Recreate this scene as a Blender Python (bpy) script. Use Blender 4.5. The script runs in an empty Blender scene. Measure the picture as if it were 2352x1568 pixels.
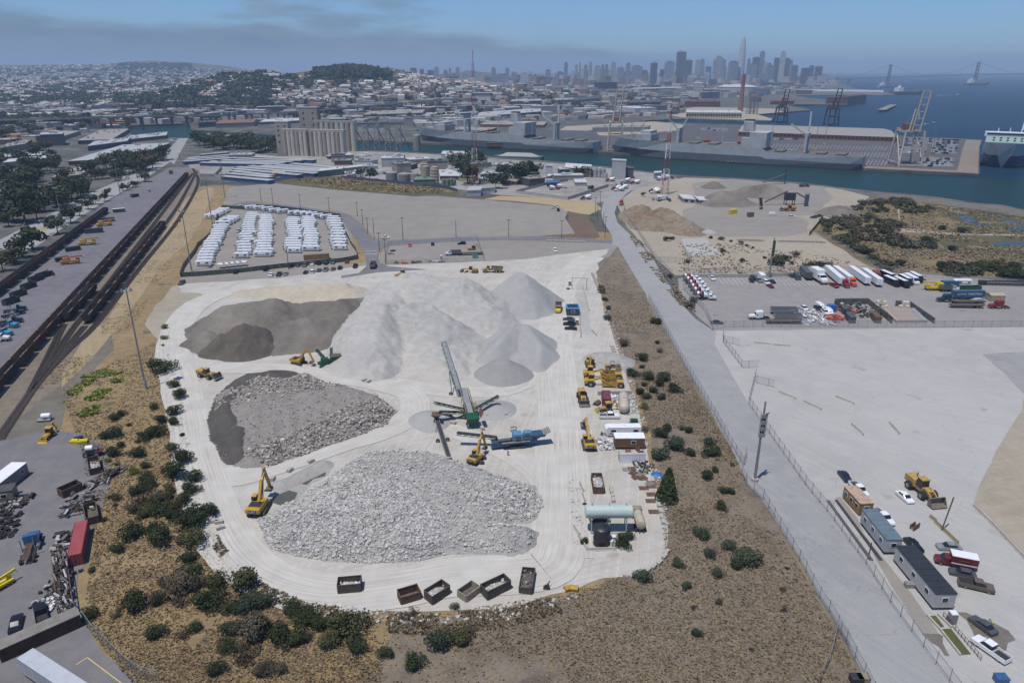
SKY_TINT=(.5,.72,1.06,1)
FOG_LO,FOG_HI=(1.2,1.8,2.45,1),(2.15,2.8,3.4,1)
HAZE_D,HAZE_C=1.05e-4,(.60,.78,.98,1)
import bpy,math,random
import numpy as np
from mathutils import Vector,Matrix
from mathutils.geometry import tessellate_polygon
random.seed(7)
RNG=np.random.default_rng(11)
SC=bpy.context.scene
COL=SC.collection
PI=math.pi
FPX,HORIZON,CAM_H=1640.0,160.0,91.0
PITCH=math.atan((784-HORIZON)/FPX)
CP,SP=math.cos(PITCH),math.sin(PITCH)
cam_data=bpy.data.cameras.new('camera')
cam=bpy.data.objects.new('camera',cam_data)
COL.objects.link(cam)
cam.location=(0,0,CAM_H)
cam.rotation_euler=(PI/2-PITCH,0,0)
cam_data.sensor_width=36
cam_data.lens=FPX/2352*36
cam_data.clip_start=1
cam_data.clip_end=80000
SC.camera=cam
def P(u,v,z=0.0):
 """survey reading (u, v on the 2352 wide picture) to a point at height z"""
 dx,dy,dz=(u-1176),FPX*CP+(784-v)*SP,-FPX*SP+(784-v)*CP
 t=(z-CAM_H)/dz
 return Vector((dx*t,dy*t,z))
def Q(x,y,z=0.0):
 zz=z-CAM_H
 d=y*CP-zz*SP
 return 1176+FPX*x/d,784-FPX*(y*SP+zz*CP)/d
OX,OY=(0,784.4,1568.7),(0,344.5,689.0,1091.0)
def px(t,x,y):
 return OX[int(t[0])]+x/3.0,OY[int(t[1])]+y/3.0
def T(t,x,y,z=0.0):
 return P(*px(t,x,y),z)
def hgt(u,v,vt,z0=0.0):
 b=P(u,v,z0)
 lo,hi=z0,z0+400
 for _ in range(40):
  m=(lo+hi)/2
  if Q(b.x,b.y,m)[1]>vt:
   lo=m
  else :
   hi=m
 return lo-z0
def _hash(ix,iy,seed):
 h=(ix*374761393+iy*668265263+seed*1442695041)&0xFFFFFFFF
 h=((h^(h>>13))*1274126177)&0xFFFFFFFF
 return ((h^(h>>16))&0xFFFF)/65535.0
def vnoise(x,y,seed=0):
 x=np.asarray(x,float);y=np.asarray(y,float)
 ix,iy=np.floor(x).astype(np.int64),np.floor(y).astype(np.int64)
 fx,fy=x-ix,y-iy
 fx,fy=fx*fx*(3-2*fx),fy*fy*(3-2*fy)
 a,b=_hash(ix,iy,seed),_hash(ix+1,iy,seed)
 c,d=_hash(ix,iy+1,seed),_hash(ix+1,iy+1,seed)
 return (a+(b-a)*fx)*(1-fy)+(c+(d-c)*fx)*fy
def fbm(x,y,octv=4,seed=0):
 s,a,t=0,.5,0
 for o in range(octv):
  s=s+a*vnoise(x*2**o,y*2**o,seed+o);t+=a;a*=.5
 return s/t*2-1
def lin(c):
 return tuple(((x/255)/12.92 if x/255<=.04045 else ((x/255+.055)/1.055)**2.4) for x in c)
def S(r,g,b,k=.78):
 """surface colour from a sunlit reading"""
 return tuple(x*k*w for x,w in zip(lin((r,g,b)),(.98,.955,.9)))
class NT:
 def __init__(s,name):
  s.m=bpy.data.materials.new(name);s.m.use_nodes=True
  s.t=s.m.node_tree;s.n=s.t.nodes;s.b=s.n['Principled BSDF']
 def new(s,ty,**kw):
  n=s.n.new(ty)
  for k,v in kw.items():
   if k.startswith('i_'):
    n.inputs[k[2:].replace('_',' ')].default_value=v
   else :
    setattr(n,k,v)
  return n
 def link(s,a,b):
  s.t.links.new(a,b)
 def noise(s,vec,scale,detail=3,rough=.55):
  n=s.new('ShaderNodeTexNoise');n.inputs['Scale'].default_value=scale
  n.inputs['Detail'].default_value=detail;n.inputs['Roughness'].default_value=rough
  if vec is not None:
   s.link(vec,n.inputs['Vector'])
  return n.outputs['Fac']
 def ramp(s,fac,stops,interp='LINEAR'):
  r=s.new('ShaderNodeValToRGB');r.color_ramp.interpolation=interp
  e=r.color_ramp.elements
  while len(e)<len(stops):
   e.new(.5)
  for k,(p,c) in enumerate(stops):
   e[k].position=p;e[k].color=(*c,1) if len(c)==3 else c
  s.link(fac,r.inputs['Fac'])
  return r.outputs['Color']
 def mix(s,fac,a,b,mode='MIX'):
  n=s.new('ShaderNodeMixRGB',blend_type=mode)
  for k,val in (('Fac',fac),('Color1',a),('Color2',b)):
   if isinstance(val,(int,float)):
    n.inputs[k].default_value=val
   elif isinstance(val,tuple):
    n.inputs[k].default_value=(*val,1) if len(val)==3 else val
   else :
    s.link(val,n.inputs[k])
  return n.outputs['Color']
 def bump(s,h,strength,dist=.1):
  b=s.new('ShaderNodeBump');b.inputs['Strength'].default_value=strength;b.inputs['Distance'].default_value=dist
  s.link(h,b.inputs['Height']);s.link(b.outputs['Normal'],s.b.inputs['Normal'])
 def mapping(s,vec,scale=(1,1,1),rot=(0,0,0)):
  m=s.new('ShaderNodeMapping');m.inputs['Scale'].default_value=scale;m.inputs['Rotation'].default_value=rot
  s.link(vec,m.inputs['Vector']); return m.outputs['Vector']
MATS={}
def M(name,c,rough=.55,var=.25,scale=1.5,metal=0.0,spec=.5):
 """painted / plain material: colour with procedural wear"""
 if name in MATS:
  return MATS[name]
 k=NT(name);tc=k.new('ShaderNodeTexCoord').outputs['Object']
 f=k.noise(tc,scale,5,.65)
 lo=tuple(x*(1-var) for x in c);hi=tuple(min(1,x*(1+var*.6)) for x in c)
 k.link(k.ramp(f,[(.3,lo),(.5,c),(.75,hi)]),k.b.inputs['Base Color'])
 k.b.inputs['Roughness'].default_value=rough;k.b.inputs['Metallic'].default_value=metal
 k.b.inputs['Specular IOR Level'].default_value=spec
 MATS[name]=k.m
 return k.m
def GM(name,c1,c2,c3,s1=.03,s2=.35,s3=3.0,w2=.5,w3=.35,bump=.4,streak=(),rough=.95,spots=None,cracks=None):
 """ground material: broad, middle and fine noise, optional stretched streaks (angle, strength, colour)"""
 k=NT(name);tc=k.new('ShaderNodeTexCoord').outputs['Object']
 a=k.noise(tc,s1,4,.6);b=k.noise(tc,s2,4,.6);f=k.noise(tc,s3,4,.7)
 col=k.mix(k.ramp(a,[(.35,(0,0,0)),(.65,(1,1,1))]),c1,c2)
 col=k.mix(k.mix(1.0,k.ramp(b,[(.42,(0,0,0)),(.68,(1,1,1))]),(w2,w2,w2),'MULTIPLY'),col,c3)
 for ang,st,sc in streak:
  v=k.mapping(k.mapping(tc,(1,1,1),(0,0,-ang)),(.035,1.1,1))
  g=k.noise(v,1.0,4,.65)
  col=k.mix(k.mix(1.0,k.ramp(g,[(.48,(0,0,0)),(.7,(1,1,1))]),(st,st,st),'MULTIPLY'),col,sc)
 if spots:
  sp=k.noise(tc,spots[0],2,.5)
  col=k.mix(k.ramp(sp,[(spots[1],(0,0,0)),(spots[1]+.06,(1,1,1))]),col,spots[2])
 if cracks:
  vo=k.new('ShaderNodeTexVoronoi',feature='DISTANCE_TO_EDGE');vo.inputs['Scale'].default_value=cracks[0]
  wv=k.new('ShaderNodeVectorMath',operation='ADD');nz=k.new('ShaderNodeTexNoise');nz.inputs['Scale'].default_value=.3;k.link(tc,nz.inputs['Vector']);sc_=k.new('ShaderNodeVectorMath',operation='SCALE');k.link(nz.outputs['Color'],sc_.inputs[0]);sc_.inputs['Scale'].default_value=5;k.link(tc,wv.inputs[0]);k.link(sc_.outputs[0],wv.inputs[1]);k.link(wv.outputs[0],vo.inputs['Vector'])
  col=k.mix(k.ramp(vo.outputs['Distance'],[(0,(.55,.55,.55)),(cracks[1],(0,0,0))]),col,tuple(q*.62 for q in c1))
 col=k.mix(w3,col,k.ramp(f,[(.25,(.35,.35,.35)),(.5,(.95,.95,.95)),(.75,(1.3,1.3,1.3))]),'MULTIPLY')
 k.link(col,k.b.inputs['Base Color']);k.b.inputs['Roughness'].default_value=rough
 k.b.inputs['Specular IOR Level'].default_value=.2
 k.bump(f,bump,.25)
 return k.m
def island_mat(name,stops,rough=.9,noise=.2,scale=1.0):
 """every loose piece of the mesh takes its own tone"""
 k=NT(name);g=k.new('ShaderNodeNewGeometry').outputs['Random Per Island']
 tc=k.new('ShaderNodeTexCoord').outputs['Object']
 col=k.ramp(g,stops)
 col=k.mix(noise,col,k.ramp(k.noise(tc,scale,3),[(.2,(.3,.3,.3)),(.8,(1.4,1.4,1.4))]),'MULTIPLY')
 k.link(col,k.b.inputs['Base Color']);k.b.inputs['Roughness'].default_value=rough
 k.b.inputs['Specular IOR Level'].default_value=.2
 return k.m
class MB:
 def __init__(s):
  s.v,s.f,s.m=[],[],[]
 def add(s,vs,fs,m=0):
  o=len(s.v);s.v+=[tuple(v) for v in vs]
  s.f+=[tuple(i+o for i in f) for f in fs];s.m+=[m]*len(fs)
  return s
 def box(s,c,d,m=0,rz=0.0,ry=0.0,top=(1,1),sh=0.0):
  """box by centre and size; top scales the upper face, sh shifts it along x"""
  hx,hy,hz=d[0]/2,d[1]/2,d[2]/2
  vs=[Vector((sx*hx,sy*hy,-hz)) for sx,sy in ((-1,-1),(1,-1),(1,1),(-1,1))]
  vs+=[Vector((sx*hx*top[0]+sh,sy*hy*top[1],hz)) for sx,sy in ((-1,-1),(1,-1),(1,1),(-1,1))]
  R=Matrix.Rotation(rz,3,'Z')@Matrix.Rotation(ry,3,'Y')
  return s.add([R@v+Vector(c) for v in vs],[(3,2,1,0),(4,5,6,7),(0,1,5,4),(1,2,6,5),(2,3,7,6),(3,0,4,7)],m)
 def bar(s,a,b,w,h=None,m=0):
  a,b=Vector(a),Vector(b);d=(b-a)
  if d.length<1e-6:
   return s
  d.normalize();h=h or w
  sd=d.cross(Vector((0,0,1)))
  sd=Vector((1,0,0)) if sd.length<1e-3 else sd.normalized()
  up=sd.cross(d)
  vs=[p+sd*(i*w/2)+up*(j*h/2) for p in (a,b) for i,j in ((-1,-1),(1,-1),(1,1),(-1,1))]
  return s.add(vs,[(3,2,1,0),(4,5,6,7),(0,1,5,4),(1,2,6,5),(2,3,7,6),(3,0,4,7)],m)
 def cyl(s,a,b,r0,r1=None,n=12,m=0,caps=True):
  a,b=Vector(a),Vector(b);r1=r0 if r1 is None else r1
  d=(b-a).normalized()
  sd=d.orthogonal().normalized();up=d.cross(sd)
  vs=[p+(sd*math.cos(t)+up*math.sin(t))*r for p,r in ((a,r0),(b,r1)) for t in [2*PI*i/n for i in range(n)]]
  fs=[(i,(i+1)%n,n+(i+1)%n,n+i) for i in range(n)]
  if caps:
   fs+=[tuple(range(n-1,-1,-1)),tuple(range(n,2*n))]
  return s.add(vs,fs,m)
 def lathe(s,c,prof,n=16,m=0,axis='Z'):
  """prof: (radius, distance along axis)"""
  vs=[]
  for r,h in prof:
   for i in range(n):
    t=2*PI*i/n;p,q=r*math.cos(t),r*math.sin(t)
    vs.append(Vector(c)+Vector((p,q,h) if axis=='Z' else (h,p,q) if axis=='X' else (q,h,p)))
  fs=[(k*n+i,k*n+(i+1)%n,(k+1)*n+(i+1)%n,(k+1)*n+i) for k in range(len(prof)-1) for i in range(n)]
  fs+=[tuple(range(n-1,-1,-1)),tuple(range((len(prof)-1)*n,len(prof)*n))]
  return s.add(vs,fs,m)
 def extr(s,prof,y0,y1,m=0,ch=0.0,k=.9):
  """side outline (x, z) carried from y0 to y1, with chamfered flanks"""
  n=len(prof);cx=sum(p[0] for p in prof)/n;cz=sum(p[1] for p in prof)/n
  rings=[(y0,k),(y0+ch,1),(y1-ch,1),(y1,k)] if ch else [(y0,1),(y1,1)]
  vs=[(cx+(x-cx)*q,y,cz+(z-cz)*q) for y,q in rings for x,z in prof]
  fs=[(r*n+i,r*n+(i+1)%n,(r+1)*n+(i+1)%n,(r+1)*n+i) for r in range(len(rings)-1) for i in range(n)]
  fs+=[tuple(range(n-1,-1,-1)),tuple(range((len(rings)-1)*n,len(rings)*n))]
  return s.add(vs,fs,m)
 def loft(s,rings,m=0,caps=True):
  n=len(rings[0]);vs=[p for r in rings for p in r]
  fs=[(r*n+i,r*n+(i+1)%n,(r+1)*n+(i+1)%n,(r+1)*n+i) for r in range(len(rings)-1) for i in range(n)]
  if caps:
   fs+=[tuple(range(n-1,-1,-1)),tuple(range((len(rings)-1)*n,len(rings)*n))]
  return s.add(vs,fs,m)
 def lattice(s,a,b,w0,w1,n,t=.15,m=0,alt=None):
  """square lattice mast from a to b"""
  a,b=Vector(a),Vector(b);d=(b-a).normalized()
  sd=d.cross(Vector((0,1,0)) if abs(d.z)>.7 else Vector((0,0,1))).normalized();up=sd.cross(d)
  lv=[]
  for i in range(n+1):
   f=i/n;w=(w0+(w1-w0)*f)/2
   lv.append([a+(b-a)*f+sd*(p*w)+up*(q*w) for p,q in ((-1,-1),(1,-1),(1,1),(-1,1))])
  for i in range(n):
   mm=m if alt is None else (m if (i*alt//n)%2==0 else m+1)
   for c in range(4):
    s.bar(lv[i][c],lv[i+1][c],t,t,mm)
    s.bar(lv[i][c],lv[i+1][(c+1)%4],t*.7,t*.7,mm)
    s.bar(lv[i+1][c],lv[i+1][(c+1)%4],t*.7,t*.7,mm)
  return s
 def build(s,name,mats,parent=None,smooth=False):
  me=bpy.data.meshes.new(name);me.from_pydata(s.v,[],s.f)
  mats=mats if isinstance(mats,(list,tuple)) else [mats]
  for m in mats:
   me.materials.append(m)
  if len(mats)>1:
   me.polygons.foreach_set('material_index',s.m)
  if smooth:
   me.polygons.foreach_set('use_smooth',[True]*len(me.polygons))
   me.set_sharp_from_angle(angle=math.radians(35))
  me.validate()
  return link(name,me,parent)
def link(name,me,parent=None):
 o=bpy.data.objects.new(name,me);COL.objects.link(o)
 if parent is not None:
  o.parent=parent
 return o
def nmesh(name,V,F,mats,parent=None,midx=None,smooth=False):
 """mesh from arrays; all faces have the same number of corners"""
 me=bpy.data.meshes.new(name);V=np.asarray(V,np.float32);F=np.asarray(F,np.int32)
 k=F.shape[1]
 me.vertices.add(len(V));me.vertices.foreach_set('co',V.ravel())
 me.loops.add(F.size);me.loops.foreach_set('vertex_index',F.ravel())
 me.polygons.add(len(F));me.polygons.foreach_set('loop_start',np.arange(0,F.size,k,dtype=np.int32))
 for m in (mats if isinstance(mats,(list,tuple)) else [mats]):
  me.materials.append(m)
 if midx is not None:
  me.polygons.foreach_set('material_index',np.asarray(midx,np.int32))
 me.polygons.foreach_set('use_smooth',np.full(len(F),smooth))
 me.update(calc_edges=True)
 return link(name,me,parent)
def stamp(V0,F0,pos,scale,rz,jitter=0.0,tilt=0.0,rng=RNG):
 """many copies of a small template joined into arrays"""
 V0,F0=np.asarray(V0,float),np.asarray(F0);n=len(pos)
 pos,rz=np.asarray(pos,float),np.asarray(rz,float)
 sc=np.asarray(scale,float)
 sc=np.repeat(sc[:,None],3,1) if sc.ndim==1 else sc
 V=V0[None]*sc[:,None,:]
 if jitter:
  V=V+rng.normal(0,jitter,V.shape)*sc[:,None,:]
 if tilt:
  a=rng.normal(0,tilt,n);ca,sa=np.cos(a)[:,None],np.sin(a)[:,None]
  y,z=V[...,1]*ca-V[...,2]*sa,V[...,1]*sa+V[...,2]*ca
  V[...,1],V[...,2]=y,z
 c,s_=np.cos(rz)[:,None],np.sin(rz)[:,None]
 x,y=V[...,0]*c-V[...,1]*s_,V[...,0]*s_+V[...,1]*c
 V=np.stack([x,y,V[...,2]],-1)+pos[:,None,:]
 F=F0[None]+(np.arange(n)*len(V0))[:,None,None]
 return V.reshape(-1,3),F.reshape(-1,F0.shape[1])
CUBE_V=np.array([(-.5,-.5,0),(.5,-.5,0),(.5,.5,0),(-.5,.5,0),(-.5,-.5,1),(.5,-.5,1),(.5,.5,1),(-.5,.5,1)])
CUBE_F=np.array([(3,2,1,0),(4,5,6,7),(0,1,5,4),(1,2,6,5),(2,3,7,6),(3,0,4,7)])
def tag(o,label=None,cat=None,group=None,kind=None):
 if label:o['label']=label
 if cat:o['category']=cat
 if group:o['group']=group
 if kind:o['kind']=kind
 return o
def thing(name,label,cat,loc=(0,0,0),rz=0.0,group=None):
 o=bpy.data.objects.new(name,None);COL.objects.link(o)
 o.empty_display_size=.5
 o.location=loc;o.rotation_euler=(0,0,rz)
 return tag(o,label,cat,group)
KIDS={}
def kids(o):
 if o.name not in KIDS:
  KIDS[o.name]=list(o.children)
 return KIDS[o.name]
def dup(src,loc,rz,label,group=None,swap=None,scale=None):
 """a copy of a thing with its parts and sub-parts; swap exchanges materials on the copy"""
 def one(o,parent):
  c=o.copy();COL.objects.link(c)
  if parent is not None:
   c.parent=parent
  if swap and o.data is not None:
   for i,sl in enumerate(c.material_slots):
    if sl.material and sl.material.name in swap:
     w=swap[sl.material.name];sl.link='OBJECT';sl.material=w
  for k in kids(o):
   one(k,c)
  return c
 r=one(src,None)
 r.location=loc;r.rotation_euler=(0,0,rz)
 if scale:r.scale=(scale,scale,scale) if isinstance(scale,(int,float)) else scale
 r['label']=label
 if group:r['group']=group
 elif 'group' in r.keys(): del r['group']
 return r
PROTO={}
def place(kind,a,b,label,group=None,swap=None,scale=None):
 """put a copy of the kind's model between ground points a (rear) and b (front); the first use moves the model itself"""
 a,b=Vector(a),Vector(b);loc=(a+b)/2;d=b-a
 loc.z=a.z
 return put(kind,loc,math.atan2(d.y,d.x),label,group,swap,scale)
def put(kind,loc,rz,label,group=None,swap=None,scale=None):
 if kind not in PROTO:
  PROTO[kind]=BUILD[kind]()
  hide=PROTO[kind];hide['unused']=1
 return dup(PROTO[kind],loc,rz,label,group,swap,scale)
def purge_prototypes():
 """the models the copies were made from stand nowhere in the place"""
 for r in PROTO.values():
  stack=[r];found=[]
  while stack:
   o=stack.pop();found.append(o);stack+=list(o.children)
  for o in found:
   bpy.data.objects.remove(o)
BUILD={}
ORD='first second third fourth fifth sixth seventh eighth ninth tenth eleventh twelfth thirteenth fourteenth fifteenth sixteenth seventeenth eighteenth nineteenth'.split()
TENS=['','','twenty','thirty','forty','fifty','sixty','seventy','eighty','ninety']
def nth(i):
 """1 -> first, 22 -> twenty-second"""
 if i<20:
  return ORD[i-1]
 if i>=100:
  return 'hundred and '+nth(i-100) if i>100 else 'hundredth'
 t,r=divmod(i,10)
 return (TENS[t][:-1]+'ieth') if r==0 else TENS[t]+'-'+ORD[r-1]
ZN=[0]
def zone(name,pts,mat,z,label,jit=0.0,seg=3.0,kind='structure',skirt=None):
 """a flat sheet of ground with an uneven outline; pts are readings (u, v) or Vectors"""
 ZN[0]+=1;z+=.0006*(ZN[0]%20)
 W=[Vector((p.x,p.y)) if isinstance(p,Vector) else P(*p).to_2d() for p in pts]
 out=[]
 for i,a in enumerate(W):
  b=W[(i+1)%len(W)];L=(b-a).length
  n=max(1,min(60,int(L/seg))) if jit else 1
  for j in range(n):
   p=a+(b-a)*(j/n)
   if jit:
    nx=fbm(p.x/(seg*2.5),p.y/(seg*2.5),3,5);ny=fbm(p.x/(seg*2.5),p.y/(seg*2.5),3,25)
    p=p+Vector((float(nx),float(ny)))*jit
   out.append(p)
 V=[Vector((p.x,p.y,z)) for p in out]
 tris=tessellate_polygon([V])
 mb=MB()
 up=[]
 for t in tris:
  a,b,c=(V[i] for i in t)
  up.append(t if (b-a).cross(c-a).z>0 else (t[0],t[2],t[1]))
 mb.add(V,up)
 if skirt is not None:
  n=len(V)
  mb.add(list(V)+[Vector((p.x,p.y,skirt)) for p in out],[(i,(i+1)%n,n+(i+1)%n,n+i) for i in range(n)],0)
 return tag(mb.build(name,mat),label,name.replace('_',' '),None,kind)
def strip(name,pts,width,mat,z,label,taper=None,kind='structure'):
 """a ribbon along a line of ground points with UVs running along it"""
 W=[Vector((p.x,p.y)) if isinstance(p,Vector) else P(*p).to_2d() for p in pts]
 W=smooth_line(W)
 vs,fs,uv=[],[],[]
 L=0
 for i,p in enumerate(W):
  d=(W[min(i+1,len(W)-1)]-W[max(i-1,0)]).normalized();n=Vector((-d.y,d.x))
  if i:L+=(p-W[i-1]).length
  w=width*(1 if not taper else taper[0]+(taper[1]-taper[0])*i/(len(W)-1))
  w*=1+.12*float(fbm(L/9,3.3,2,3))
  vs+=[(*(p-n*w/2),z),(*(p+n*w/2),z)];uv+=[(L,-w/2),(L,w/2)]
  if i:fs.append((2*i-2,2*i-1,2*i+1,2*i))
 fs=[f[::-1] for f in fs]
 o=MB().add(vs,fs).build(name,mat)
 ul=o.data.uv_layers.new(name='along')
 for lp in o.data.loops:
  ul.data[lp.index].uv=uv[lp.vertex_index]
 return tag(o,label,name.replace('_',' '),None,kind)
def smooth_line(W,n=6):
 """Catmull-Rom through the points"""
 if len(W)<3:
  return W
 out=[]
 for i in range(len(W)-1):
  p0,p1,p2,p3=W[max(i-1,0)],W[i],W[i+1],W[min(i+2,len(W)-1)]
  for j in range(n):
   t=j/n
   out.append(.5*((2*p1)+(p2-p0)*t+(2*p0-5*p1+4*p2-p3)*t*t+(3*p1-p0-3*p2+p3)*t**3))
 return out+[W[-1]]
def inside(x,y,poly):
 """points (arrays) inside a polygon of Vectors"""
 x,y=np.asarray(x),np.asarray(y);r=np.zeros(x.shape,bool)
 for i,a in enumerate(poly):
  b=poly[(i+1)%len(poly)]
  c=((a.y>y)!=(b.y>y))&(x<(b.x-a.x)*(y-a.y)/((b.y-a.y) or 1e-9)+a.x)
  r^=c
 return r
def scatter_in(pts,n,rng=RNG,uniform_view=False):
 """n random ground points inside a polygon of readings; uniform in the world or evenly over the survey picture"""
 if uniform_view:
  poly=[Vector(p) for p in pts]
 else :
  poly=[P(*p).to_2d() for p in pts]
 xs,ys=[p.x for p in poly],[p.y for p in poly]
 out=np.zeros((0,2))
 while len(out)<n:
  c=np.column_stack([rng.uniform(min(xs),max(xs),n*2),rng.uniform(min(ys),max(ys),n*2)])
  out=np.vstack([out,c[inside(c[:,0],c[:,1],poly)]])
 out=out[:n]
 if uniform_view:
  out=np.array([P(u,v).to_2d() for u,v in out])
 return out
def text(body,size,parent,loc,rot,mat,name='lettering',extrude=.01):
 cu=bpy.data.curves.new(name,'FONT');cu.body=body;cu.size=size;cu.extrude=extrude
 cu.align_x='CENTER';cu.align_y='CENTER';cu.materials.append(mat);cu.resolution_u=2
 q=bpy.data.objects.new(name,cu);COL.objects.link(q)
 me=bpy.data.meshes.new_from_object(q.evaluated_get(bpy.context.evaluated_depsgraph_get()));bpy.data.objects.remove(q)
 o=link(name,me,parent);o.location=loc;o.rotation_euler=rot
 return o
HILLS=[(-490,2400,160,260,76),(-690,2300,150,260,40),(-850,2180,110,200,40),(-240,2450,170,260,26),(40,2600,230,260,24),(-3021,6300,290,400,78),(-3720,6300,330,500,52),(-4250,6000,300,600,50),(-2640,6900,260,500,40),(-2300,7300,500,600,40),(-1900,8200,500,500,45),(-300,5600,320,300,75),(900,5700,350,300,60),(-1300,6500,600,500,40)]
def ZT(x,y):
 x=np.asarray(x,float);y=np.asarray(y,float)
 z=np.zeros(np.broadcast(x,y).shape)
 u=x/np.maximum(y,1)
 r=np.clip((y-2500)/3500,0,1);r=r*r*(3-2*r)
 l=np.clip((-.30-u)/.12,0,1);l=l*l*(3-2*l)
 z=z+60*r*l
 for cx,cy,sx,sy,h in HILLS:
  z=z+h*np.exp(-((x-cx)/sx)**2/2-((y-cy)/sy)**2/2)
 z=z+np.clip(z,0,30)*.35*fbm(x/260,y/260,3,8)
 return np.maximum(z-2.0,0)
def on_hill(u,v,y0=1250,y1=9500):
 """where a reading meets the terrain"""
 d=P(u,v,0) if v>HORIZON+1 else None
 dx,dy,dz=(u-1176),FPX*CP+(784-v)*SP,-FPX*SP+(784-v)*CP
 ys=np.arange(y0,y1,12.0)
 t=ys/dy
 xs,zs=dx*t,CAM_H+dz*t
 hit=np.nonzero(zs<=ZT(xs,ys))[0]
 if len(hit)==0:
  return None
 i=hit[0]
 return Vector((xs[i],ys[i],float(ZT(xs[i],ys[i]))))
URBAN=GM('city_ground',S(104,102,100),S(78,84,78),S(140,136,130),.006,.035,.3,.7,.45,.1)
GRASS=GM('dry_grass_ground',S(166,145,108,.88),S(150,131,98,.88),S(130,113,86,.88),.035,.28,2.2,.7,.55,1.0,spots=(.13,.64,S(126,116,96,.7)))
GRASS2=GM('embankment_ground',S(142,131,115,.88),S(128,117,104,.88),S(110,101,90,.88),.05,.22,2.0,.75,.5,1.0,spots=(.09,.62,S(122,112,104,.7)))
YARD=GM('crushed_concrete_yard',S(198,194,187),S(208,205,199),S(174,168,158),.025,.14,2.5,.6,.2,.3,streak=((1.35,.6,S(219,215,208)),(.35,.5,S(182,175,163)),(-.6,.4,S(190,184,173))),spots=(.12,.68,S(176,170,160)))
ASPH=GM('old_asphalt',S(132,130,133),S(120,119,122),S(148,145,143),.03,.25,4,.5,.25,.2,cracks=(.1,.008),spots=(.11,.70,S(86,84,84)))
PAD=GM('pad_asphalt',S(128,126,134),S(116,115,124),S(150,144,144),.03,.25,4,.5,.25,.2,streak=((-.75,.3,S(142,138,140)),))
ROADM=GM('dusty_road',S(168,169,170),S(157,158,160),S(180,179,177),.02,.2,4,.5,.2,.15,cracks=(.06,.006),streak=((2.16,.45,S(152,153,155)),(2.0,.3,S(182,180,176))),spots=(.15,.7,S(146,146,147)))
ROAD2=GM('dark_road',S(118,118,124),S(132,131,136),S(146,144,146),.03,.3,4,.5,.2,.15)
CONC=GM('concrete_yard',S(188,188,186),S(177,177,175),S(197,195,190),.02,.12,3,.6,.16,.12,cracks=(.045,.004),streak=((2.1,.5,S(200,199,195)),(2.6,.4,S(174,173,170)),(.4,.3,S(180,178,173))),spots=(.09,.67,S(168,166,161)))
DIRT=GM('bare_dirt',S(178,168,152),S(166,156,140),S(190,182,168),.03,.25,3,.5,.25,.3,streak=((.2,.3,S(196,188,174)),))
LOT=GM('compacted_lot',S(156,151,144),S(147,142,135),S(167,163,156),.012,.1,2,.5,.14,.15,streak=((.12,.4,S(165,160,153)),))
BALLAST=GM('track_ballast',S(150,138,122),S(133,124,113),S(112,104,96),.04,.4,4,.6,.35,.5)
TRACKM=GM('mown_track',S(180,162,130),S(168,150,120),S(154,138,112),.03,.3,3,.6,.25,.4,streak=((-1.05,.45,S(196,174,134)),))
DARKSOIL=GM('dark_soil',S(124,108,92),S(112,98,84),S(134,118,102),.05,.4,3,.5,.25,.4,streak=((1.2,.5,S(104,90,76)),))
STRAW=GM('straw_strip',S(186,168,132),S(176,158,122),S(196,180,146),.05,.4,3,.5,.25,.4)
TRUCKLOT=GM('truck_lot_asphalt',S(160,157,155),S(150,147,146),S(170,167,164),.02,.2,3,.5,.2,.15,cracks=(.07,.006),spots=(.14,.72,S(120,117,115)))
PALEIND=GM('industrial_yard',S(168,165,160),S(140,138,136),S(188,186,181),.02,.1,1.5,.6,.25,.2)
PIERM=GM('pier_asphalt',S(104,102,104),S(95,94,97),S(116,113,113),.01,.1,1,.5,.2,.1)
PIERC=GM('pier_concrete',S(150,138,126),S(138,128,118),S(164,154,142),.02,.2,1,.5,.2,.1)
MARSH=GM('marsh_ground',S(122,116,84,.7),S(100,98,72,.7),S(84,84,58,.7),.02,.12,1.2,.7,.4,.6,spots=(.05,.6,S(150,138,104,.7)))
MUD=GM('shore_mud',S(128,122,112),S(108,104,96),S(146,138,126),.02,.2,2,.6,.3,.4)
def water_mat(name,c,rough=.4):
 k=NT(name);tc=k.new('ShaderNodeTexCoord').outputs['Object']
 a=k.noise(k.mapping(tc,(.35,.6,1)),1.0,4,.6);b=k.noise(tc,.006,3,.5)
 k.link(k.ramp(b,[(.3,tuple(x*.85 for x in c)),(.7,tuple(x*1.15 for x in c))]),k.b.inputs['Base Color'])
 k.b.inputs['Roughness'].default_value=rough;k.b.inputs['IOR'].default_value=1.333;k.b.inputs['Specular IOR Level'].default_value=.1
 k.bump(a,.35,.5)
 return k.m
WATER=water_mat('bay_water',(.007,.03,.055))
CHAN=water_mat('channel_water',(.012,.038,.036))
POND=water_mat('pond_water',(.05,.085,.12))
SLUDGE=M('wet_sludge',S(96,98,86),.3,.15,.3)
R_=23000
zone('bay_water',[Vector((-R_,-200)),Vector((R_,-200)),Vector((R_,R_)),Vector((-R_,R_))],WATER,-2.6,'deep blue open bay water reaching to the hazy horizon')
PX= lambda t,*pts:[px(t,*p) for p in pts]
near_shore=[(2420,488),(2352,481),(2302,470),(2236,465),(2152,453),(2069,444),(2002,439),(1919,430),(1868,422),(1769,414),(1669,408),(1560,402),(1500,396),(1440,388),(1368,380),(1240,368),(1100,358),(960,350),(880,346),(806,343),(700,332),(640,329),(560,322),(480,321),(440,316),(310,314),(290,303)]
north_shore=[(293,290),(360,286),(433,285),(440,298),(583,306),(640,311),(700,313),(806,321),(900,325),(971,328),(1100,333),(1366,347),(1420,351),(1700,369),(1974,386),(2247,400)]
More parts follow.
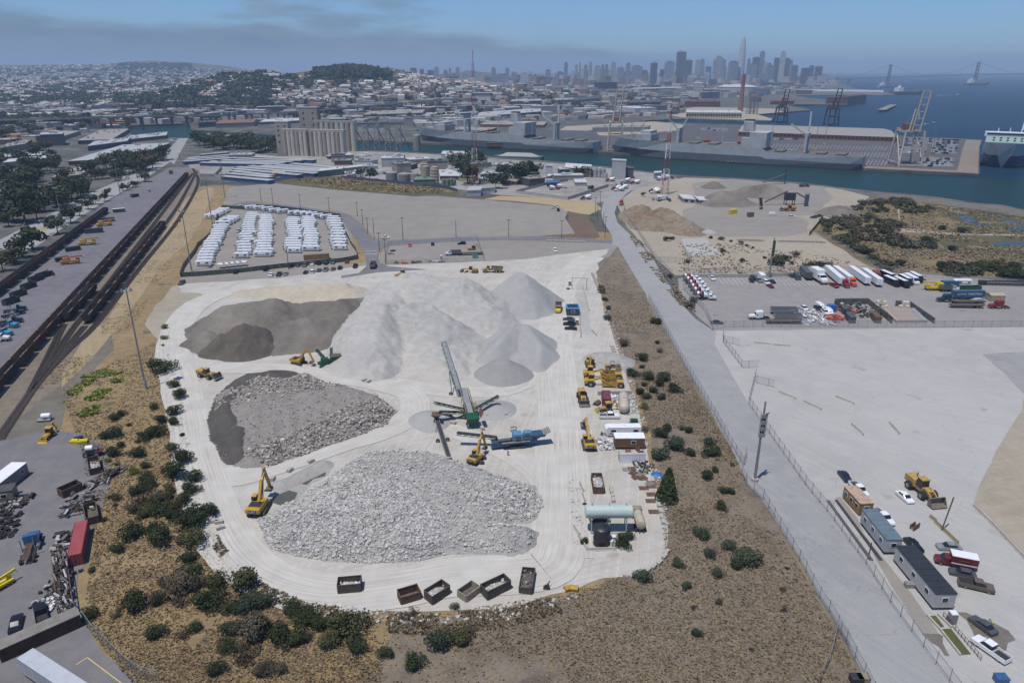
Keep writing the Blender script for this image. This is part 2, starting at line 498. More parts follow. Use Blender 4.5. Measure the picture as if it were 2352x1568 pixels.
pier_north=[(2250,338),(2256,321),(2195,318),(2100,314),(1900,300),(1780,292),(1700,287),(1570,283),(1500,281),(1460,279)]
power_shore=[(1500,276),(1569,273),(1650,276),(1769,278),(1776,273),(1740,262),(1800,258),(1865,253),(1830,246),(1800,241),(1828,241),(1900,243),(1902,230),(1840,222),(1822,219),(2060,219),(2040,212),(1990,207),(1960,203),(1935,193),(1925,188)]
far=[Vector((1500,7500)),Vector((1100,12000)),Vector((-2000,R_-100)),Vector((-R_+100,R_-100)),Vector((-R_+100,-150)),Vector((400,-150)),Vector((900,100))]
zone('land',near_shore+north_shore+pier_north+power_shore+far,URBAN,0.0,'grey built-up shore land around the working harbour',3.0,30,skirt=-2.9)
zone('channel_water',[(2420,520),(2420,405),(2247,402),(1974,384),(1420,349),(971,325),(700,311),(430,283),(280,290),(290,318),(560,330),(806,345),(1368,386),(2069,452)],CHAN,-2.55,'greenish harbour channel between the quay and the near bank')
Z=dict(a=.02,b=.035,c=.05,d=.065,e=.08,f=.095,g=.11,h=.125)
left_slope=[(190,1010),(260,800),(380,700),(420,640),(470,700),(520,1240),(700,1370),(1000,1410),(1320,1355),(1530,1290),(1440,850),(1375,690),(1360,560),(1410,540),(1470,640),(1560,800),(1700,1070),(1850,1290),(1960,1470),(2060,1700),(100,1700),(180,1440),(200,1300),(240,1180)]
zone('dry_grass_field',[(-60,1100),(60,900),(300,640),(430,430),(520,425),(1440,540),(1560,780),(1700,1060),(1860,1290),(1990,1480),(2080,1720),(-120,1720)],GRASS,Z['a'],'tan dry grass slope running round the quarry yard',.6,4)
zone('embankment',[(1355,560),(1412,556),(1470,650),(1560,800),(1640,960),(1760,1150),(1860,1330),(1950,1470),(1990,1600),(2000,1720),(880,1720),(840,1560),(900,1450),(1050,1420),(1320,1365),(1520,1300),(1535,1200),(1470,900),(1400,740)],GRASS2,Z['b'],'brown grass embankment between the yard and the paved road',1.5,4)
zone('railway_ballast',[(425,384),(458,390),(460,431),(432,454),(355,571),(289,664),(235,746),(189,800),(135,889),(62,960),(0,1012),(-80,1060),(-80,840),(0,790),(90,700),(213,590),(330,470)],BALLAST,Z['b'],'brown gravelly ballast under the freight tracks',.5,4)
zone('gravel_shoulder',[(135,889),(187,800),(250,760),(262,800),(187,880),(150,940),(140,985),(77,1005),(0,1030),(-60,1050),(0,990),(70,940)],MUD,Z['c'],'grey gravel strip beside the merging tracks',.8,4)
zone('mown_track',PX('01',(1440,255),(1480,265),(1400,470),(1300,640),(1100,810),(930,1060),(860,1205))+PX('02',(760,250),(560,480),(420,600),(430,520),(620,200))+PX('01',(720,1205),(860,960),(1060,680),(1290,330)),TRACKM,Z['c'],'straw coloured mown track beside the railway',.8,5)
zone('pale_dirt',[(330,745),(360,700),(395,660),(420,650),(560,640),(600,660),(480,690),(420,720),(395,770),(392,800),(372,790),(350,770)],DIRT,Z['d'],'pale dirt apron at the corner of the yard',1.2,4)
quarry=[(415,640),(600,634),(760,640),(850,628),(900,618),(1000,612),(1200,606),(1330,596),(1352,610),(1366,640),(1381,678),(1388,728),(1384,706),(1401,756),(1418,799),(1431,846),(1448,889),(1464,939),(1478,989),(1484,1022),(1503,1100),(1518,1158),(1530,1208),(1533,1258),(1526,1280),(1494,1310),(1451,1323),(1384,1328),(1318,1354),(1218,1378),(1168,1395),(1051,1402),(951,1406),(834,1394),(733,1391),(667,1374),(600,1344),(547,1304),(520,1271),(490,1211),(474,1168),(458,1110),(443,1066),(430,1006),(423,942),(413,889),(393,839),(386,799),(392,770),(405,740),(435,705),(470,680)]
zone('quarry_yard',quarry,YARD,Z['e'],'white dusty crushed concrete floor of the recycling yard',.9,3)
zone('gravel_lot',[(868,591),(894,560),(1018,553),(1151,550),(1284,551),(1404,557),(1418,566),(1400,590),(1366,600),(1340,640),(1000,655),(850,660),(700,650),(415,656),(415,638),(824,606)],LOT,Z['f'],'tan gravel lot between the east west road and the yard',.8,4)
zone('dusty_apron',[(844,610),(1000,606),(1200,596),(1330,580),(1400,572),(1372,600),(1366,650),(1300,690),(840,690),(640,680),(420,672),(414,652),(640,640)],YARD,Z['g'],'whitish dust apron where trucks enter the yard',2.2,4)
zone('compacted_lot',PX('01',(1580,255),(1900,230),(2352,280))+PX('11',(500,320),(650,318),(1000,345),(1500,390),(1560,420),(1540,470),(1610,575),(1370,592),(700,607),(255,624),(210,590),(130,495),(60,450),(0,430))+PX('01',(1850,362),(1700,352),(1570,378),(1540,370)),LOT,Z['c'],'wide empty tan field of compacted gravel',.6,6)
zone('green_strip',[(640,408),(700,404),(784,406),(930,420),(1060,438),(1045,450),(1000,448),(951,449),(784,436),(640,421)],MARSH,Z['d'],'strip of green brown weeds behind the compacted field',1.5,6)
zone('straw_strip',[(1110,458),(1150,450),(1260,455),(1368,466),(1382,480),(1352,494),(1298,485),(1284,473),(1180,462)],STRAW,Z['d'],'straw covered strip at the field corner',.6,5)
zone('dark_soil',PX('11',(1560,420),(1690,450),(1740,520),(1780,600),(1740,612),(1370,592),(1610,578),(1560,500)),DARKSOIL,Z['d'],'dark brown freshly graded soil slope by the junction',.8,5)
zone('trailer_lot',[(510,478),(560,474),(617,475),(784,503),(804,533),(824,594),(784,610),(600,628),(415,638),(433,598),(480,551),(490,524)],LOT,Z['d'],'tan gravel floor of the fenced trailer lot',.4,4)
zone('rail_yard_pad',[(393,384),(436,387),(320,506),(213,621),(90,746),(0,838),(-70,900),(-70,720),(0,676),(100,590),(187,515),(247,462),(320,425)],PAD,Z['d'],'long grey asphalt pad between the freight lines',.4,5)
zone('left_road',[(333,411),(233,468),(150,520),(90,562),(0,612),(-80,655),(-80,600),(0,551),(117,491),(213,441),(300,404),(385,362),(400,366)],ROADM,Z['c'],'grey four lane road with a planted median beside the railway',.2,8)
zone('bridge_street',[(385,366),(383,347),(396,335),(410,318),(432,318),(420,340),(413,353),(407,364),(400,378)],ROADM,Z['d'],'grey street running up to the creek bridge',.2,8)
zone('scrap_yard_pavement',[(-80,1040),(0,1016),(77,996),(140,990),(187,996),(233,1019),(253,1066),(263,1076),(253,1112),(240,1150),(230,1184),(213,1214),(200,1291),(180,1324),(173,1378),(190,1411),(200,1438),(233,1494),(283,1534),(330,1570),(380,1640),(-120,1700)],ASPH,Z['d'],'stained grey pavement of the scrap yard',.4,3)
zone('industrial_yard',[(440,398),(510,400),(640,408),(784,405),(930,420),(1060,436),(1150,448),(1260,455),(1368,466),(1400,462),(1440,440),(1500,430),(1560,412),(1530,402),(1440,391),(1368,384),(1240,372),(1100,362),(950,352),(806,347),(650,360),(560,352),(430,372)],PALEIND,Z['b'],'pale concrete working yards of the near bank',.8,8)
zone('dirt_field',[(1416,470),(1450,440),(1500,426),(1570,408),(1670,412),(1769,418),(1868,426),(1935,436),(1998,452),(1975,470),(1955,495),(1890,508),(1868,530),(1985,606),(2035,630),(1552,632),(1500,590),(1440,520)],DIRT,Z['b'],'bare tan dirt yard beside the shore',1.0,6)
zone('sand_patch',PX('21',(0,420),(180,330),(300,400),(650,440),(860,480),(870,560),(700,600),(300,600),(0,560)),LOT,Z['d'],'smooth sand coloured clearing in the dirt yard',2.5,6)
zone('sand_yard',PX('21',(60,230),(330,200),(700,230),(960,250),(1040,330),(960,400),(1200,380),(1180,450),(900,455),(600,440),(200,400),(100,350)),LOT,Z['c'],'pale sand yard round the distant stockpiles',2.0,6)
zone('concrete_slab',PX('21',(-10,615),(150,608),(270,722),(40,732)),CONC,Z['f'],'pale square concrete slab in the weedy field',0)
zone('marsh',[(1990,456),(2069,452),(2150,460),(2236,472),(2302,478),(2352,488),(2440,500),(2440,660),(2352,640),(2200,636),(2040,632),(1985,606),(1868,532),(1890,508),(1955,495)],GM('brush_ground',S(136,122,92),S(116,106,80),S(150,134,102),.02,.12,1,.7,.4,.6),Z['b'],'dry brush land next to the salt marsh',1.5,6)
zone('salt_marsh',PX('21',(1480,300),(1700,330),(2000,370),(2352,410),(2480,440),(2480,830),(2352,800),(2100,780),(1900,700),(1700,610),(1750,560),(1900,540),(1800,440),(1650,370)),MARSH,Z['c'],'flat green brown salt marsh by the shore',3.0,8)
zone('mud_shore',[(1990,440),(2069,447),(2152,457),(2236,468),(2302,473),(2352,484),(2440,495),(2440,510),(2352,498),(2236,480),(2069,458)],MUD,Z['d'],'grey mud and rock edge along the water',1.5,6)
for i,pts in enumerate([((1880,440),(1950,442),(2000,480),(2060,510),(2100,520),(2040,522),(1960,505),(1900,470)),((2150,472),(2352,500),(2352,520),(2240,505),(2150,480)),((2220,535),(2352,530),(2352,570),(2260,562)),((2130,640),(2240,630),(2352,632),(2352,655),(2150,655))]):
 zone('tidal_pond',PX('21',*pts),POND,Z['f'],('long blue tidal pool curving through the marsh','blue tidal pool at the far edge of the marsh','wide blue tidal pool at the right of the marsh','shallow blue pool nearest the brush in the marsh')[i],1.0,4)
zone('footpath',PX('21',(1380,525),(1470,530),(1700,560),(2000,580),(2352,580),(2352,592),(1900,588),(1600,570),(1450,560)),DIRT,Z['e'],'pale footpath crossing the brush towards the marsh',.8,4)
zone('footpath',PX('21',(1480,395),(1492,398),(1496,470),(1484,530),(1474,528),(1482,460)),DIRT,Z['f'],'narrow pale path through dark brush',.5,4)
zone('truck_lot',[(1556,640),(1600,630),(1850,630),(1950,626),(2100,628),(2250,640),(2440,662),(2440,756),(1644,764),(1600,725),(1560,680)],TRUCKLOT,Z['d'],'grey asphalt truck parking lot with worn bay lines',.4,5)
zone('concrete_yard',[(1600,740),(1640,760),(2440,750),(2440,1720),(2265,1720),(2180,1564),(2116,1481),(2050,1391),(1986,1291),(1903,1178),(1836,1091),(1760,986),(1720,929),(1680,860),(1620,780)],CONC,Z['e'],'broad light grey concrete yard right of the road',.3,5)
zone('dirt_patch',PX('22',(2070,380),(2200,372),(2480,350))+PX('23',(2480,700),(2350,575),(2300,500),(2110,290),(2000,200),(2012,120))+PX('22',(2020,1293),(2100,1160),(2225,930),(2340,740),(2345,650),(2200,500)),DIRT,Z['f'],'tan dirt ground at the right edge of the yard',.8,4)
zone('grey_gravel',PX('22',(2070,378),(2180,365),(2480,345),(2480,760),(2352,700),(2340,650),(2210,500)),ROADM,Z['g'],'blue grey gravel patch beside the concrete yard',1.5,4)
main_road=PX('11',(1860,292),(1800,370),(1790,440),(1806,500),(1862,592),(1868,625),(1862,645),(1905,668),(1980,800),(2100,1000))+[(1488,689),(1518,739),(1568,832),(1602,889),(1645,966),(1679,1026),(1703,1082),(1715,1111),(1749,1143),(1799,1224),(1835,1284),(1879,1368),(1912,1418),(1949,1484),(1985,1558),(2030,1660),(2080,1720)]+[(2270,1720),(2180,1564),(2116,1481),(2050,1391),(1986,1291),(1903,1178),(1836,1091),(1760,986),(1720,929),(1675,850),(1640,790),(1645,764),(1600,735),(1568,701),(1548,671),(1504,601),(1468,558),(1438,531),(1418,511),(1411,488),(1420,465),(1440,445),(1460,430),(1440,425)]
zone('main_road',main_road,ROADM,Z['h'],'pale dusty paved road running the whole depth of the site',.25,5)
zone('east_west_road',PX('11',(1868,622),(1400,598),(1100,601),(700,609),(330,625),(250,625),(200,600),(130,500),(60,455),(0,436))+PX('01',(2100,395),(1850,368),(1700,358),(1570,383),(1530,396),(1700,392),(1850,386),(2352,470))+PX('11',(0,472),(60,560),(110,640),(160,720),(172,800),(120,850),(0,868),(0,885),(250,845),(600,825),(330,803),(262,780),(252,735),(262,690),(330,661),(700,633),(1100,623),(1500,628),(1862,647)),ROAD2,Z['g']+.04,'dark grey road curving past the trailer lot',.25,5)
zone('pier',[(900,324),(971,327),(1366,346),(1420,350),(1700,368),(1974,385),(2247,399),(2250,338),(2255,322),(2195,319),(2100,315),(1900,301),(1780,293),(1700,288),(1600,286),(1400,300),(1100,312)],PIERM,Z['a'],'dark asphalt cargo pier across the channel',0)
zone('wharf_apron',[(2198,395),(2246,399),(2249,338),(2254,323),(2219,321),(2210,345)],PIERC,Z['c'],'brown concrete wharf apron at the pier end',0)
zone('quay_edge',[(1420,347),(1700,364),(1976,381),(2200,392),(2200,396),(1974,385.5),(1700,368.5),(1420,350)],PIERC,Z['c'],'tan concrete quay edge beside the moored ship',0)
zone('spit',[(1569,270),(1650,273),(1768,276.5),(1772,273),(1740,263),(1800,258),(1780,250),(1600,246),(1500,258)],DIRT,Z['b'],'tan bare ground round the old power plant',5,30)
zone('spit',[(1300,290),(1500,279),(1569,286),(1560,300),(1400,312),(1280,306)],DIRT,Z['b'],'tan bare ground behind the cargo pier',5,30)
xs=np.arange(-7000,2400,55.0);ys=np.arange(1450,9600,55.0)
X,Y=np.meshgrid(xs,ys);H=ZT(X,Y)-.6
V=np.column_stack([X.ravel(),Y.ravel(),H.ravel()])
nx=len(xs);ii=(np.arange(len(ys)-1)[:,None]*nx+np.arange(nx-1)[None]).ravel()
F=np.column_stack([ii,ii+1,ii+nx+1,ii+nx])
F=F[(V[F,2].max(1)>0)]
HILLM=GM('hill_ground',S(150,128,100,.7),S(110,104,86,.7),S(82,84,72,.7),.004,.012,.2,.7,.3,.1)
tag(nmesh('hills',V,F,HILLM,smooth=True),'built-up hills rising behind the harbour city','hills',None,'structure')
def haul_mat():
 k=NT('haul_road_dust');uv=k.new('ShaderNodeUVMap',uv_map='along').outputs[0];tc=k.new('ShaderNodeTexCoord').outputs['Object']
 a=k.noise(k.mapping(uv,(.05,2.3,1)),1.0,4,.6);b=k.noise(tc,.18,4,.6)
 col=k.mix(k.ramp(k.noise(tc,.07,4,.7),[(.36,(.25,.25,.25)),(.6,(1,1,1))]),S(210,207,201),k.ramp(a,[(.3,S(186,180,169)),(.5,S(207,203,195)),(.68,S(220,217,211))]));col=k.mix(.4,col,k.ramp(b,[(.3,(.7,.7,.68)),(.7,(1.1,1.1,1.1))]),'MULTIPLY')
 k.link(col,k.b.inputs['Base Color']);k.b.inputs['Roughness'].default_value=.95;k.bump(a,.4,.2); return k.m
HAUL=haul_mat()
for pts,w,lab in (([(590,655),(470,690),(415,740),(396,800),(412,880),(432,960),(446,1040),(470,1120),(500,1200),(545,1275),(620,1330),(740,1362),(900,1352),(1050,1325),(1250,1310),(1290,1250)],11,'pale haul road looping round the left side of the yard'),([(1290,1280),(1290,1120),(1285,960),(1275,830),(1280,720),(1300,640),(1360,590)],13,'pale haul road up the right side of the yard'),([(470,1100),(560,1092),(660,1062),(780,1020),(880,990),(950,950),(940,905),(860,880),(760,865),(640,848),(500,848),(430,870)],9,'pale haul track curving round the brown rubble heap'),([(1270,760),(1200,880),(1050,900),(900,880)],8,'pale track crossing below the gravel cones'),([(950,960),(1100,1010),(1200,1060),(1270,1130)],7,'pale track passing the crusher')):
 strip('haul_road',pts,w,HAUL,Z['g']+.03+.004*len(pts),lab)
WHITEP=M('road_paint_white',(.62,.62,.6),.7,.3,2)
YELP=M('road_paint_yellow',(.55,.42,.16),.7,.3,2)
def paint(name,lines,w,mat,z,label):
 mb=MB()
 for a,b in lines:
  a,b=Vector((a.x,a.y,0)),Vector((b.x,b.y,0));d=(b-a).normalized();n=Vector((-d.y,d.x,0))*w/2
  q=[a-n,b-n,b+n,a+n]
  mb.add([(p.x,p.y,z) for p in q],[(0,1,2,3)])
 return tag(mb.build(name,mat),label,'road marking',None,'structure')
bays=[]
for i in range(26):
 f=i/25
 x0,y0=60+900*f,885+12*f
 bays.append((T('21',240+800*f,880+15*f),T('21',280+830*f,925+15*f)))
paint('bay_markings',bays,.14,WHITEP,Z['d']+.012,'faint white bay lines on the truck lot')
rows=[]
for r in range(3):
 for i in range(44):
  f=i/43
  a=px('20',330+1080*f,(985,1030,1080)[r]+25*f);b=px('20',330+1080*f-22,(1010,1060,1115)[r]+25*f)
  rows.append((P(*a),P(*b)))
paint('pier_bay_markings',rows,.25,WHITEP,Z['a']+.02,'white parking bay lines on the cargo pier')
paint('yellow_bay_marking',[(T('03',525,1305),T('03',602,1255)),(T('03',600,1255),T('03',840,1435))],.16,YELP,Z['d']+.012,'worn yellow bay line on the pavement corner')
paint('lane_markings',[(P(333-30*i,418+16.8*i-8),P(333-30*i-9,418+16.8*i-3)) for i in range(14)],.3,WHITEP,Z['c']+.012,'white lane dashes on the road beside the railway')
zone('median_strip',PX('01',(300,520),(345,535),(200,630),(165,632)),TRACKM,Z['c']+.02,'tan dirt median strip on the left road',.2,4)
stop=text('STOP',2.6,None,T('11',206,716,Z['g']+.06),(0,0,0),WHITEP,'stop_lettering',.004)
tag(stop,'white STOP lettering painted on the dark road','road marking',None,'structure')
paint('stop_bar',[(T('11',172,700),T('11',245,697))],.4,WHITEP,Z['g']+.055,'white stop bar painted across the dark road')
WETM=M('wet_concrete',S(128,122,110),.3,.2,.5)
zone('wet_stain',PX('23',(1880,945),(1950,950),(2010,975),(2130,1010),(2240,1070),(2290,1135),(2240,1160),(2230,1215),(2150,1190),(2080,1110),(2000,1115),(1990,1070),(1950,1000)),WETM,Z['e']+.012,'dark wet stain on the concrete round a washed car',.35,1.2)
zone('wet_stain',PX('23',(1640,1095),(1740,1080),(1790,1110),(1790,1160),(1830,1250),(1800,1250),(1760,1190),(1700,1150)),WETM,Z['e']+.012,'dark damp patch beside the wash pit',.35,1.2)
zone('wheel_track',PX('23',(1085,150),(1200,300),(1330,590),(1640,1090),(1760,1090),(1560,800),(1400,600),(1380,575),(1050,160)),LOT,Z['e']+.012,'dusty wheel track beside the fence line',.2,2)
TYRE=M('tyre_rubber',(.022,.022,.022),.85,.3,3)
HUB=M('wheel_steel',(.32,.31,.29),.45,.3,4,.4)
GLASS=M('dark_glass',(.018,.024,.03),.08,.2,1)
PW=M('paint_white',(.72,.72,.70),.35,.12,1.2)
PP=M('paint_proto',(.5,.5,.5),.35,.12,1.2)
CHAS=M('chassis_black',(.03,.03,.032),.6,.4,2)
STEEL=M('worn_steel',(.26,.25,.24),.5,.4,2,.3)
RUST=M('rusty_steel',(.13,.075,.05),.85,.5,1.2)
CATY=M('machine_yellow',S(206,164,62,.75),.5,.35,1.0)
CATD=M('dusty_yellow',S(196,160,92,.75),.7,.35,1.0)
GRNP=M('machine_green',S(28,92,56,.75),.5,.35,1.0)
BLUP=M('machine_blue',S(104,158,196,.7),.5,.35,1.0)
BLUD=M('machine_blue_dark',S(58,94,126,.7),.5,.35,1.0)
RUBB=M('conveyor_belt',(.035,.036,.04),.8,.4,.6)
BELTG=M('dusty_belt',S(150,152,158),.8,.3,.6)
CONCR=M('concrete',S(190,186,178),.9,.25,.8)
GALV=M('galvanised_steel',S(165,170,172),.4,.2,2,.5)
GALV2=M('weathered_steel_grey',S(150,152,152),.6,.25,1.0)
WOOD=M('weathered_timber',(.10,.072,.05),.9,.4,1.5)
REDP=M('oxide_red',S(140,58,54,.8),.6,.25,.6)
ORNP=M('safety_orange',S(226,96,40,.8),.5,.2,1)
CAR=dict(white=PW,silver=M('paint_silver',S(168,172,176),.3,.1,1,.3),black=M('paint_black',(.012,.012,.014),.25,.2,1),grey=M('paint_grey',(.075,.08,.088),.3,.15,1),dark=M('paint_dark_blue',(.018,.026,.05),.28,.2,1),blue=M('paint_blue',S(70,110,160,.7),.35,.2,1),red=M('paint_red',(.26,.018,.02),.35,.2,1),maroon=M('paint_maroon',(.13,.02,.024),.35,.2,1),orange=M('paint_orange',S(232,92,44,.8),.35,.15,1),teal=M('paint_teal',S(30,78,88,.8),.35,.2,1),green=M('paint_green',S(40,96,66,.8),.35,.2,1),tan=M('paint_tan',S(160,146,122),.45,.2,1),brown=M('paint_brown',S(112,100,90),.4,.2,1),yellow=M('paint_yellow',S(232,206,44,.8),.4,.15,1),lblue=M('paint_light_blue',S(74,160,205,.75),.35,.15,1))
_wm={}
def wheel(root,x,y,r,w,z=None,name='wheel'):
 k=(r,w)
 if k not in _wm:
  mb=MB()
  mb.lathe((0,0,0),[(r*.8,-w/2),(r,-w*.38),(r,w*.38),(r*.8,w/2)],14,0,'Y')
  mb.lathe((0,0,0),[(r*.5,-w*.53),(r*.5,w*.53)],10,1,'Y')
  _wm[k]=mb.build(name,[TYRE,HUB],root,True)
  o=_wm[k];_wm[k]=o.data
 else :
  o=link(name,_wm[k],root)
 o.location=(x,y,r if z is None else z)
 return o
def wheels(root,xs,y,r=.33,w=.24):
 for x in xs:
  for s in (-1,1):
   wheel(root,x,s*y,r,w)
def car(label_kind,low,cab,roof,hw=.9,wb=(-1.35,1.4),r=.34,bed=None):
 root=thing(label_kind,'car','car')
 mb=MB();mb.extr(low,-hw,hw,0,.12,.94)
 xs=[p[0] for p in roof]
 mb.box(((xs[0]+xs[1])/2,0,roof[0][1]),(xs[1]-xs[0],hw*1.48,.07),0)
 if bed:
  x0,x1,z0,z1=bed
  for s in (-1,1):
   mb.box(((x0+x1)/2,s*(hw-.06),(z0+z1)/2),(x1-x0,.1,z1-z0),0)
  mb.box((x0+.04,0,(z0+z1)/2),(.08,hw*1.9,z1-z0),0)
  mb.box(((x0+x1)/2,0,z0+.02),(x1-x0-.1,hw*1.8,.05),1)
 mb.build('body',[PP,CHAS],root,True)
 g=MB();g.extr(cab,-hw*.86,hw*.86,0,.16,.86);g.build('windows',GLASS,root)
 wheels(root,wb,hw-.12,r,.22)
 return root
BUILD['sedan']= lambda :car('sedan',[(-2.3,.3),(-2.32,.85),(-1.7,.98),(1.0,.95),(2.2,.78),(2.33,.55),(2.25,.28)],[(-1.75,.9),(-1.0,1.4),(.35,1.42),(1.15,.92)],[(-1.0,1.41),(.4,1.41)])
BUILD['suv']= lambda :car('suv',[(-2.3,.35),(-2.34,1.0),(1.05,1.08),(2.2,.95),(2.34,.6),(2.25,.33)],[(-2.25,1.0),(-2.1,1.68),(.3,1.72),(1.15,1.05)],[(-2.05,1.72),(.35,1.72)],.96,r=.38)
BUILD['van']= lambda :car('van',[(-2.7,.35),(-2.74,1.9),(-2.5,2.05),(1.2,2.02),(1.9,1.25),(2.6,1.0),(2.72,.6),(2.6,.33)],[(.3,1.25),(.35,1.9),(1.24,1.9),(1.95,1.22)],[(-2.4,2.06),(1.1,2.06)],1.0,(-1.7,1.75),.38)
BUILD['pickup']= lambda :car('pickup_truck',[(-2.9,.45),(-2.9,.72),(-.6,.78),(-.55,1.1),(1.35,1.15),(2.65,1.08),(2.8,.8),(2.75,.42)],[(-.55,1.1),(-.5,1.78),(.85,1.8),(1.45,1.12)],[(-.5,1.8),(.9,1.8)],.98,(-1.75,1.85),.4,(-2.88,-.58,.74,1.18))
def far_car():
 mb=MB();mb.extr([(-2.2,.2),(-2.25,1.05),(1.0,1.05),(2.2,.85),(2.2,.2)],-.9,.9,0);mb.extr([(-1.8,1.0),(-1.2,1.45),(.4,1.45),(1.2,1.0)],-.66,.66,1)
 mb.box((-.4,0,1.47),(2.0,1.5,.08),0)
 return tag(mb.build('car',[PP,GLASS]),'car','car')
BUILD['far_car']=far_car
def tractor(sleeper=True):
 r=thing('semi_tractor','tractor','truck')
 mb=MB();mb.extr([(.9,1.0),(.85,2.05),(2.3,1.85),(3.2,1.7),(3.3,1.0)],-.95,.95,0,.15,.92)
 mb.build('hood',[PP],r,True)
 mb=MB();mb.extr([(-.7 if sleeper else .0,.95),(-.7 if sleeper else .0,2.75),(.7,2.8),(1.05,2.05),(1.0,.95)],-1.1,1.1,0,.1,.95)
 if sleeper:
  mb.extr([(-1.9,1.0),(-1.9,3.5),(.5,3.4),(.8,2.8),(-.6,1.0)],-1.15,1.15,0,.15,.95)
 mb.build('cab',[PP],r,True)
 g=MB();g.extr([(.74,2.1),(.72,2.68),(.8,2.68),(1.1,2.1)],-1.0,1.0,0)
 for s in (-1,1):g.box((.4,s*1.1,2.3),(.7,.06,.6),0)
 g.build('windows',GLASS,r)
 mb=MB()
 for s in (-1,1):
  mb.box((-.9,s*.42,.85),(7.4,.12,.28),0);mb.cyl((-.9,s*1.0,.75),(.7,s*1.0,.75),.3,n=10,m=1);mb.cyl((-2.05,s*.95,1),(-2.05,s*.95,3.5),.09,n=8,m=1)
 mb.box((-3.4,0,1.1),(1.2,1.0,.12),0);mb.box((3.35,0,.7),(.2,2.3,.4),1)
 mb.build('frame',[CHAS,GALV],r)
 wheels(r,(2.3,-2.9,-4.2),.98,.5,.42)
 return r
BUILD['tractor']=tractor
BUILD['day_tractor']= lambda :tractor(False)
def box_trailer(L=15.8,col=None):
 r=thing('box_trailer','trailer','trailer')
 mb=MB();mb.box((0,0,2.6),(L,2.55,2.8),0)
 for s in (-1,1):
  mb.box((0,s*1.285,1.24),(L-.1,.03,.16),1);mb.box((0,s*1.285,3.95),(L-.1,.03,.12),1)
 for i in range(12):
  for s in (-1,1):mb.box((-L/2+L*(i+.5)/12,s*1.28,2.6),(.06,.03,2.5),0)
 mb.build('body',[PP,GALV],r)
 mb=MB();mb.box((-L/2-.02,0,2.55),(.05,2.3,2.5),0);mb.box((-L/2-.05,0,2.55),(.04,.05,2.5),1);mb.build('rear_doors',[PP,GALV],r)
 mb=MB()
 for s in (-1,1):
  mb.bar((L*.28,s*.9,1.2),(L*.28,s*.9,.25),.14);mb.box((-L/2+2.2,s*.45,1.0),(4.2,.1,.2))
 mb.build('landing_gear',CHAS,r)
 wheels(r,(-L/2+1.6,-L/2+2.9),.98,.5,.42)
 return r
BUILD['box_trailer']=box_trailer
def flatbed():
 r=thing('flatbed_trailer','trailer','trailer')
 mb=MB();mb.box((0,0,1.35),(13.5,2.5,.16),0)
 for s in (-1,1):mb.box((0,s*.5,1.05),(13.2,.14,.45),1)
 mb.build('deck',[WOOD,CHAS],r);wheels(r,(-5.2,-3.9),.98,.5,.42)
 return r
BUILD['flatbed']=flatbed
def open_trailer():
 r=thing('dump_trailer','trailer','trailer')
 mb=MB()
 for s in (-1,1):
  mb.box((0,s*1.22,1.9),(10.5,.08,1.5),0);mb.box((0,s*1.24,2.66),(10.6,.16,.12),1)
  for i in range(9):mb.box((-4.8+1.2*i,s*1.28,1.9),(.12,.08,1.5),1)
 for x in (-5.2,5.2):mb.box((x,0,1.9),(.08,2.4,1.5),0)
 mb.box((0,0,1.25),(10.4,2.4,.1),2)
 mb.build('tub',[PP,GALV,RUST],r)
 wheels(r,(-4.2,-2.9),.98,.5,.42);mb=MB();mb.box((0,0,1.0),(10,.9,.3));mb.build('frame',CHAS,r)
 return r
BUILD['open_trailer']=open_trailer
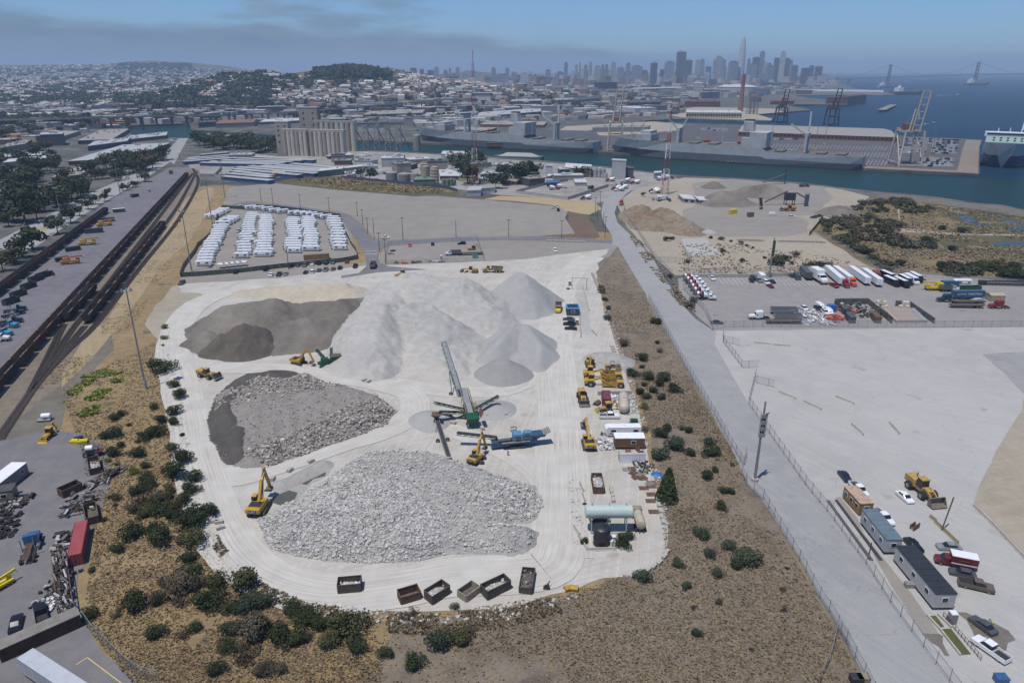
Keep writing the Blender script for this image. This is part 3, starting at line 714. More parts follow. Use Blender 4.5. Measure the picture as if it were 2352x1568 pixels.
def rigid_truck(body):
 """medium truck with hood: body chooses dump tub, mixer drum, box or tank"""
 r=thing({'dump':'dump_truck','mixer':'mixer_truck','box':'box_truck','tank':'water_truck'}[body],'truck','truck')
 mb=MB();mb.extr([(2.2,.95),(2.15,1.9),(3.6,1.65),(3.75,.9)],-.95,.95,0,.14,.92)
 mb.extr([(.7,.9),(.7,2.65),(1.95,2.7),(2.35,1.95),(2.3,.9)],-1.1,1.1,0,.1,.95)
 mb.build('cab',[PP],r,True)
 g=MB();g.extr([(2.0,1.98),(1.92,2.6),(2.02,2.6),(2.4,1.98)],-1.0,1.0,0)
 for s in (-1,1):g.box((1.45,s*1.1,2.25),(.8,.06,.6),0)
 g.build('windows',GLASS,r)
 mb=MB()
 for s in (-1,1):mb.box((-.6,s*.42,.85),(8.2,.14,.3),0)
 mb.box((3.8,0,.65),(.2,2.3,.35),1)
 mb.build('frame',[CHAS,GALV],r)
 mb=MB()
 if body=='dump':
  for s in (-1,1):
   mb.box((-2.0,s*1.18,1.95),(4.9,.1,1.5),0)
   for i in range(5):mb.box((-4.1+i*1.05,s*1.26,1.9),(.14,.1,1.4),0)
  mb.box((.45,0,2.1),(.1,2.4,1.9),0);mb.box((-4.45,0,1.9),(.1,2.4,1.4),0);mb.box((-2,0,1.25),(4.9,2.4,.12),1);mb.box((1.0,0,3.0),(1.1,2.2,.08),0)
  mb.build('dump_body',[M('dump_proto',(.12,.12,.12),.6,.4,1),RUST],r)
 elif body=='mixer':
  a=math.radians(12)
  pr=[(.45,-2.6),(.75,-2.4),(1.0,-1.6),(1.24,-.5),(1.26,.4),(1.05,1.4),(.7,2.1),(.35,2.3)]
  cols=[3,0,1,2,0,0,0]
  for k in range(7):
   n=14;vs=[]
   for q in (k,k+1):
    rr,h=pr[q]
    vs+=[(-1.9+h*math.cos(a)*1.0-0,rr*math.cos(2*PI*i/n),2.45-h*math.sin(a)+rr*math.sin(2*PI*i/n)) for i in range(n)]
   mb.add(vs,[(i,(i+1)%n,n+(i+1)%n,n+i) for i in range(n)],cols[k])
  mb.build('drum',[PW,CAR['red'],CAR['dark'],CHAS],r,True)
  mb=MB();mb.box((-4.6,0,2.7),(.7,1.0,.8),0,top=(1.3,1.3));mb.bar((-4.7,0,2.4),(-5.4,0,1.3),.5,.12,0);mb.bar((-4.4,.5,.9),(-4.4,.5,2.4),.16);mb.bar((-4.4,-.5,.9),(-4.4,-.5,2.4),.16);mb.build('chute',GALV,r)
 elif body=='box':
  mb.box((-1.9,0,2.4),(5.0,2.45,2.7),0);mb.box((-4.42,0,2.3),(.05,2.2,2.3),1);mb.build('cargo_box',[PW,GALV],r)
 else :
  mb.lathe((-2.0,0,1.95),[(.6,-2.4),(1.0,-2.2),(1.05,0),(1.0,2.2),(.6,2.4)],16,0,'X');mb.build('tank',[M('tank_dusty',S(196,186,166),.5,.3,.8)],r,True)
 wheels(r,(2.95,-2.3,-3.6),.98,.5,.42)
 return r
for _b in ('dump','mixer','box','tank'):
 BUILD[_b]=( lambda b: lambda :rigid_truck(b))(_b)
def travel_trailer(L=7.6,fifth=False):
 r=thing('travel_trailer','trailer','trailer')
 mb=MB();h=L/2
 mb.extr([(-h,.55),(-h,2.85),(-h+.15,3.0),(h-.7,3.0),(h-.15,2.5),(h,1.6),(h-.35,.55)],-1.2,1.2,0,.08,.97)
 for s in (-1,1):mb.box((-.3,s*1.205,1.15),(L-1.6,.02,.42),1)
 mb.build('body',[PW,M('trailer_stripe',(.18,.19,.2),.5,.3,.5)],r,True)
 for s in (-1,1):
  for x in (-h+1.5,h-2.2):m=MB();m.box((x,s*1.21,1.95),(1.3,.03,.6));m.build('window',GLASS,r)
 mb=MB();mb.box((-.4,0,3.12),(.9,.7,.26),0,top=(.85,.85));mb.build('roof_unit',PW,r)
 mb=MB();mb.bar((h-.4,.6,.5),(h+1.1,0,.5),.12);mb.bar((h-.4,-.6,.5),(h+1.1,0,.5),.12);mb.box((h+.7,0,.8),(.35,.5,.5));mb.build('hitch',CHAS,r)
 wheels(r,(-.9,-.1),1.08,.36,.22)
 return r
BUILD['rv']=travel_trailer
BUILD['rv_long']= lambda :travel_trailer(9.4)
def bus():
 r=thing('shuttle_bus','bus','bus')
 mb=MB();mb.extr([(-5,.4),(-5,2.9),(-4.8,3.1),(3.4,3.1),(3.7,2.4),(4.0,1.5),(5.1,1.3),(5.2,.45)],-1.2,1.2,0,.12,.95)
 mb.box((-.8,0,3.13),(8.0,2.1,.06),1);mb.build('body',[PP,PW],r,True)
 for s in (-1,1):m=MB();m.box((-.8,s*1.2,2.15),(7.6,.04,.85));m.build('side_window',GLASS,r)
 mb=MB();mb.extr([(3.45,1.6),(3.4,2.8),(3.55,2.8),(4.05,1.6)],-1.05,1.05);mb.build('windscreen',GLASS,r)
 wheels(r,(-3.2,4.0),1.0,.45,.35)
 return r
BUILD['bus']=bus
def rolloff(L=6.7,h=1.7,load=None,name='roll_off_container'):
 r=thing(name,'bin','roll-off bin')
 mb=MB();w=2.4
 for s in (-1,1):
  mb.box((0,s*w/2,h/2+.15),(L,.07,h),0);mb.box((0,s*w/2,h+.15),(L,.16,.12),0)
  for i in range(9):mb.box((-L/2+.3+i*(L-.6)/8,s*(w/2+.07),h/2+.15),(.11,.1,h),0)
 for s in (-1,1):
  mb.box((s*L/2,0,h/2+.15),(.07,w,h),0);mb.box((s*L/2,0,h+.15),(.14,w,.12),0)
  for i in range(4):mb.box((s*(L/2+.05),-.9+.6*i,h/2+.15),(.09,.09,h),0)
 mb.build('walls',[PP],r)
 mb=MB();mb.box((0,0,.2),(L-.1,w-.1,.12));mb.build('floor',M('bin_floor',S(140,110,86),.9,.4,.8),r)
 if load:
  n=14;xs=np.linspace(-L/2+.08,L/2-.08,n);ys=np.linspace(-w/2+.06,w/2-.06,8)
  X,Y=np.meshgrid(xs,ys);Zz=.3+h*load[1]*np.clip(1-(X/(L*.62))**2-(Y/2.2)**2,0,1)+.22*fbm(X*2+load[2],Y*2,3,int(load[2]))
  ii=(np.arange(7)[:,None]*n+np.arange(n-1)[None]).ravel()
  ld=nmesh('load',np.column_stack([X.ravel(),Y.ravel(),Zz.ravel()]),np.column_stack([ii,ii+1,ii+n+1,ii+n]),load[0],r)
  if load[1]>.25:
   k=60;ps=np.column_stack([RNG.uniform(-L/2.3,L/2.3,k),RNG.uniform(-.95,.95,k),.25+h*load[1]*RNG.uniform(.3,.95,k)])
   VV,FF=stamp(CUBE_V,CUBE_F,ps,np.column_stack([RNG.uniform(.15,.6,k),RNG.uniform(.1,.4,k),RNG.uniform(.05,.25,k)]),RNG.uniform(0,6,k),.15,.5)
   tag(nmesh('scrap_pieces',VV,FF,load[3],ld),kind='stuff')
 return r
def container(L=12.2,h=2.6,mat=None,name='shipping_container',roof=None):
 r=thing(name,'container','container')
 mb=MB();w=2.44;n=int(L/.56)
 pts=[]
 for i in range(n):
  x=-L/2+L*i/n;q=L/n
  pts+=[(x,0),(x+q*.35,0),(x+q*.5,.05),(x+q*.85,.05)]
 pts.append((L/2,0))
 for s in (-1,1):
  vs=[(x,s*(w/2-d),z) for x,d in pts for z in (.15,h)]
  fs=[(2*i,2*i+2,2*i+3,2*i+1) for i in range(len(pts)-1)]
  mb.add(vs,fs,0)
  mb.box((0,s*(w/2-.04),.1),(L,.1,.2),0);mb.box((0,s*(w/2-.04),h-.05),(L,.1,.12),0)
  for e in (-1,1):mb.box((e*(L/2-.06),s*(w/2-.05),h/2),(.14,.12,h),0)
 mb.box((L/2-.08,0,h/2),(.05,w-.1,h-.1),0)
 mb.build('walls',[mat],r)
 mb=MB();mb.box((0,0,h-.02),(L-.05,w-.06,.06));mb.build('roof',roof or mat,r)
 mb=MB()
 for s in (-1,1):
  mb.box((-L/2+.04,s*.59,h/2),(.05,1.12,h-.25),0)
  for q in (.3,.85):mb.cyl((-L/2-.02,s*q,.25),(-L/2-.02,s*q,h-.2),.03,n=6,m=1)
 mb.build('doors',[mat,GALV],r)
 return r
def cabin(name,cat,L,w,h,wall,roof,z0=.6,wins=((-.3,-1),(.1,-1),(.35,-1)),pitch=0.0,end_win=True):
 """site office on skids: long side along x"""
 r=thing(name,'office',cat)
 mb=MB();mb.box((0,0,z0+h/2),(L,w,h))
 for i in range(int(L/1.2)):
  for s in (-1,1):mb.box((-L/2+.6+i*1.2,s*w/2,z0+h/2),(.05,.04,h-.05))
 mb.build('walls',wall,r)
 mb=MB()
 if pitch:
  mb.extr([(-w/2-.1,z0+h),(0,z0+h+pitch),(w/2+.1,z0+h)],-L/2-.1,L/2+.1)
  mb.v=[(y,-x,z) for x,y,z in mb.v]
 else :
  mb.box((0,0,z0+h+.06),(L+.15,w+.15,.14))
  for i in range(int(L/1.6)):mb.box((-L/2+.8+i*1.6,0,z0+h+.15),(.05,w,.04))
 mb.build('roof',roof,r)
 for fx,s in wins:
  m=MB();m.box((fx*L,s*w/2,z0+h*.58),(1.3,.12,1.0));f=m.build('window',PW,r)
  m=MB();m.box((fx*L,s*(w/2+.06),z0+h*.58),(1.1,.03,.82));m.build('pane',GLASS,f)
 if end_win:
  m=MB();m.box((L/2,0,z0+h*.58),(.12,1.2,1.0));f=m.build('window',PW,r)
  m=MB();m.box((L/2+.06,0,z0+h*.58),(.03,1.0,.82));m.build('pane',GLASS,f)
 m=MB();m.box((-.05*L,w/2+.02,z0+1.05),(.95,.06,2.0));m.build('door',GALV2,r)
 mb=MB()
 for i in range(4):
  for s in (-1,1):mb.box((-L/2+.8+i*(L-1.6)/3,s*(w/2-.3),z0/2),(.4,.4,z0))
 mb.build('supports',CHAS,r)
 return r
def tracks(r,L,gauge,w,h,rz=0.0,mat=None):
 for s in (-1,1):
  mb=MB();R=h/2;n=7;pr=[]
  for k in range(n):pr.append((L/2-R+R*math.cos(-PI/2+PI*k/(n-1)),R+R*math.sin(-PI/2+PI*k/(n-1))))
  for k in range(n):pr.append((-L/2+R+R*math.cos(PI/2+PI*k/(n-1)),R+R*math.sin(PI/2+PI*k/(n-1))))
  mb.extr(pr,s*gauge/2-w/2,s*gauge/2+w/2,0)
  for k in range(int(L/.42)):
   for zz in (.0,h):mb.box((-L/2+R+k*.42,s*gauge/2,zz),(.09,w*1.04,.08),0)
  for k in range(4):mb.cyl((-L/2+R+k*(L-2*R)/3,s*(gauge/2+w/2+.02),R),(-L/2+R+k*(L-2*R)/3,s*(gauge/2-w/2-.02),R),R*.55,n=10,m=1)
  o=mb.build('track',[M('track_steel',(.06,.055,.05),.7,.4,2),mat or CATY],r);o.rotation_euler=(0,0,rz)
def beam_arm(mb,pts,w,h0,h1,m=0):
 for i in range(len(pts)-1):
  f=i/max(1,len(pts)-1)
  mb.bar(pts[i],pts[i+1],w,h0+(h1-h0)*f,m)
def excavator(label,loc,rz,rzu,apex,tip,curl=-1.9,s=1.0,col=None,letters='CAT'):
 """rz turns the tracks, rzu the upper works; apex and tip are (reach, height) of the boom top and the stick end"""
 col=col or CATY
 r=thing('excavator',label,'excavator',loc,0)
 tracks(r,4.9*s,2.6*s,.7*s,.95*s,rz,CHAS)
 parts=[]
 mb=MB();mb.cyl((0,0,.8*s),(0,0,1.15*s),.8*s,n=16);parts.append(mb.build('turntable',CHAS,r))
 mb=MB();mb.box((-.55*s,0,1.6*s),(3.6*s,2.75*s,.95*s),0,top=(.98,.96))
 mb.box((-1.2*s,0,2.12*s),(1.9*s,2.4*s,.12*s),1);mb.box((.6*s,-.9*s,1.9*s),(1.3*s,.9*s,.5*s),0)
 mb.bar((-.2*s,-1.25*s,2.1*s),(-.2*s,-1.25*s,2.8*s),.06,m=1);mb.cyl((-.9*s,-.7*s,2.1*s),(-.9*s,-.7*s,2.75*s),.1*s,n=8,m=1)
 parts.append(mb.build('house',[col,CHAS],r,True))
 mb=MB();pr=[(-2.1,1.05),(-2.95,1.15),(-3.05,1.5),(-3.0,2.1),(-2.3,2.25),(-2.1,2.2)]
 mb.extr([(x*s,z*s) for x,z in pr],-1.38*s,1.38*s,0,.25*s,.9);cw=mb.build('counterweight',col,r,True);parts.append(cw)
 if letters:
  mb=MB();mb.box((-3.06*s,0,1.66*s),(.03,1.5*s,.66*s));pl=mb.build('badge',M('badge_black',(.012,.012,.012),.4,.1,1),cw)
  text(letters,.66*s,cw,(-3.085*s,0,1.65*s),(PI/2,0,-PI/2),PW)
 mb=MB();mb.extr([(x*s,z*s) for x,z in [(.0,1.1),(.0,2.85),(.25,2.95),(1.25,2.9),(1.6,2.0),(1.6,1.1)]],.45*s,1.4*s,0,.06,.95)
 mb.box((.65*s,.93*s,2.97*s),(1.2*s,.9*s,.06*s),1);cb=mb.build('cab',[GLASS,col],r);parts.append(cb)
 ax,az=apex;tx,tz=tip
 mb=MB();mid=(.35*s+(ax-.35*s)*.55,0,1.9*s+(az-1.9*s)*.72)
 beam_arm(mb,[(.35*s,0,1.8*s),mid,(ax,0,az)],.5*s,.75*s,.6*s)
 for q in (-1,1):mb.bar((1.1*s,q*.32*s,1.5*s),(mid[0],q*.32*s,mid[2]-.1),.16*s,m=1)
 parts.append(mb.build('boom',[col,STEEL],r))
 mb=MB();d=Vector((tx-ax,0,tz-az)).normalized();bk=Vector((ax,0,az))-d*.8*s
 beam_arm(mb,[tuple(bk),(tx,0,tz)],.38*s,.6*s,.4*s);mb.bar((mid[0]+.3,0,mid[2]+.45*s),tuple(bk+Vector((0,0,.1))),.18*s,m=1)
 parts.append(mb.build('stick',[col,STEEL],r))
 mb=MB();a=math.atan2(d.z,d.x)+curl
 ca,sa=math.cos(a),math.sin(a);pr=[(0,.1),(.25,.45),(.9,.55),(1.5,.3),(1.45,-.1),(1.1,.2),(.5,.15),(.15,-.15)]
 mb.extr([(tx+(x*ca-z*sa)*s,tz+(x*sa+z*ca)*s) for x,z in pr],-.65*s,.65*s,0)
 parts.append(mb.build('bucket',[M('bucket_steel',(.12,.09,.06),.6,.5,2)],r))
 for p in parts:p.rotation_euler=(0,0,rzu)
 return r
def wheel_loader(label,loc,rz,s=1.0,col=None,bz=.35,load=None):
 col=col or CATY
 r=thing('wheel_loader',label,'wheel loader',loc,rz)
 mb=MB();mb.extr([(x*s,z*s) for x,z in [(-4.0,1.2),(-4.0,2.5),(-3.4,2.65),(-1.1,2.6),(-1.0,1.1)]],-1.1*s,1.1*s,0,.2,.92)
 mb.box((-.3*s,0,1.3*s),(2.6*s,1.4*s,.8*s),0);mb.box((1.4*s,0,1.4*s),(1.8*s,1.3*s,1.1*s),0)
 mb.cyl((-2.4*s,.4*s,2.6*s),(-2.4*s,.4*s,3.4*s),.1*s,n=8,m=1)
 mb.build('body',[col,CHAS],r,True)
 mb=MB();mb.box((-.15*s,0,2.6*s),(1.6*s,1.6*s,1.6*s),0,top=(.9,.9));cb=mb.build('cab',GLASS,r)
 mb=MB();mb.box((-.15*s,0,3.46*s),(1.8*s,1.7*s,.14*s));mb.build('cab_roof',col,cb)
 for x in (-2.1,1.7):
  for q in (-1,1):wheel(r,x*s,q*1.25*s,round(.9*s,3),round(.75*s,3))
 mb=MB()
 for q in (-1,1):
  mb.bar((1.2*s,q*.6*s,2.1*s),(2.8*s,q*.6*s,1.5*s),.25*s,.45*s);mb.bar((2.8*s,q*.6*s,1.5*s),(3.9*s,q*.6*s,(bz+.4)*s),.22*s,.4*s)
 mb.build('lift_arms',col,r)
 mb=MB();pr=[(3.8,.15),(5.3,0),(5.35,.12),(4.0,.35),(3.9,1.3),(4.3,1.65),(4.15,1.72),(3.65,1.35)]
 mb.extr([(x*s,(z+bz-.1)*s) for x,z in pr],-1.55*s,1.55*s,0)
 for q in (-1,1):mb.extr([(x*s,(z+bz-.1)*s) for x,z in [(3.8,.15),(5.2,.05),(4.3,1.6),(3.7,1.3)]],q*1.55*s-.03,q*1.55*s+.03,0)
 bk=mb.build('bucket',M('loader_bucket',(.16,.14,.11),.6,.4,1),r)
 if load:
  mb=MB();mb.box((4.4*s,0,(bz+.75)*s),(1.0*s,2.8*s,1.0*s),0,top=(.3,.5));mb.build('load',load,bk)
 return r
def dozer(label,loc,rz,col=None):
 col=col or CATD
 r=thing('bulldozer',label,'bulldozer',loc,rz);tracks(r,4.2,2.2,.6,1.1,0,col)
 mb=MB();mb.extr([(-1.8,.7),(-1.8,1.7),(.0,1.8),(2.0,1.6),(2.1,.7)],-.75,.75,0,.1,.95);mb.cyl((1.2,.3,1.6),(1.2,.3,2.4),.08,n=8,m=1);mb.build('body',[col,CHAS],r)
 mb=MB();mb.box((-.8,0,2.3),(1.4,1.5,1.1),0,top=(.9,.9));c=mb.build('cab',GLASS,r);mb=MB();mb.box((-.8,0,2.9),(1.7,1.7,.12));mb.build('cab_roof',col,c)
 mb=MB();mb.extr([(2.7,.1),(2.95,.15),(2.85,.7),(3.0,1.3),(2.85,1.3),(2.65,.7)],-1.8,1.8,0)
 for q in (-1,1):mb.bar((.2,q*1.5,.6),(2.7,q*1.4,.5),.2)
 mb.build('blade',[col],r)
 mb=MB();mb.box((-2.4,0,1.0),(.5,1.2,.5));mb.bar((-2.6,0,1.2),(-2.7,0,.2),.2);mb.build('ripper',CHAS,r)
 return r
def grader(label,loc,rz):
 r=thing('road_grader',label,'road grader',loc,rz)
 mb=MB();mb.extr([(-4.2,1.0),(-4.2,2.2),(-1.6,2.2),(-1.5,1.0)],-.75,.75,0,.1,.95);mb.bar((-1.5,0,1.5),(.2,0,2.1),.5,.5);mb.bar((.2,0,2.1),(3.6,0,1.6),.35,.4);mb.box((3.7,0,1.3),(.7,1.6,.5));mb.build('frame',CATD,r)
 mb=MB();mb.box((-.8,0,2.4),(1.4,1.5,1.7),0,top=(.92,.92));c=mb.build('cab',GLASS,r);mb=MB();mb.box((-.8,0,3.3),(1.6,1.6,.12));mb.build('cab_roof',CATD,c)
 mb=MB();mb.bar((.9,-1.9,.45),(1.9,1.9,.45),.12,.65);mb.cyl((1.4,0,.9),(1.4,0,1.0),.8,n=16);mb.build('blade',CATD,r)
 for x in (-3.6,-2.2,3.6):
  for q in (-1,1):wheel(r,x,q*1.1,.68,.45)
 return r
def hauler(label,loc,rz):
 r=thing('articulated_hauler',label,'haul truck',loc,rz)
 mb=MB();mb.extr([(1.6,1.2),(1.6,2.5),(3.6,2.1),(4.9,1.8),(5.0,1.1)],-1.25,1.25,0,.2,.9);mb.box((.2,0,1.4),(2.6,1.0,.5),1);mb.build('hood',[CATY,CHAS],r,True)
 mb=MB();mb.extr([(1.2,1.6),(1.2,3.2),(2.6,3.2),(3.0,2.3),(3.0,1.6)],-.9,.9,0,.1,.95);c=mb.build('cab',GLASS,r);mb=MB();mb.box((1.85,0,3.28),(1.7,1.8,.14));mb.build('cab_roof',CATY,c)
 mb=MB();bm=[(-5.2,2.4),(-4.6,1.5),(.4,1.5),(.6,3.0),(.45,3.0),(.25,1.65),(-4.5,1.65),(-5.1,2.5)]
 mb.extr(bm,-1.5,1.5,0)
 for q in (-1,1):mb.extr([(-5.2,2.4),(-4.6,1.5),(.5,1.5),(.6,3.0),(.0,2.95),(-4.7,2.75)],q*1.5-.05,q*1.5+.05,0)
 mb.build('dump_body',M('hauler_body',S(150,126,88),.8,.4,.8),r)
 for x in (3.3,-1.9,-3.6):
  for q in (-1,1):wheel(r,x,q*1.2,.85,.65)
 return r
def scraper(label,loc,rz):
 r=thing('motor_scraper',label,'scraper',loc,rz)
 mb=MB();mb.extr([(3.3,1.2),(3.3,2.3),(6.2,2.1),(6.5,1.7),(6.4,1.0)],-1.3,1.3,0,.2,.9);mb.build('tractor_body',CATY,r,True)
 mb=MB();mb.extr([(3.6,2.2),(3.6,3.5),(4.9,3.5),(5.2,2.2)],-1.2,.2,0,.08,.95);c=mb.build('cab',GLASS,r);mb=MB();mb.box((4.25,-.5,3.58),(1.6,1.6,.14));mb.build('cab_roof',CATY,c)
 mb=MB();mb.bar((3.3,0,2.0),(1.2,0,2.7),.6,.5)
 for q in (-1,1):mb.bar((1.4,q*.3,2.6),(.4,q*1.6,2.2),.35);mb.bar((.4,q*1.6,2.2),(-1.8,q*1.6,1.2),.3,.4)
 mb.build('gooseneck',CATY,r)
 mb=MB()
 for q in (-1,1):mb.extr([(1.0,.6),(1.0,1.6),(-2.6,2.2),(-3.6,2.2),(-5.6,1.9),(-5.8,1.2),(-3.4,.5)],q*1.55-.08,q*1.55+.08,0)
 mb.box((-2.9,0,1.4),(.15,3.0,1.8),1);mb.box((-1.0,0,.55),(3.6,3.0,.15),1);mb.box((-4.6,0,1.4),(2.2,1.8,.9),0)
 mb.build('bowl',[CATY,RUST],r)
 mb=MB()
 for k in range(6):mb.box((.7-.34*k,0,1.3+.3*k),(.12,2.6,.34),0)
 mb.bar((1.0,1.2,.9),(-1.2,1.2,3.0),.16,m=1);mb.bar((1.0,-1.2,.9),(-1.2,-1.2,3.0),.16,m=1);mb.build('elevator',[RUST,CATY],r)
 for x in (4.4,-4.7):
  for q in (-1,1):wheel(r,x,q*1.45,1.0,.8)
 return r
def backhoe(label,loc,rz,col=None):
 col=col or CATY
 r=thing('backhoe_loader',label,'backhoe',loc,rz)
 mb=MB();mb.extr([(-.2,.7),(-.2,1.4),(1.7,1.35),(1.8,.7)],-.5,.5,0,.06,.95);mb.box((-1.0,0,.9),(1.9,1.5,.5));mb.build('body',col,r)
 mb=MB();mb.box((-.9,0,1.9),(1.5,1.4,1.5),0,top=(.9,.9));c=mb.build('cab',GLASS,r);mb=MB();mb.box((-.9,0,2.7),(1.7,1.6,.12));mb.build('cab_roof',col,c)
 mb=MB()
 for q in (-1,1):mb.bar((-.2,q*.65,1.4),(2.1,q*.65,.9),.15,.28);mb.bar((2.1,q*.65,.9),(2.5,q*.65,.3),.14,.24)
 mb.extr([(2.3,.1),(3.2,.05),(2.6,.25),(2.5,.9),(2.3,.8)],-1.15,1.15);mb.build('front_bucket',col,r)
 mb=MB();mb.bar((-1.9,0,1.0),(-2.7,0,3.2),.3,.35);mb.bar((-2.7,0,3.3),(-3.7,0,1.6),.25,.3);mb.extr([(-3.6,1.5),(-3.2,1.0),(-3.6,.7),(-4.0,1.2)],-.35,.35);mb.build('backhoe_arm',col,r)
 for q in (-1,1):wheel(r,-1.1,q*.85,.68,.45);wheel(r,1.2,q*.75,.48,.32)
 return r
def roller(label,loc,rz):
 r=thing('soil_compactor',label,'compactor',loc,rz)
 mb=MB();mb.extr([(-2.6,.8),(-2.6,1.8),(-.9,1.9),(-.8,.8)],-.9,.9,0,.1,.95);mb.box((.2,0,1.0),(1.6,1.0,.4));mb.box((1.7,1.15,.9),(2.0,.15,.4));mb.box((1.7,-1.15,.9),(2.0,.15,.4));mb.build('body',CATD,r)
 mb=MB()
 for x in (-.9,.3):
  for q in (-.7,.7):mb.bar((x,q,1.4),(x,q,2.8),.08)
 mb.box((-.3,0,2.85),(1.6,1.7,.1));mb.build('canopy',GALV2,r)
 mb=MB();mb.lathe((1.7,0,.8),[(.75,-1.05),(.8,-1.0),(.8,1.0),(.75,1.05)],20,0,'Y');mb.build('drum',RUST,r,True)
 for q in (-1,1):wheel(r,-1.6,q*1.0,.75,.5)
 return r
SKIN,HAIR=M('skin',(.35,.2,.14),.6,.1,5),M('dark_hair',(.03,.02,.015),.7,.2,8)
def person(label,loc,rz,shirt,legs,hat=None,bend=0.0,reach=.2):
 r=thing('person',label,'person',loc,rz)
 J={'pel':(0,0,.95),'chest':(.25*bend,0,1.3-.1*bend),'neck':(.42*bend,0,1.5-.22*bend),'head':(.55*bend,0,1.62-.25*bend),'top':(.6*bend,0,1.76-.26*bend)}
 rad={'pel':.15,'chest':.17,'neck':.065,'head':.1,'top':.07}
 E=[('pel','chest'),('chest','neck'),('neck','head'),('head','top')]
 for s,q in ((1,'l'),(-1,'r')):
  J['hip'+q]=(0,s*.11,.88);J['kn'+q]=(.05*s,s*.13,.48);J['an'+q]=(-.03*s,s*.14,.08);J['to'+q]=(.14-.03*s,s*.16,.04)
  cx,cz=J['chest'][0],J['chest'][2]
  J['sh'+q]=(cx+.08*bend,s*.22,cz+.12);J['el'+q]=(cx+.1+.2*bend,s*.28,cz-.16);J['wr'+q]=(cx+.2+reach,s*.24,cz-.32);J['ha'+q]=(cx+.28+reach,s*.23,cz-.36)
  for k,v in dict(hip=.11,kn=.075,an=.05,to=.045,sh=.075,el=.055,wr=.038,ha=.045).items():rad[k+q]=v
  E+=[('pel','hip'+q),('hip'+q,'kn'+q),('kn'+q,'an'+q),('an'+q,'to'+q),('chest','sh'+q),('sh'+q,'el'+q),('el'+q,'wr'+q),('wr'+q,'ha'+q)]
 ks=list(J);me=bpy.data.meshes.new('body');me.from_pydata([J[k] for k in ks],[(ks.index(a),ks.index(b)) for a,b in E],[])
 o=link('body',me,r);sk=o.modifiers.new('skin','SKIN')
 for i,k in enumerate(ks):me.skin_vertices[0].data[i].radius=(rad[k],rad[k])
 me.skin_vertices[0].data[0].use_root=True
 sub=o.modifiers.new('smooth','SUBSURF');sub.levels=sub.render_levels=1
 dg=bpy.context.evaluated_depsgraph_get();m2=bpy.data.meshes.new_from_object(o.evaluated_get(dg))
 for m in list(m2.materials):m2.materials.pop()
 for m in (SKIN,shirt,legs):m2.materials.append(m)
 nz=J['neck'][2]
 for p in m2.polygons:
  z=p.center.z;arm=abs(p.center.y)>.19 and z<J['chest'][2]-.1
  p.material_index=2 if z<.95 and not (arm and z>.8 and abs(p.center.y)>.21) else (1 if z<nz-.03 and not (arm and p.center.x>J['chest'][0]+.24) else 0);p.use_smooth=True
 o.modifiers.clear();o.data=m2
 mb=MB();h=J['top']
 mb.lathe((h[0]-.01,0,h[2]-.06),[(.125,-.02),(.13,.02),(.1,.09),(.04,.125)],12);mb.build('hard_hat' if hat else 'hair',hat or HAIR,r,True)
 return r
def light_mast(label,base,h,group=None,lamp=True):
 r=thing('light_tower',label,'light mast',base,0,group)
 mb=MB();mb.cyl((0,0,0),(0,0,2.5),.5,.5,10,1);mb.cyl((0,0,2.5),(0,0,h),.32,.16,10);mb.build('pole',[GALV,CONCR],r,True)
 if lamp:
  mb=MB();mb.lathe((0,0,h-.6),[(1.1,0),(1.2,.05),(1.2,.12),(1.1,.17)],14);mb.build('ring',GALV2,r)
  for k in range(6):
   a=k*PI/3;m=MB();m.box((1.35*math.cos(a),1.35*math.sin(a),h-.3),(.6,.5,.6),0,rz=a,top=(.7,.7));m.build('lamp',GALV,r)
 return r
def utility_pole(label,base,h,group,arm=True,rz=0.0):
 r=thing('utility_pole',label,'utility pole',base,rz,group)
 mb=MB();mb.cyl((0,0,0),(0,0,h),.2,.12,8);mb.build('pole',WOOD,r,True)
 if arm:
  mb=MB();mb.box((0,0,h-.5),(2.4,.14,.16));[mb.cyl((x,0,h-.42),(x,0,h-.15),.06,n=6) for x in (-1.0,-.4,.4,1.0)];mb.build('crossarm',WOOD,r)
 return r
def mesh_mat(name,c,clear):
 k=NT(name);tr=k.new('ShaderNodeBsdfTransparent');mx=k.new('ShaderNodeMixShader')
 k.b.inputs['Base Color'].default_value=(*c,1);k.b.inputs['Roughness'].default_value=.6
 tcc=k.new('ShaderNodeTexCoord').outputs['Object'];f=k.noise(tcc,.6,3)
 k.link(k.ramp(f,[(.3,(clear-.08,)*3),(.7,(clear+.06,)*3)]),mx.inputs['Fac'])
 k.link(k.b.outputs[0],mx.inputs[1]);k.link(tr.outputs[0],mx.inputs[2]);k.link(mx.outputs[0],k.n['Material Output'].inputs['Surface'])
 return k.m
CHAIN=mesh_mat('chain_link',(.3,.31,.31),.80)
SCREEN=mesh_mat('green_screen',S(52,72,62),.06)
BLACKS=mesh_mat('black_screen',(.03,.032,.032),.12)
_post={}
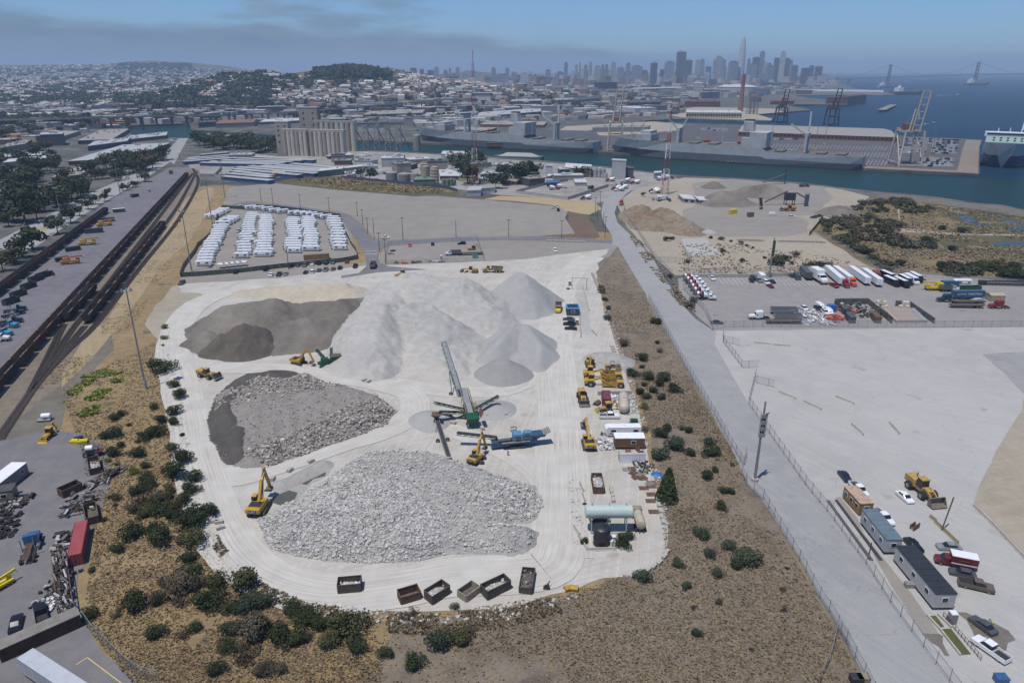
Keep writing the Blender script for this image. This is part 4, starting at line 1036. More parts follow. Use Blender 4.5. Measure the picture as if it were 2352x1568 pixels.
def fence(name,label,pts,h,fabric,step=4.0,lean=0.0,smooth=False,wire=True):
 W=[p if isinstance(p,Vector) else P(*p) for p in pts]
 W=[Vector((p.x,p.y,0)) for p in W]
 if smooth:W=[Vector((p.x,p.y,0)) for p in smooth_line([w.to_2d() for w in W],4)]
 c=W[0].copy();r=thing(name,label,'fence',c)
 mb=MB()
 for a,b in zip(W,W[1:]):
  mb.add([a-c,b-c,b-c+Vector((0,0,h)),a-c+Vector((0,0,h))],[(0,1,2,3)],0)
  mb.bar(a-c+Vector((0,0,h)),b-c+Vector((0,0,h)),.07,m=1)
 mb.build('mesh_panel',[fabric,GALV2],r)
 tot=sum((b-a).length for a,b in zip(W,W[1:]));step=max(step,tot/95)
 pos=[];acc=0;nxt=0
 for a,b in zip(W,W[1:]):
  L=(b-a).length
  while nxt<=acc+L:
   pos.append(a+(b-a)*((nxt-acc)/L));nxt+=step
  acc+=L
 if h not in _post:
  m=MB();m.cyl((0,0,0),(0,0,h+(.35 if wire else .05)),.06,n=6)
  _post[h]=m.build('post',GALV2,r);o=_post[h];_post[h]=o.data;o.location=pos[0]-c;pos=pos[1:]
 for p in pos:link('post',_post[h],r).location=p-c
 return r
def block(label,pos,rz,d=(1.5,.75,.75),group=None,mat=None,name='concrete_block'):
 mb=MB();mb.box((0,0,d[2]/2),d,0,top=(.985,.97));mb.box((0,0,d[2]+.04),(.3,.2,.08),0)
 o=mb.build(name,mat or CONCR);o.location=pos;o.rotation_euler=(0,0,rz)
 return tag(o,label,'concrete block',group)
def barrier(label,a,b,group=None,mat=None):
 a,b=Vector(a),Vector(b);d=b-a;L=d.length
 mb=MB();pr=[(-.3,0),(-.3,.1),(-.12,.4),(-.09,.82),(.09,.82),(.12,.4),(.3,.1),(.3,0)]
 mb.extr(pr,-L/2,L/2,0);mb.v=[(y,x,z) for x,y,z in mb.v]
 o=mb.build('concrete_barrier',mat or CONCR);o.location=(a+b)/2;o.rotation_euler=(0,0,math.atan2(d.y,d.x))
 return tag(o,label,'barrier',group)
G_DARK=GM('dark_aggregate',S(150,144,136),S(108,103,97),S(136,130,123),.045,.4,4,.5,.3,.5,streak=((.9,.35,S(118,112,104)),(-.6,.25,S(160,154,146))))
G_TAN=GM('tan_fill',S(202,192,174),S(190,180,162),S(212,204,190),.06,.4,4,.5,.25,.5)
G_PALE=GM('pale_aggregate',S(195,193,188),S(170,170,168),S(206,203,197),.04,.3,4,.5,.2,.5,streak=((.8,.4,S(186,184,180)),(-.7,.35,S(218,216,211))))
G_GREY=GM('grey_gravel_stock',S(178,179,177),S(168,169,168),S(188,188,186),.05,.4,4,.5,.22,.5,streak=((1.3,.3,S(190,190,188)),))
G_GREY2=GM('dark_gravel_stock',S(166,166,164),S(156,156,155),S(176,176,174),.05,.4,4,.5,.25,.5)
G_RUB=GM('rubble_base',S(186,184,180),S(170,168,165),S(202,199,194),.08,.6,3,.6,.4,1.0)
G_RUB2=GM('brown_rubble_base',S(158,153,148),S(142,138,134),S(174,168,161),.08,.6,3,.6,.35,.8)
G_BLACK=GM('asphalt_grindings',S(98,94,90),S(86,83,80),S(112,108,104),.1,.6,4,.5,.35,.6)
G_SPOIL=GM('brown_spoil',S(150,142,126),S(130,104,80),S(166,158,142),.05,.3,2,.6,.4,.8)
ROCKM=island_mat('broken_concrete',[(0,S(168,166,164)),(.4,S(196,194,191)),(.8,S(210,208,204)),(1,S(222,220,215))],.9,.25,2)
ROCKB=island_mat('broken_brown_concrete',[(0,S(120,114,108)),(.4,S(166,160,152)),(1,S(206,200,192))],.9,.25,2)
def Hs(u,vt,vb,r=0.0,slope=.66):
 lo,hi=.2,30
 b=P(u,vb).y
 for _ in range(30):
  m=(lo+hi)/2
  if P(u,vt,m).y-b-r-m/slope>0:lo=m
  else :hi=m
 return lo
def seg_d(X,Y,a,b):
 d=b-a;L2=d.length_squared or 1e-9
 t=np.clip(((X-a.x)*d.x+(Y-a.y)*d.y)/L2,0,1)
 return np.hypot(X-a.x-t*d.x,Y-a.y-t*d.y),t
def grid_heap(name,label,xs,ys,Hf,mat,cat='stockpile',floor=.06,parent=None):
 X,Y=np.meshgrid(xs,ys);H=Hf(X,Y);nx=len(xs)
 ii=(np.arange(len(ys)-1)[:,None]*nx+np.arange(nx-1)[None]).ravel()
 F=np.column_stack([ii,ii+1,ii+nx+1,ii+nx]);Hr=H.ravel()
 F=F[Hr[F].max(1)>.02]
 used,inv=np.unique(F,return_inverse=True)
 V=np.column_stack([X.ravel(),Y.ravel(),np.maximum(Hr,-.1)+floor])[used]
 o=nmesh(name,V,inv.reshape(F.shape),mat,parent,smooth=True)
 return tag(o,label,cat)
def heap(name,label,peaks,mat,slope=.66,res=.8,amp=.35,bowls=(),rough=6.0):
 segs=[]
 for p in peaks:
  if len(p)==4:
   u,v,h,r=p;a=P(u,v,h).to_2d();segs.append((a,a,h,h,r))
  else :
   u,v,u2,v2,h,h2,r=p;segs.append((P(u,v,h).to_2d(),P(u2,v2,h2).to_2d(),h,h2,r))
 bl=[(P(u,v).to_2d(),r,sl) for u,v,r,sl in bowls]
 seed=len(label)
 def Hf(X,Y):
  wob=fbm(X/9,Y/9,3,seed)*1.6
  H=np.full(X.shape,-5.0)
  for a,b,h,h2,r in segs:
   d,t=seg_d(X,Y,a,b)
   H=np.maximum(H,h+(h2-h)*t-slope*np.maximum(np.hypot(np.maximum(d-r,0),.35)-.35+wob*np.clip(d/12,0,1),0))
  for c,r,sl in bl:
   H=np.minimum(H,np.maximum((np.hypot(X-c.x,Y-c.y)-r+wob*.6)*sl,-.2))
  return H+(fbm(X/rough,Y/rough,4,seed+3)*amp-np.abs(fbm(X/3.5,Y/3.5,3,seed+7))*amp*1.1+fbm(X/1.3,Y/1.3,2,seed+5)*amp*.4)*np.clip(H/1.5,0,1)
 x0=min(min(a.x,b.x)-max(h,h2)/slope-r for a,b,h,h2,r in segs)-3;x1=max(max(a.x,b.x)+max(h,h2)/slope+r for a,b,h,h2,r in segs)+3
 y0=min(min(a.y,b.y)-max(h,h2)/slope-r for a,b,h,h2,r in segs)-3;y1=max(max(a.y,b.y)+max(h,h2)/slope+r for a,b,h,h2,r in segs)+3
 return grid_heap(name,label,np.arange(x0,x1,res),np.arange(y0,y1,res),Hf,mat,floor=.12)
def poly_heap_fn(pts,hmax,slope,amp,seed,rough=7.0):
 poly=[P(*p).to_2d() for p in pts]
 def Hf(X,Y):
  D=np.full(np.shape(X),1e9)
  for i,a in enumerate(poly):D=np.minimum(D,seg_d(X,Y,a,poly[(i+1)%len(poly)])[0])
  D=np.where(inside(X,Y,poly),D,-D)+fbm(X/8,Y/8,3,seed)*1.2
  H=hmax*(1-np.exp(-np.maximum(D,0)*slope/hmax))+np.minimum(D,0)
  return H+(fbm(X/rough,Y/rough,4,seed+2)*amp+fbm(X/2,Y/2,3,seed+4)*amp*.4)*np.clip(H/1.2,0,1)
 return Hf,poly
def poly_heap(name,label,pts,hmax,slope,amp,mat,seed,res=.8,floor=.13):
 Hf,poly=poly_heap_fn(pts,hmax,slope,amp,seed)
 xs,ys=[p.x for p in poly],[p.y for p in poly]
 o=grid_heap(name,label,np.arange(min(xs)-3,max(xs)+3,res),np.arange(min(ys)-3,max(ys)+3,res),Hf,mat,floor=floor)
 return o,Hf
def rocks(name,parent,pts,n,Hf,smin,smax,mat,seed,bias=None,z=.13):
 rng=np.random.default_rng(seed)
 xy=scatter_in(pts,n,rng)
 if bias is not None:
  k=bias(xy[:,0],xy[:,1]);xy=xy[k>rng.uniform(0,1,len(xy))]
 h=Hf(xy[:,0],xy[:,1]) if Hf else np.zeros(len(xy))
 xy,h=xy[h>-.3],np.maximum(h[h>-.3],0)
 s=smin+(smax-smin)*rng.power(.45,len(xy))
 sc=np.column_stack([s*rng.uniform(.8,1.5,len(s)),s*rng.uniform(.6,1.1,len(s)),s*rng.uniform(.5,1.0,len(s))])
 V,F=stamp(CUBE_V,CUBE_F,np.column_stack([xy,h+z-sc[:,2]*.25]),sc,rng.uniform(0,6.3,len(s)),.13,.45,rng)
 return tag(nmesh(name,V,F,mat,parent),kind='stuff')
heap('stockpile','large dark grey gravel stockpile with scooped face at left of the yard',[(515,704,625,686,9,11.5,1),(625,686,655,700,11.5,8.5,1),(655,700,770,690,8.5,9.5,1),(770,690,838,682,9.5,7,1),(650,742,700,728,7.5,8.5,.5),(700,728,770,735,8.5,5,.5),(470,760,475,780,4.5,3,1)],G_DARK,amp=.7,rough=4.0)
heap('stockpile','damp dark scooped mound at the front of the large dark stockpile',[(512,765,560,742,6.5,9.6,.5),(560,742,600,752,9.6,7.5,.5)],GM('damp_aggregate',S(112,105,97),S(98,92,86),S(124,117,109),.1,.5,4,.5,.35,.6),slope=.86,amp=.9,res=.6,rough=3)
heap('stockpile','low tan earth bank behind the dark gravel stockpile',[(640,664,780,650,2.5,5.0,2),(700,668,800,666,3,4,3)],G_TAN,amp=.7,slope=.5)
heap('stockpile','biggest pale crushed concrete stockpile in the middle of the yard',[(945,636,1045,645,Hs(960,636,745,6),Hs(1045,645,760,6),5),(1045,645,1105,700,13,7,4),(960,700,1010,735,Hs(960,712,800,5),7.5,4),(1010,740,1060,760,7,3.5,3),(860,700,830,800,8.5,5.5,4),(900,650,860,700,10,8.5,4),(830,800,860,835,5.5,3,3)],G_PALE,amp=1.1,res=.8,rough=9)
heap('stockpile','grey gravel cone at the back right of the yard',[(1195,630,1200,655,Hs(1195,630,742)*.92,9.5,2),(1150,690,1142,725,5.5,2,1),(1195,640,1232,690,9,4.5,1)],G_GREY,amp=.3,slope=.74)
heap('stockpile','grey gravel cone with a dug-out front beside the weighbridge',[(1178,748,1208,748,7.2,7.2,1.6),(1206,745,1240,792,7.8,4.6,.5),(1240,792,1236,835,4.6,1.8,.5),(1180,745,1138,795,7.8,4.6,.5),(1195,800,1195,845,1.8,.6,3)],G_GREY,amp=.3,slope=.78)
heap('stockpile','small darker gravel mound at the foot of the dug-out cone',[(1152,824,1158,826,5.2,5.2,1)],G_GREY2,amp=.25,res=.5)
heap('stockpile','low fan of grey fines under the right side conveyor',[(1133,742+185,2.2,.6),(1120,925,1140,928,1.6,1.2,1)],G_GREY,amp=.2,res=.5,slope=.4)
heap('stockpile','low fan of grey fines under the left side conveyors',[(985,950,2.0,.6),(995,965,1010,955,1.4,1.2,1)],G_GREY,amp=.2,res=.5,slope=.4)
heap('stockpile','heap of white crushed rock behind the parked scrapers',[(1392,812,1410,818,2.6,2.4,1.5)],G_RUB,amp=.3,res=.5,slope=.45)
heap('stockpile','eroded pale bank beside the tall conveyor',[(1010,800,1090,795,3.2,2.0,2),(1030,815,1050,850,2.4,1.2,2)],G_PALE,amp=.8,res=.6,slope=.6,bowls=((1000,850,4.0,1.4),))
heap('stockpile','pale loading ramp bank at the top left of the yard',[(560,668,640,660,1.2,2.0,2)],G_TAN,amp=.5,slope=.4)
f_out=[(487,950),(498,912),(560,872),(640,862),(720,870),(800,892),(880,922),(908,946),(890,975),(830,1000),(760,1022),(690,1050),(620,1074),(560,1078),(510,1058),(487,1010)]
rb,fH=poly_heap('rubble_heap','brown oval heap of broken concrete and soil left of the haul road',f_out,4.4,.8,1.4,G_RUB2,31)
band=[(500,945),(540,905),(620,895),(720,885),(800,900),(740,925),(640,935),(560,950),(545,960)]
edge=[(560,1060),(610,1040),(700,1005),(800,960),(880,925),(905,945),(888,975),(830,1000),(760,1022),(690,1050),(620,1074)]
rocks('broken_concrete',rb,band,1500,fH,.18,.72,ROCKB,41)
rocks('broken_concrete',rb,edge,2900,fH,.16,.72,ROCKB,42)
rocks('broken_concrete',rb,f_out,2600,fH,.12,.42,ROCKB,43)
poly_heap('asphalt_grindings','black asphalt grindings along the rim of the brown rubble heap',[(485,1010),(481,950),(497,908),(558,868),(640,858),(715,866),(705,888),(640,905),(585,925),(560,960),(612,1000),(590,1030),(585,1074),(520,1068)],5.0,1.0,.6,G_BLACK,77,.6,.3)
g_out=[(592,1195),(600,1230),(622,1260),(680,1279),(760,1290),(850,1294),(960,1288),(1020,1276),(1100,1270),(1180,1275),(1228,1255),(1234,1226),(1178,1208),(1228,1195),(1249,1160),(1230,1120),(1150,1096),(1080,1076),(1000,1046),(930,1036),(850,1046),(790,1070),(740,1112),(680,1152)]
rb,gH=poly_heap('rubble_heap','huge grey heap of broken concrete in front of the crusher',g_out,4.6,.85,1.5,G_RUB,51)
front=[(592,1195),(600,1230),(622,1260),(680,1279),(760,1290),(850,1294),(960,1288),(1020,1276),(1000,1220),(960,1170),(850,1130),(770,1110),(720,1130),(660,1160)]
rocks('broken_concrete',rb,front,18000,gH,.14,.55,ROCKM,52)
clump= lambda x,y:np.clip(.25+1.6*vnoise(x/7,y/7,9)**2,0,1)
rocks('broken_concrete',rb,g_out,17000,gH,.1,.48,ROCKM,53,clump)
rocks('broken_concrete',rb,[(1090,1160),(1240,1130),(1248,1165),(1220,1195),(1130,1205)],900,gH,.2,.7,ROCKM,54)
rocks('loose_rubble',None,[(930,1030),(1000,1040),(1080,1072),(1150,1090),(1160,1105),(1060,1085),(930,1045),(800,1060)],420,None,.15,.6,ROCKM,55)['label']='scatter of loose concrete lumps at the rear of the big heap'
rocks('loose_rubble',None,[(1408,905),(1455,905),(1468,950),(1440,955),(1425,930)],260,None,.2,.9,ROCKM,56)['label']='pile of white rubble slabs beside the long white tank'
rocks('loose_rubble',None,[(1300,1105),(1330,1100),(1345,1250),(1320,1255)],140,None,.12,.45,ROCKM,57)['label']='thin line of white rubble left of the fuel tank'
for k,pts in enumerate([[(385,800),(405,860),(425,960),(445,1080),(470,1180),(520,1268),(560,1312),(548,1318),(500,1262),(455,1180),(425,1060),(405,950),(380,850)],[(600,1350),(700,1384),(850,1400),(1000,1410),(1170,1400),(1320,1360),(1330,1372),(1170,1425),(980,1440),(800,1430),(650,1400),(585,1358)],[(1384,706),(1431,846),(1484,1022),(1530,1208),(1540,1208),(1500,1022),(1445,846),(1395,706)]]):
 rocks('edge_rubble',None,pts,(260,380,320)[k],None,.12,.6,ROCKM,60+k)['label']=('white stones along the left edge of the yard','white stones and clods along the front edge of the yard','white stones along the right edge of the yard')[k]
for o in list(COL.objects):
 if o.name.startswith(('loose_rubble','edge_rubble')):o['category']='rubble'
zone('sludge_pond',PX('03',(1850,180),(1920,140),(2000,100),(2060,120),(2020,190),(1940,210)),SLUDGE,Z['e']+.02,'grey green sludge pool beside the front excavator',.5,2)
zone('sludge_pond',PX('02',(2040,1255),(2110,1195),(2200,1178),(2250,1190),(2240,1215),(2160,1235),(2120,1275)),SLUDGE,Z['e']+.02,'grey sludge pool at the back of the trench',.5,2)
zone('damp_ground',PX('03',(1840,190),(1930,120),(2060,40),(2200,-30),(2290,-50),(2270,0),(2160,60),(2070,150),(1960,215)),G_RUB,Z['e']+.01,'damp grey mud round the sludge pools',.8,2)
heap('spoil_bank','low earth bank along the sludge trench',[(648,1108,740,1062,1.0,1.1,.5)],G_RUB,slope=.6,res=.5,amp=.3)
def yaw(a,b):
 d=Vector(b)-Vector(a); return math.atan2(d.y,d.x)
sun_dir=Vector((math.sin(math.radians(42)),math.cos(math.radians(42))))/math.tan(math.radians(72))
def tip_h(t,tip,sh,lo=.5,hi=16):
 """height of a raised tip from where its shadow falls"""
 g=T(t,*sh).to_2d();best=min(((P(*px(t,*tip),h).to_2d()+sun_dir*h-g).length,h) for h in np.arange(lo,hi,.1))
 return float(best[1])
c=T('03',1790,242);y1=yaw(T('03',1735,262),T('03',1850,185))
dist=(T('03',1878,132).to_2d()-c.to_2d()).length
excavator('big yellow excavator reaching over the sludge pool at the front left',c,y1+.5,yaw(c,T('03',1872,128))+.0,(4.6,7.4),(min(dist,9.0),2.2),s=1.15)
excavator('yellow excavator parked with its long boom straight ahead',T('12',1703,1010),PI/2+.02,PI/2+.06,(5.0,5.6),(10.2,2.0),s=1.05)
c=T('12',930,1110)
excavator('small yellow excavator with bent arm beside the blue crusher',c,yaw(T('12',870,1125),T('12',975,1135)),yaw(c,T('12',975,1020))-.25,(3.2,6.3),(5.0,1.8),s=.92)
excavator('yellow excavator loading the green screening plant',T('02',2062,440),yaw(T('02',2025,440),T('02',2110,462)),yaw(T('02',2050,438),T('02',2150,455)),(4.2,5.4),(5.9,1.8),s=.95,letters=None)
excavator('dusty yellow excavator parked behind the two scrapers',T('12',1712,452),PI/2,-PI/2-.1,(4.0,4.6),(5.6,1.2),s=.95,col=CATD,letters=None)
wheel_loader('yellow wheel loader with a raised full bucket on the left haul road',T('02',1432,535),yaw(T('02',1390,530),T('02',1470,548)),.95,CATD,.9,G_BLACK)
wheel_loader('yellow wheel loader facing the camera beside the maroon container',T('12',1660,690),yaw(T('12',1652,640),T('12',1680,735)),.95,CATD)
wheel_loader('huge yellow wheel loader with open bucket on the concrete yard',T('23',1640,130),yaw(T('23',1555,75),T('23',1735,225)),1.18,CATD)
dozer('dusty bulldozer at the back of the pale stockpile',T('11',415,868),yaw(T('11',440,855),T('11',380,875)))
grader('yellow road grader parked behind the pale stockpile',T('11',880,845),yaw(T('11',930,848),T('11',820,842)))
hauler('yellow articulated haul truck behind the gravel cone',T('11',1040,843),yaw(T('11',1110,843),T('11',965,843)))
scraper('front yellow motor scraper in the machine row',T('12',1815,590),yaw(T('12',1950,598),T('12',1690,588)))
scraper('rear yellow motor scraper in the machine row',T('12',1805,535),yaw(T('12',1940,545),T('12',1680,535)))
roller('yellow soil compactor with sunshade behind the scrapers',T('12',1870,478),yaw(T('12',1820,478),T('12',1930,480)))
backhoe('yellow backhoe loader behind the white and blue pickup',T('12',1815,765),yaw(T('12',1870,760),T('12',1770,772)),CATD)
backhoe('yellow backhoe loader alone on the left pavement',T('02',335,950),yaw(T('02',385,905),T('02',290,985)))
def conveyor(mb,a,b,w,m=0,belt=1,legs=(),deep=.7):
 a,b=Vector(a),Vector(b);d=(b-a).normalized();sd=d.cross(Vector((0,0,1))).normalized();up=sd.cross(d)
 mb.bar(a+up*.1,b+up*.1,w*.8,.1,belt)
 for s in (-1,1):
  o=sd*(s*w/2)
  mb.bar(a+o,b+o,.12,.22,m);mb.bar(a+o-up*deep,b+o-up*deep,.1,.12,m)
  n=max(3,int((b-a).length/1.6))
  for i in range(n):
   p,q=a+(b-a)*(i/n),a+(b-a)*((i+1)/n)
   mb.bar(p+o,q+o-up*deep,.08,.08,m)
 for f in legs:
  p=a+(b-a)*f
  for s in (-1,1):mb.bar(p+sd*(s*w/2),Vector((p.x,p.y,.05))+sd*(s*w*.8),.14,.14,m)
def conv_thing(name,label,t,lo,hi,zl,zh,w,mats,cat='conveyor',legs=(.4,),deep=.7,extra=None):
 a,b=P(*px(t,*lo),zl),P(*px(t,*hi),zh)
 r=thing(name,label,cat,(a.x,a.y,0))
 o=Vector((a.x,a.y,0));mb=MB();conveyor(mb,a-o,b-o,w,0,1,legs,deep);mb.build('frame',mats,r)
 mb=MB();d=(b-a).normalized();sd=d.cross(Vector((0,0,1))).normalized()
 for p in (a-o,b-o):m=MB();m.cyl(p-sd*w*.55,p+sd*w*.55,.32,n=10);m.build('pulley',STEEL,r)
 if extra:extra(r,a-o,b-o,sd)
 return r
def hopper_on(r,a,b,sd):
 mb=MB();mb.box((a.x,a.y,a.z+.9),(1.0,1.0,1.0),0,top=(2.6,2.6));mb.build('hopper',RUST,r)
 for s in (-1,1):
  m=a+(b-a)*.5;wheel(r,m.x+sd.x*s*1.3,m.y+sd.y*s*1.3,.55,.4)
def stack_legs(r,a,b,sd):
 mb=MB();m=a+(b-a)*.42;g=a+(b-a)*.12
 for s in (-1,1):mb.bar(Vector((m.x,m.y,m.z-.8))+sd*s,Vector((g.x,g.y,.8))+sd*(s*1.6),.22)
 mb.build('support',GRNP,r)
 for s in (-1,1):wheel(r,m.x*.35+sd.x*s*1.9,m.y*.35+sd.y*s*1.9,.55,.4)
conv_thing('stacker_conveyor','tall green stacker conveyor with pale belt rising over the stockpile','12',(808,612),(705,290),2.8,12.0,1.5,[GRNP,BELTG],legs=(),deep=1.1,extra=stack_legs)
conv_thing('portable_conveyor','dark portable conveyor with a feed hopper standing by itself','12',(655,815),(742,1085),2.2,.6,1.1,[STEEL,RUBB],legs=(.2,),deep=.5,extra=hopper_on)
A0,A1=T('12',905,880),P(*px('12',842,605),5.0)
ax_=(A1.to_2d()-A0.to_2d()).normalized();r=thing('screening_plant','green screening plant with long side conveyors in the middle of the yard','screening plant',A0,math.atan2(ax_.y,ax_.x))
Lp=(A1.to_2d()-A0.to_2d()).length
inv=r.matrix_basis.inverted()
loc= lambda t,p,z:inv@P(*px(t,*p),z)
mb=MB();conveyor(mb,(2.5,0,2.6),(Lp,0,5.0),1.9,0,1,(.35,.75),.9);mb.build('main_conveyor',[GRNP,BELTG],r)
mb=MB()
for s in (-1,1):mb.bar((3,s*1.25,3.1),(Lp-1,s*1.25,5.3),.12,.7,1)
mb.box((Lp*.45,0,1.6),(Lp*.5,2.2,1.2),0);mb.box((Lp*.5,-1.9,2.3),(4.5,1.0,.1),1)
for k in range(6):mb.bar((Lp*.5-2.2+k*.88,-2.4,2.3),(Lp*.5-2.2+k*.88,-2.4,3.3),.06,m=1)
mb.build('frame',[GRNP,CAR['tan']],r)
mb=MB();mb.box((.6,0,2.6),(3.2,2.6,1.5),0,top=(1.25,1.35));mb.add([(-1.4,-2.0,3.3),(2.6,-2.0,3.3),(2.6,-2.8,5.0),(-1.4,-2.8,5.0)],[(0,1,2,3)],1);mb.add([(-1.4,2.0,3.3),(2.6,2.0,3.3),(2.6,2.8,5.0),(-1.4,2.8,5.0)],[(0,1,2,3)],1)
for x in (-.8,2.0):
 for s in (-1,1):mb.bar((x,s*1.2,0),(x,s*1.2,2.2),.25,m=0)
mb.build('hopper',[GRNP,RUST],r)
for nm,base,tip,sh in (('side_conveyor',(845,748),(642,702),(690,850)),('side_conveyor',(845,772),(672,766),(715,805)),('side_conveyor',(902,756),(1082,658),(1105,748))):
 h=max(2.0,min(8,tip_h('12',tip,sh)))
 mb=MB();conveyor(mb,loc('12',base,2.2),loc('12',tip,h),1.0,0,1,(),.5);mb.build(nm,[GRNP,RUBB],r)
for x in (5.5,7.0):
 for s in (-1,1):wheel(r,x,s*1.1,.5,.42)
a,b=T('12',1010,1030),T('12',1400,990);cc=(a+b)/2;r=thing('crusher','light blue mobile crusher with a long discharge belt','crusher',cc,yaw(a,b))
inv=r.matrix_basis.inverted();Lc=(b-a).length;h=Lc/2
tracks(r,4.4,2.4,.5,.9,0,BLUD);
mb=MB();mb.box((.6,0,1.7),(Lc*.62,2.3,.8),1);mb.box((-h*.55,.2,1.5),(4.2,2.2,1.4),1,top=(1.2,1.1));mb.bar((-h*.9,0,.7),(-h*.3,0,2.0),1.8,.5,1);mb.build('chassis',[BLUP,BLUD],r)
mb=MB();mb.box((.2,-.1,3.0),(2.4,2.3,2.2),0);mb.box((.2,-1.28,2.9),(1.5,.05,1.2),1);mb.build('engine_housing',[BLUP,GLASS],r)
mb=MB();mb.box((2.9,0,3.2),(2.6,2.1,2.0),0,top=(.7,.8));mb.lathe((2.6,-1.15,3.0),[(.95,-.15),(.95,.15)],16,1,'Y');mb.build('jaw_box',[BLUP,BLUD],r)
mb=MB();mb.box((5.4,0,3.1),(3.6,2.2,.8),0,top=(1.15,1.3));mb.bar((3.6,-1,1.8),(7.0,-1,3.4),.3,.5);mb.bar((3.6,1,1.8),(7.0,1,3.4),.3,.5);mb.build('feeder',BLUD,r)
mb=MB();mb.box((7.6,0,3.7),(2.2,2.6,.15),0,ry=-.35)
for k in range(5):mb.box((6.8+k*.45,0,3.6+k*.16),(.08,2.6,.3))
mb.build('feed_grid',GALV2,r)
mb=MB();tipv=inv@P(*px('12',795,912),tip_h('12',(795,912),(815,990)));conveyor(mb,(-1.0,0,2.4),tipv,1.1,0,1,(.3,),.5);mb.bar((-2.0,0,3.4),(tipv.x*.55,tipv.y*.5,tipv.z*.75),.08,m=2);mb.build('discharge_conveyor',[CHAS,RUBB,STEEL],r)
mb=MB()
for k in range(9):mb.bar((-4+k*.9,-1.5,2.2),(-4+k*.9,-1.5,3.1),.06)
mb.bar((-4,-1.5,3.1),(3.2,-1.5,3.1),.06);mb.box((-.4,-1.35,2.15),(7.4,.7,.08));mb.build('walkway',GALV2,r)
mb=MB();mb.box((-3.4,0,3.0),(3.0,1.8,.9),0,top=(1.1,1.3));mb.build('magnet_hood',M('pale_steel',S(190,188,180),.6,.3,1),r)
a,b=T('02',2170,470),T('02',2385,445);r=thing('tracked_screener','dark green tracked screener in front of the dark stockpile','screening plant',(a+b)/2,yaw(a,b));Lc=(b-a).length;h=Lc/2
tracks(r,3.6,2.2,.45,.8,0,GRNP)
mb=MB();mb.box((0,0,1.5),(Lc*.7,2.0,.9));mb.bar((-h*.8,0,1.6),(h*.7,0,3.0),1.6,.5);mb.build('chassis',GRNP,r)
mb=MB();mb.box((h*.55,0,2.9),(5.0,2.6,1.6),0,top=(1.1,1.2));mb.box((h*.55,0,3.72),(4.8,2.5,.1),1);mb.build('hopper',[GRNP,RUST],r)
mb=MB();conveyor(mb,(-h*.2,.5,2.0),(-h*.75,4.0,5.0),.9,0,1,(),.45);conveyor(mb,(h*.1,-.5,2.0),(h*.2,5.0,4.6),.9,0,1,(),.45);mb.build('side_conveyor',[GRNP,RUBB],r)
mb=MB();mb.box((-h*.35,-.2,2.6),(2.4,1.7,1.3));mb.build('engine_housing',GRNP,r)
person('worker in an orange vest and lime hard hat beside the crusher',T('12',1147,1075),1.2,ORNP,M('work_trousers',(.16,.12,.08),.8),M('lime_helmet',(.3,.6,.05),.4,.1))
def binmat(o,m):
 for c in o.children:
  if c.name.startswith('walls'):c.data.materials[0]=m
def by_front(a,b,depth):
 """a thing whose near long edge runs from a to b on the ground"""
 a,b=Vector(a),Vector(b);d=b-a;n=Vector((-d.y,d.x,0)).normalized()
 if n.y<0:n=-n
 return (a+b)/2+n*depth/2,math.atan2(d.y,d.x),d.length
def by_end(a,toward,L):
 """a thing running away from its near end a"""
 d=(Vector(toward)-Vector(a)).normalized(); return Vector(a)+d*L/2,math.atan2(d.y,d.x)
TRASH=GM('white_debris',S(214,212,206),S(190,184,176),S(160,150,140),.3,1.4,5,.6,.4,.8)
SOILL=GM('dark_debris',S(120,114,104),S(96,90,84),S(140,132,122),.3,1.4,5,.6,.4,.8)
SCRAPW=island_mat('white_scrap',[(0,(.5,.5,.48)),(.6,(.75,.74,.7)),(.9,(.3,.34,.4)),(1,(.35,.12,.08))])
SCRAPD=island_mat('mixed_scrap',[(0,(.02,.02,.02)),(.45,(.08,.06,.045)),(.8,(.17,.16,.15)),(.95,(.45,.45,.43)),(1,(.2,.05,.04))])
BINB,BINR,BINT=M('bin_charcoal',S(92,84,76),.7,.35,1),M('bin_brown',S(112,88,72),.8,.4,1),M('bin_tan',S(168,158,140),.8,.35,1)
for a,b,h,mat,ld,lab in (((-25,822),(136,808),1.9,BINB,(TRASH,.45,3.1,SCRAPW),'brown ribbed roll-off bin of white rubble, alone at the left of the bin row'),((412,900),(550,858),1.7,BINR,(SOILL,.02,5.3,SCRAPD),'empty rusty roll-off bin, second from left in the bin row'),((627,898),(750,820),1.9,BINB,(TRASH,.6,7.7,SCRAPW),'roll-off bin heaped with white scrap and a tyre, third from left'),((860,880),(958,810),1.4,BINT,(SOILL,.1,9.2,SCRAPD),'narrow pale roll-off bin nearly empty between two heaped bins'),((1007,866),(1168,788),2.0,BINB,(TRASH,.5,11.4,SCRAPW),'longest brown roll-off bin with white rubble in the bin row')):
 c,z,L=by_front(T('13',*a),T('13',*b),2.4);o=rolloff(L,h,ld);
 binmat(o,mat)
 o.location,o.rotation_euler=c,(0,0,z);tag(o,lab,'roll-off bin','roll-off bins along the front of the yard')
c,z=by_end(T('13',1267,824),T('13',1276,770),6.0);o=rolloff(5.8,1.4,(SOILL,.75,13.5,SCRAPD));binmat(o,BINB)
o.location,o.rotation_euler=c,(0,0,z);tag(o,'roll-off bin full of dark soil at the right end of the bin row','roll-off bin','roll-off bins along the front of the yard')
c,z=by_end(T('13',1772,130),T('13',1760,60),6.0);o=rolloff(6.2,1.7,(TRASH,.85,15.5,island_mat('blue_white_scrap',[(0,(.7,.7,.68)),(.6,(.6,.6,.6)),(.8,(.06,.2,.5)),(1,(.3,.1,.05))])));binmat(o,BINR)
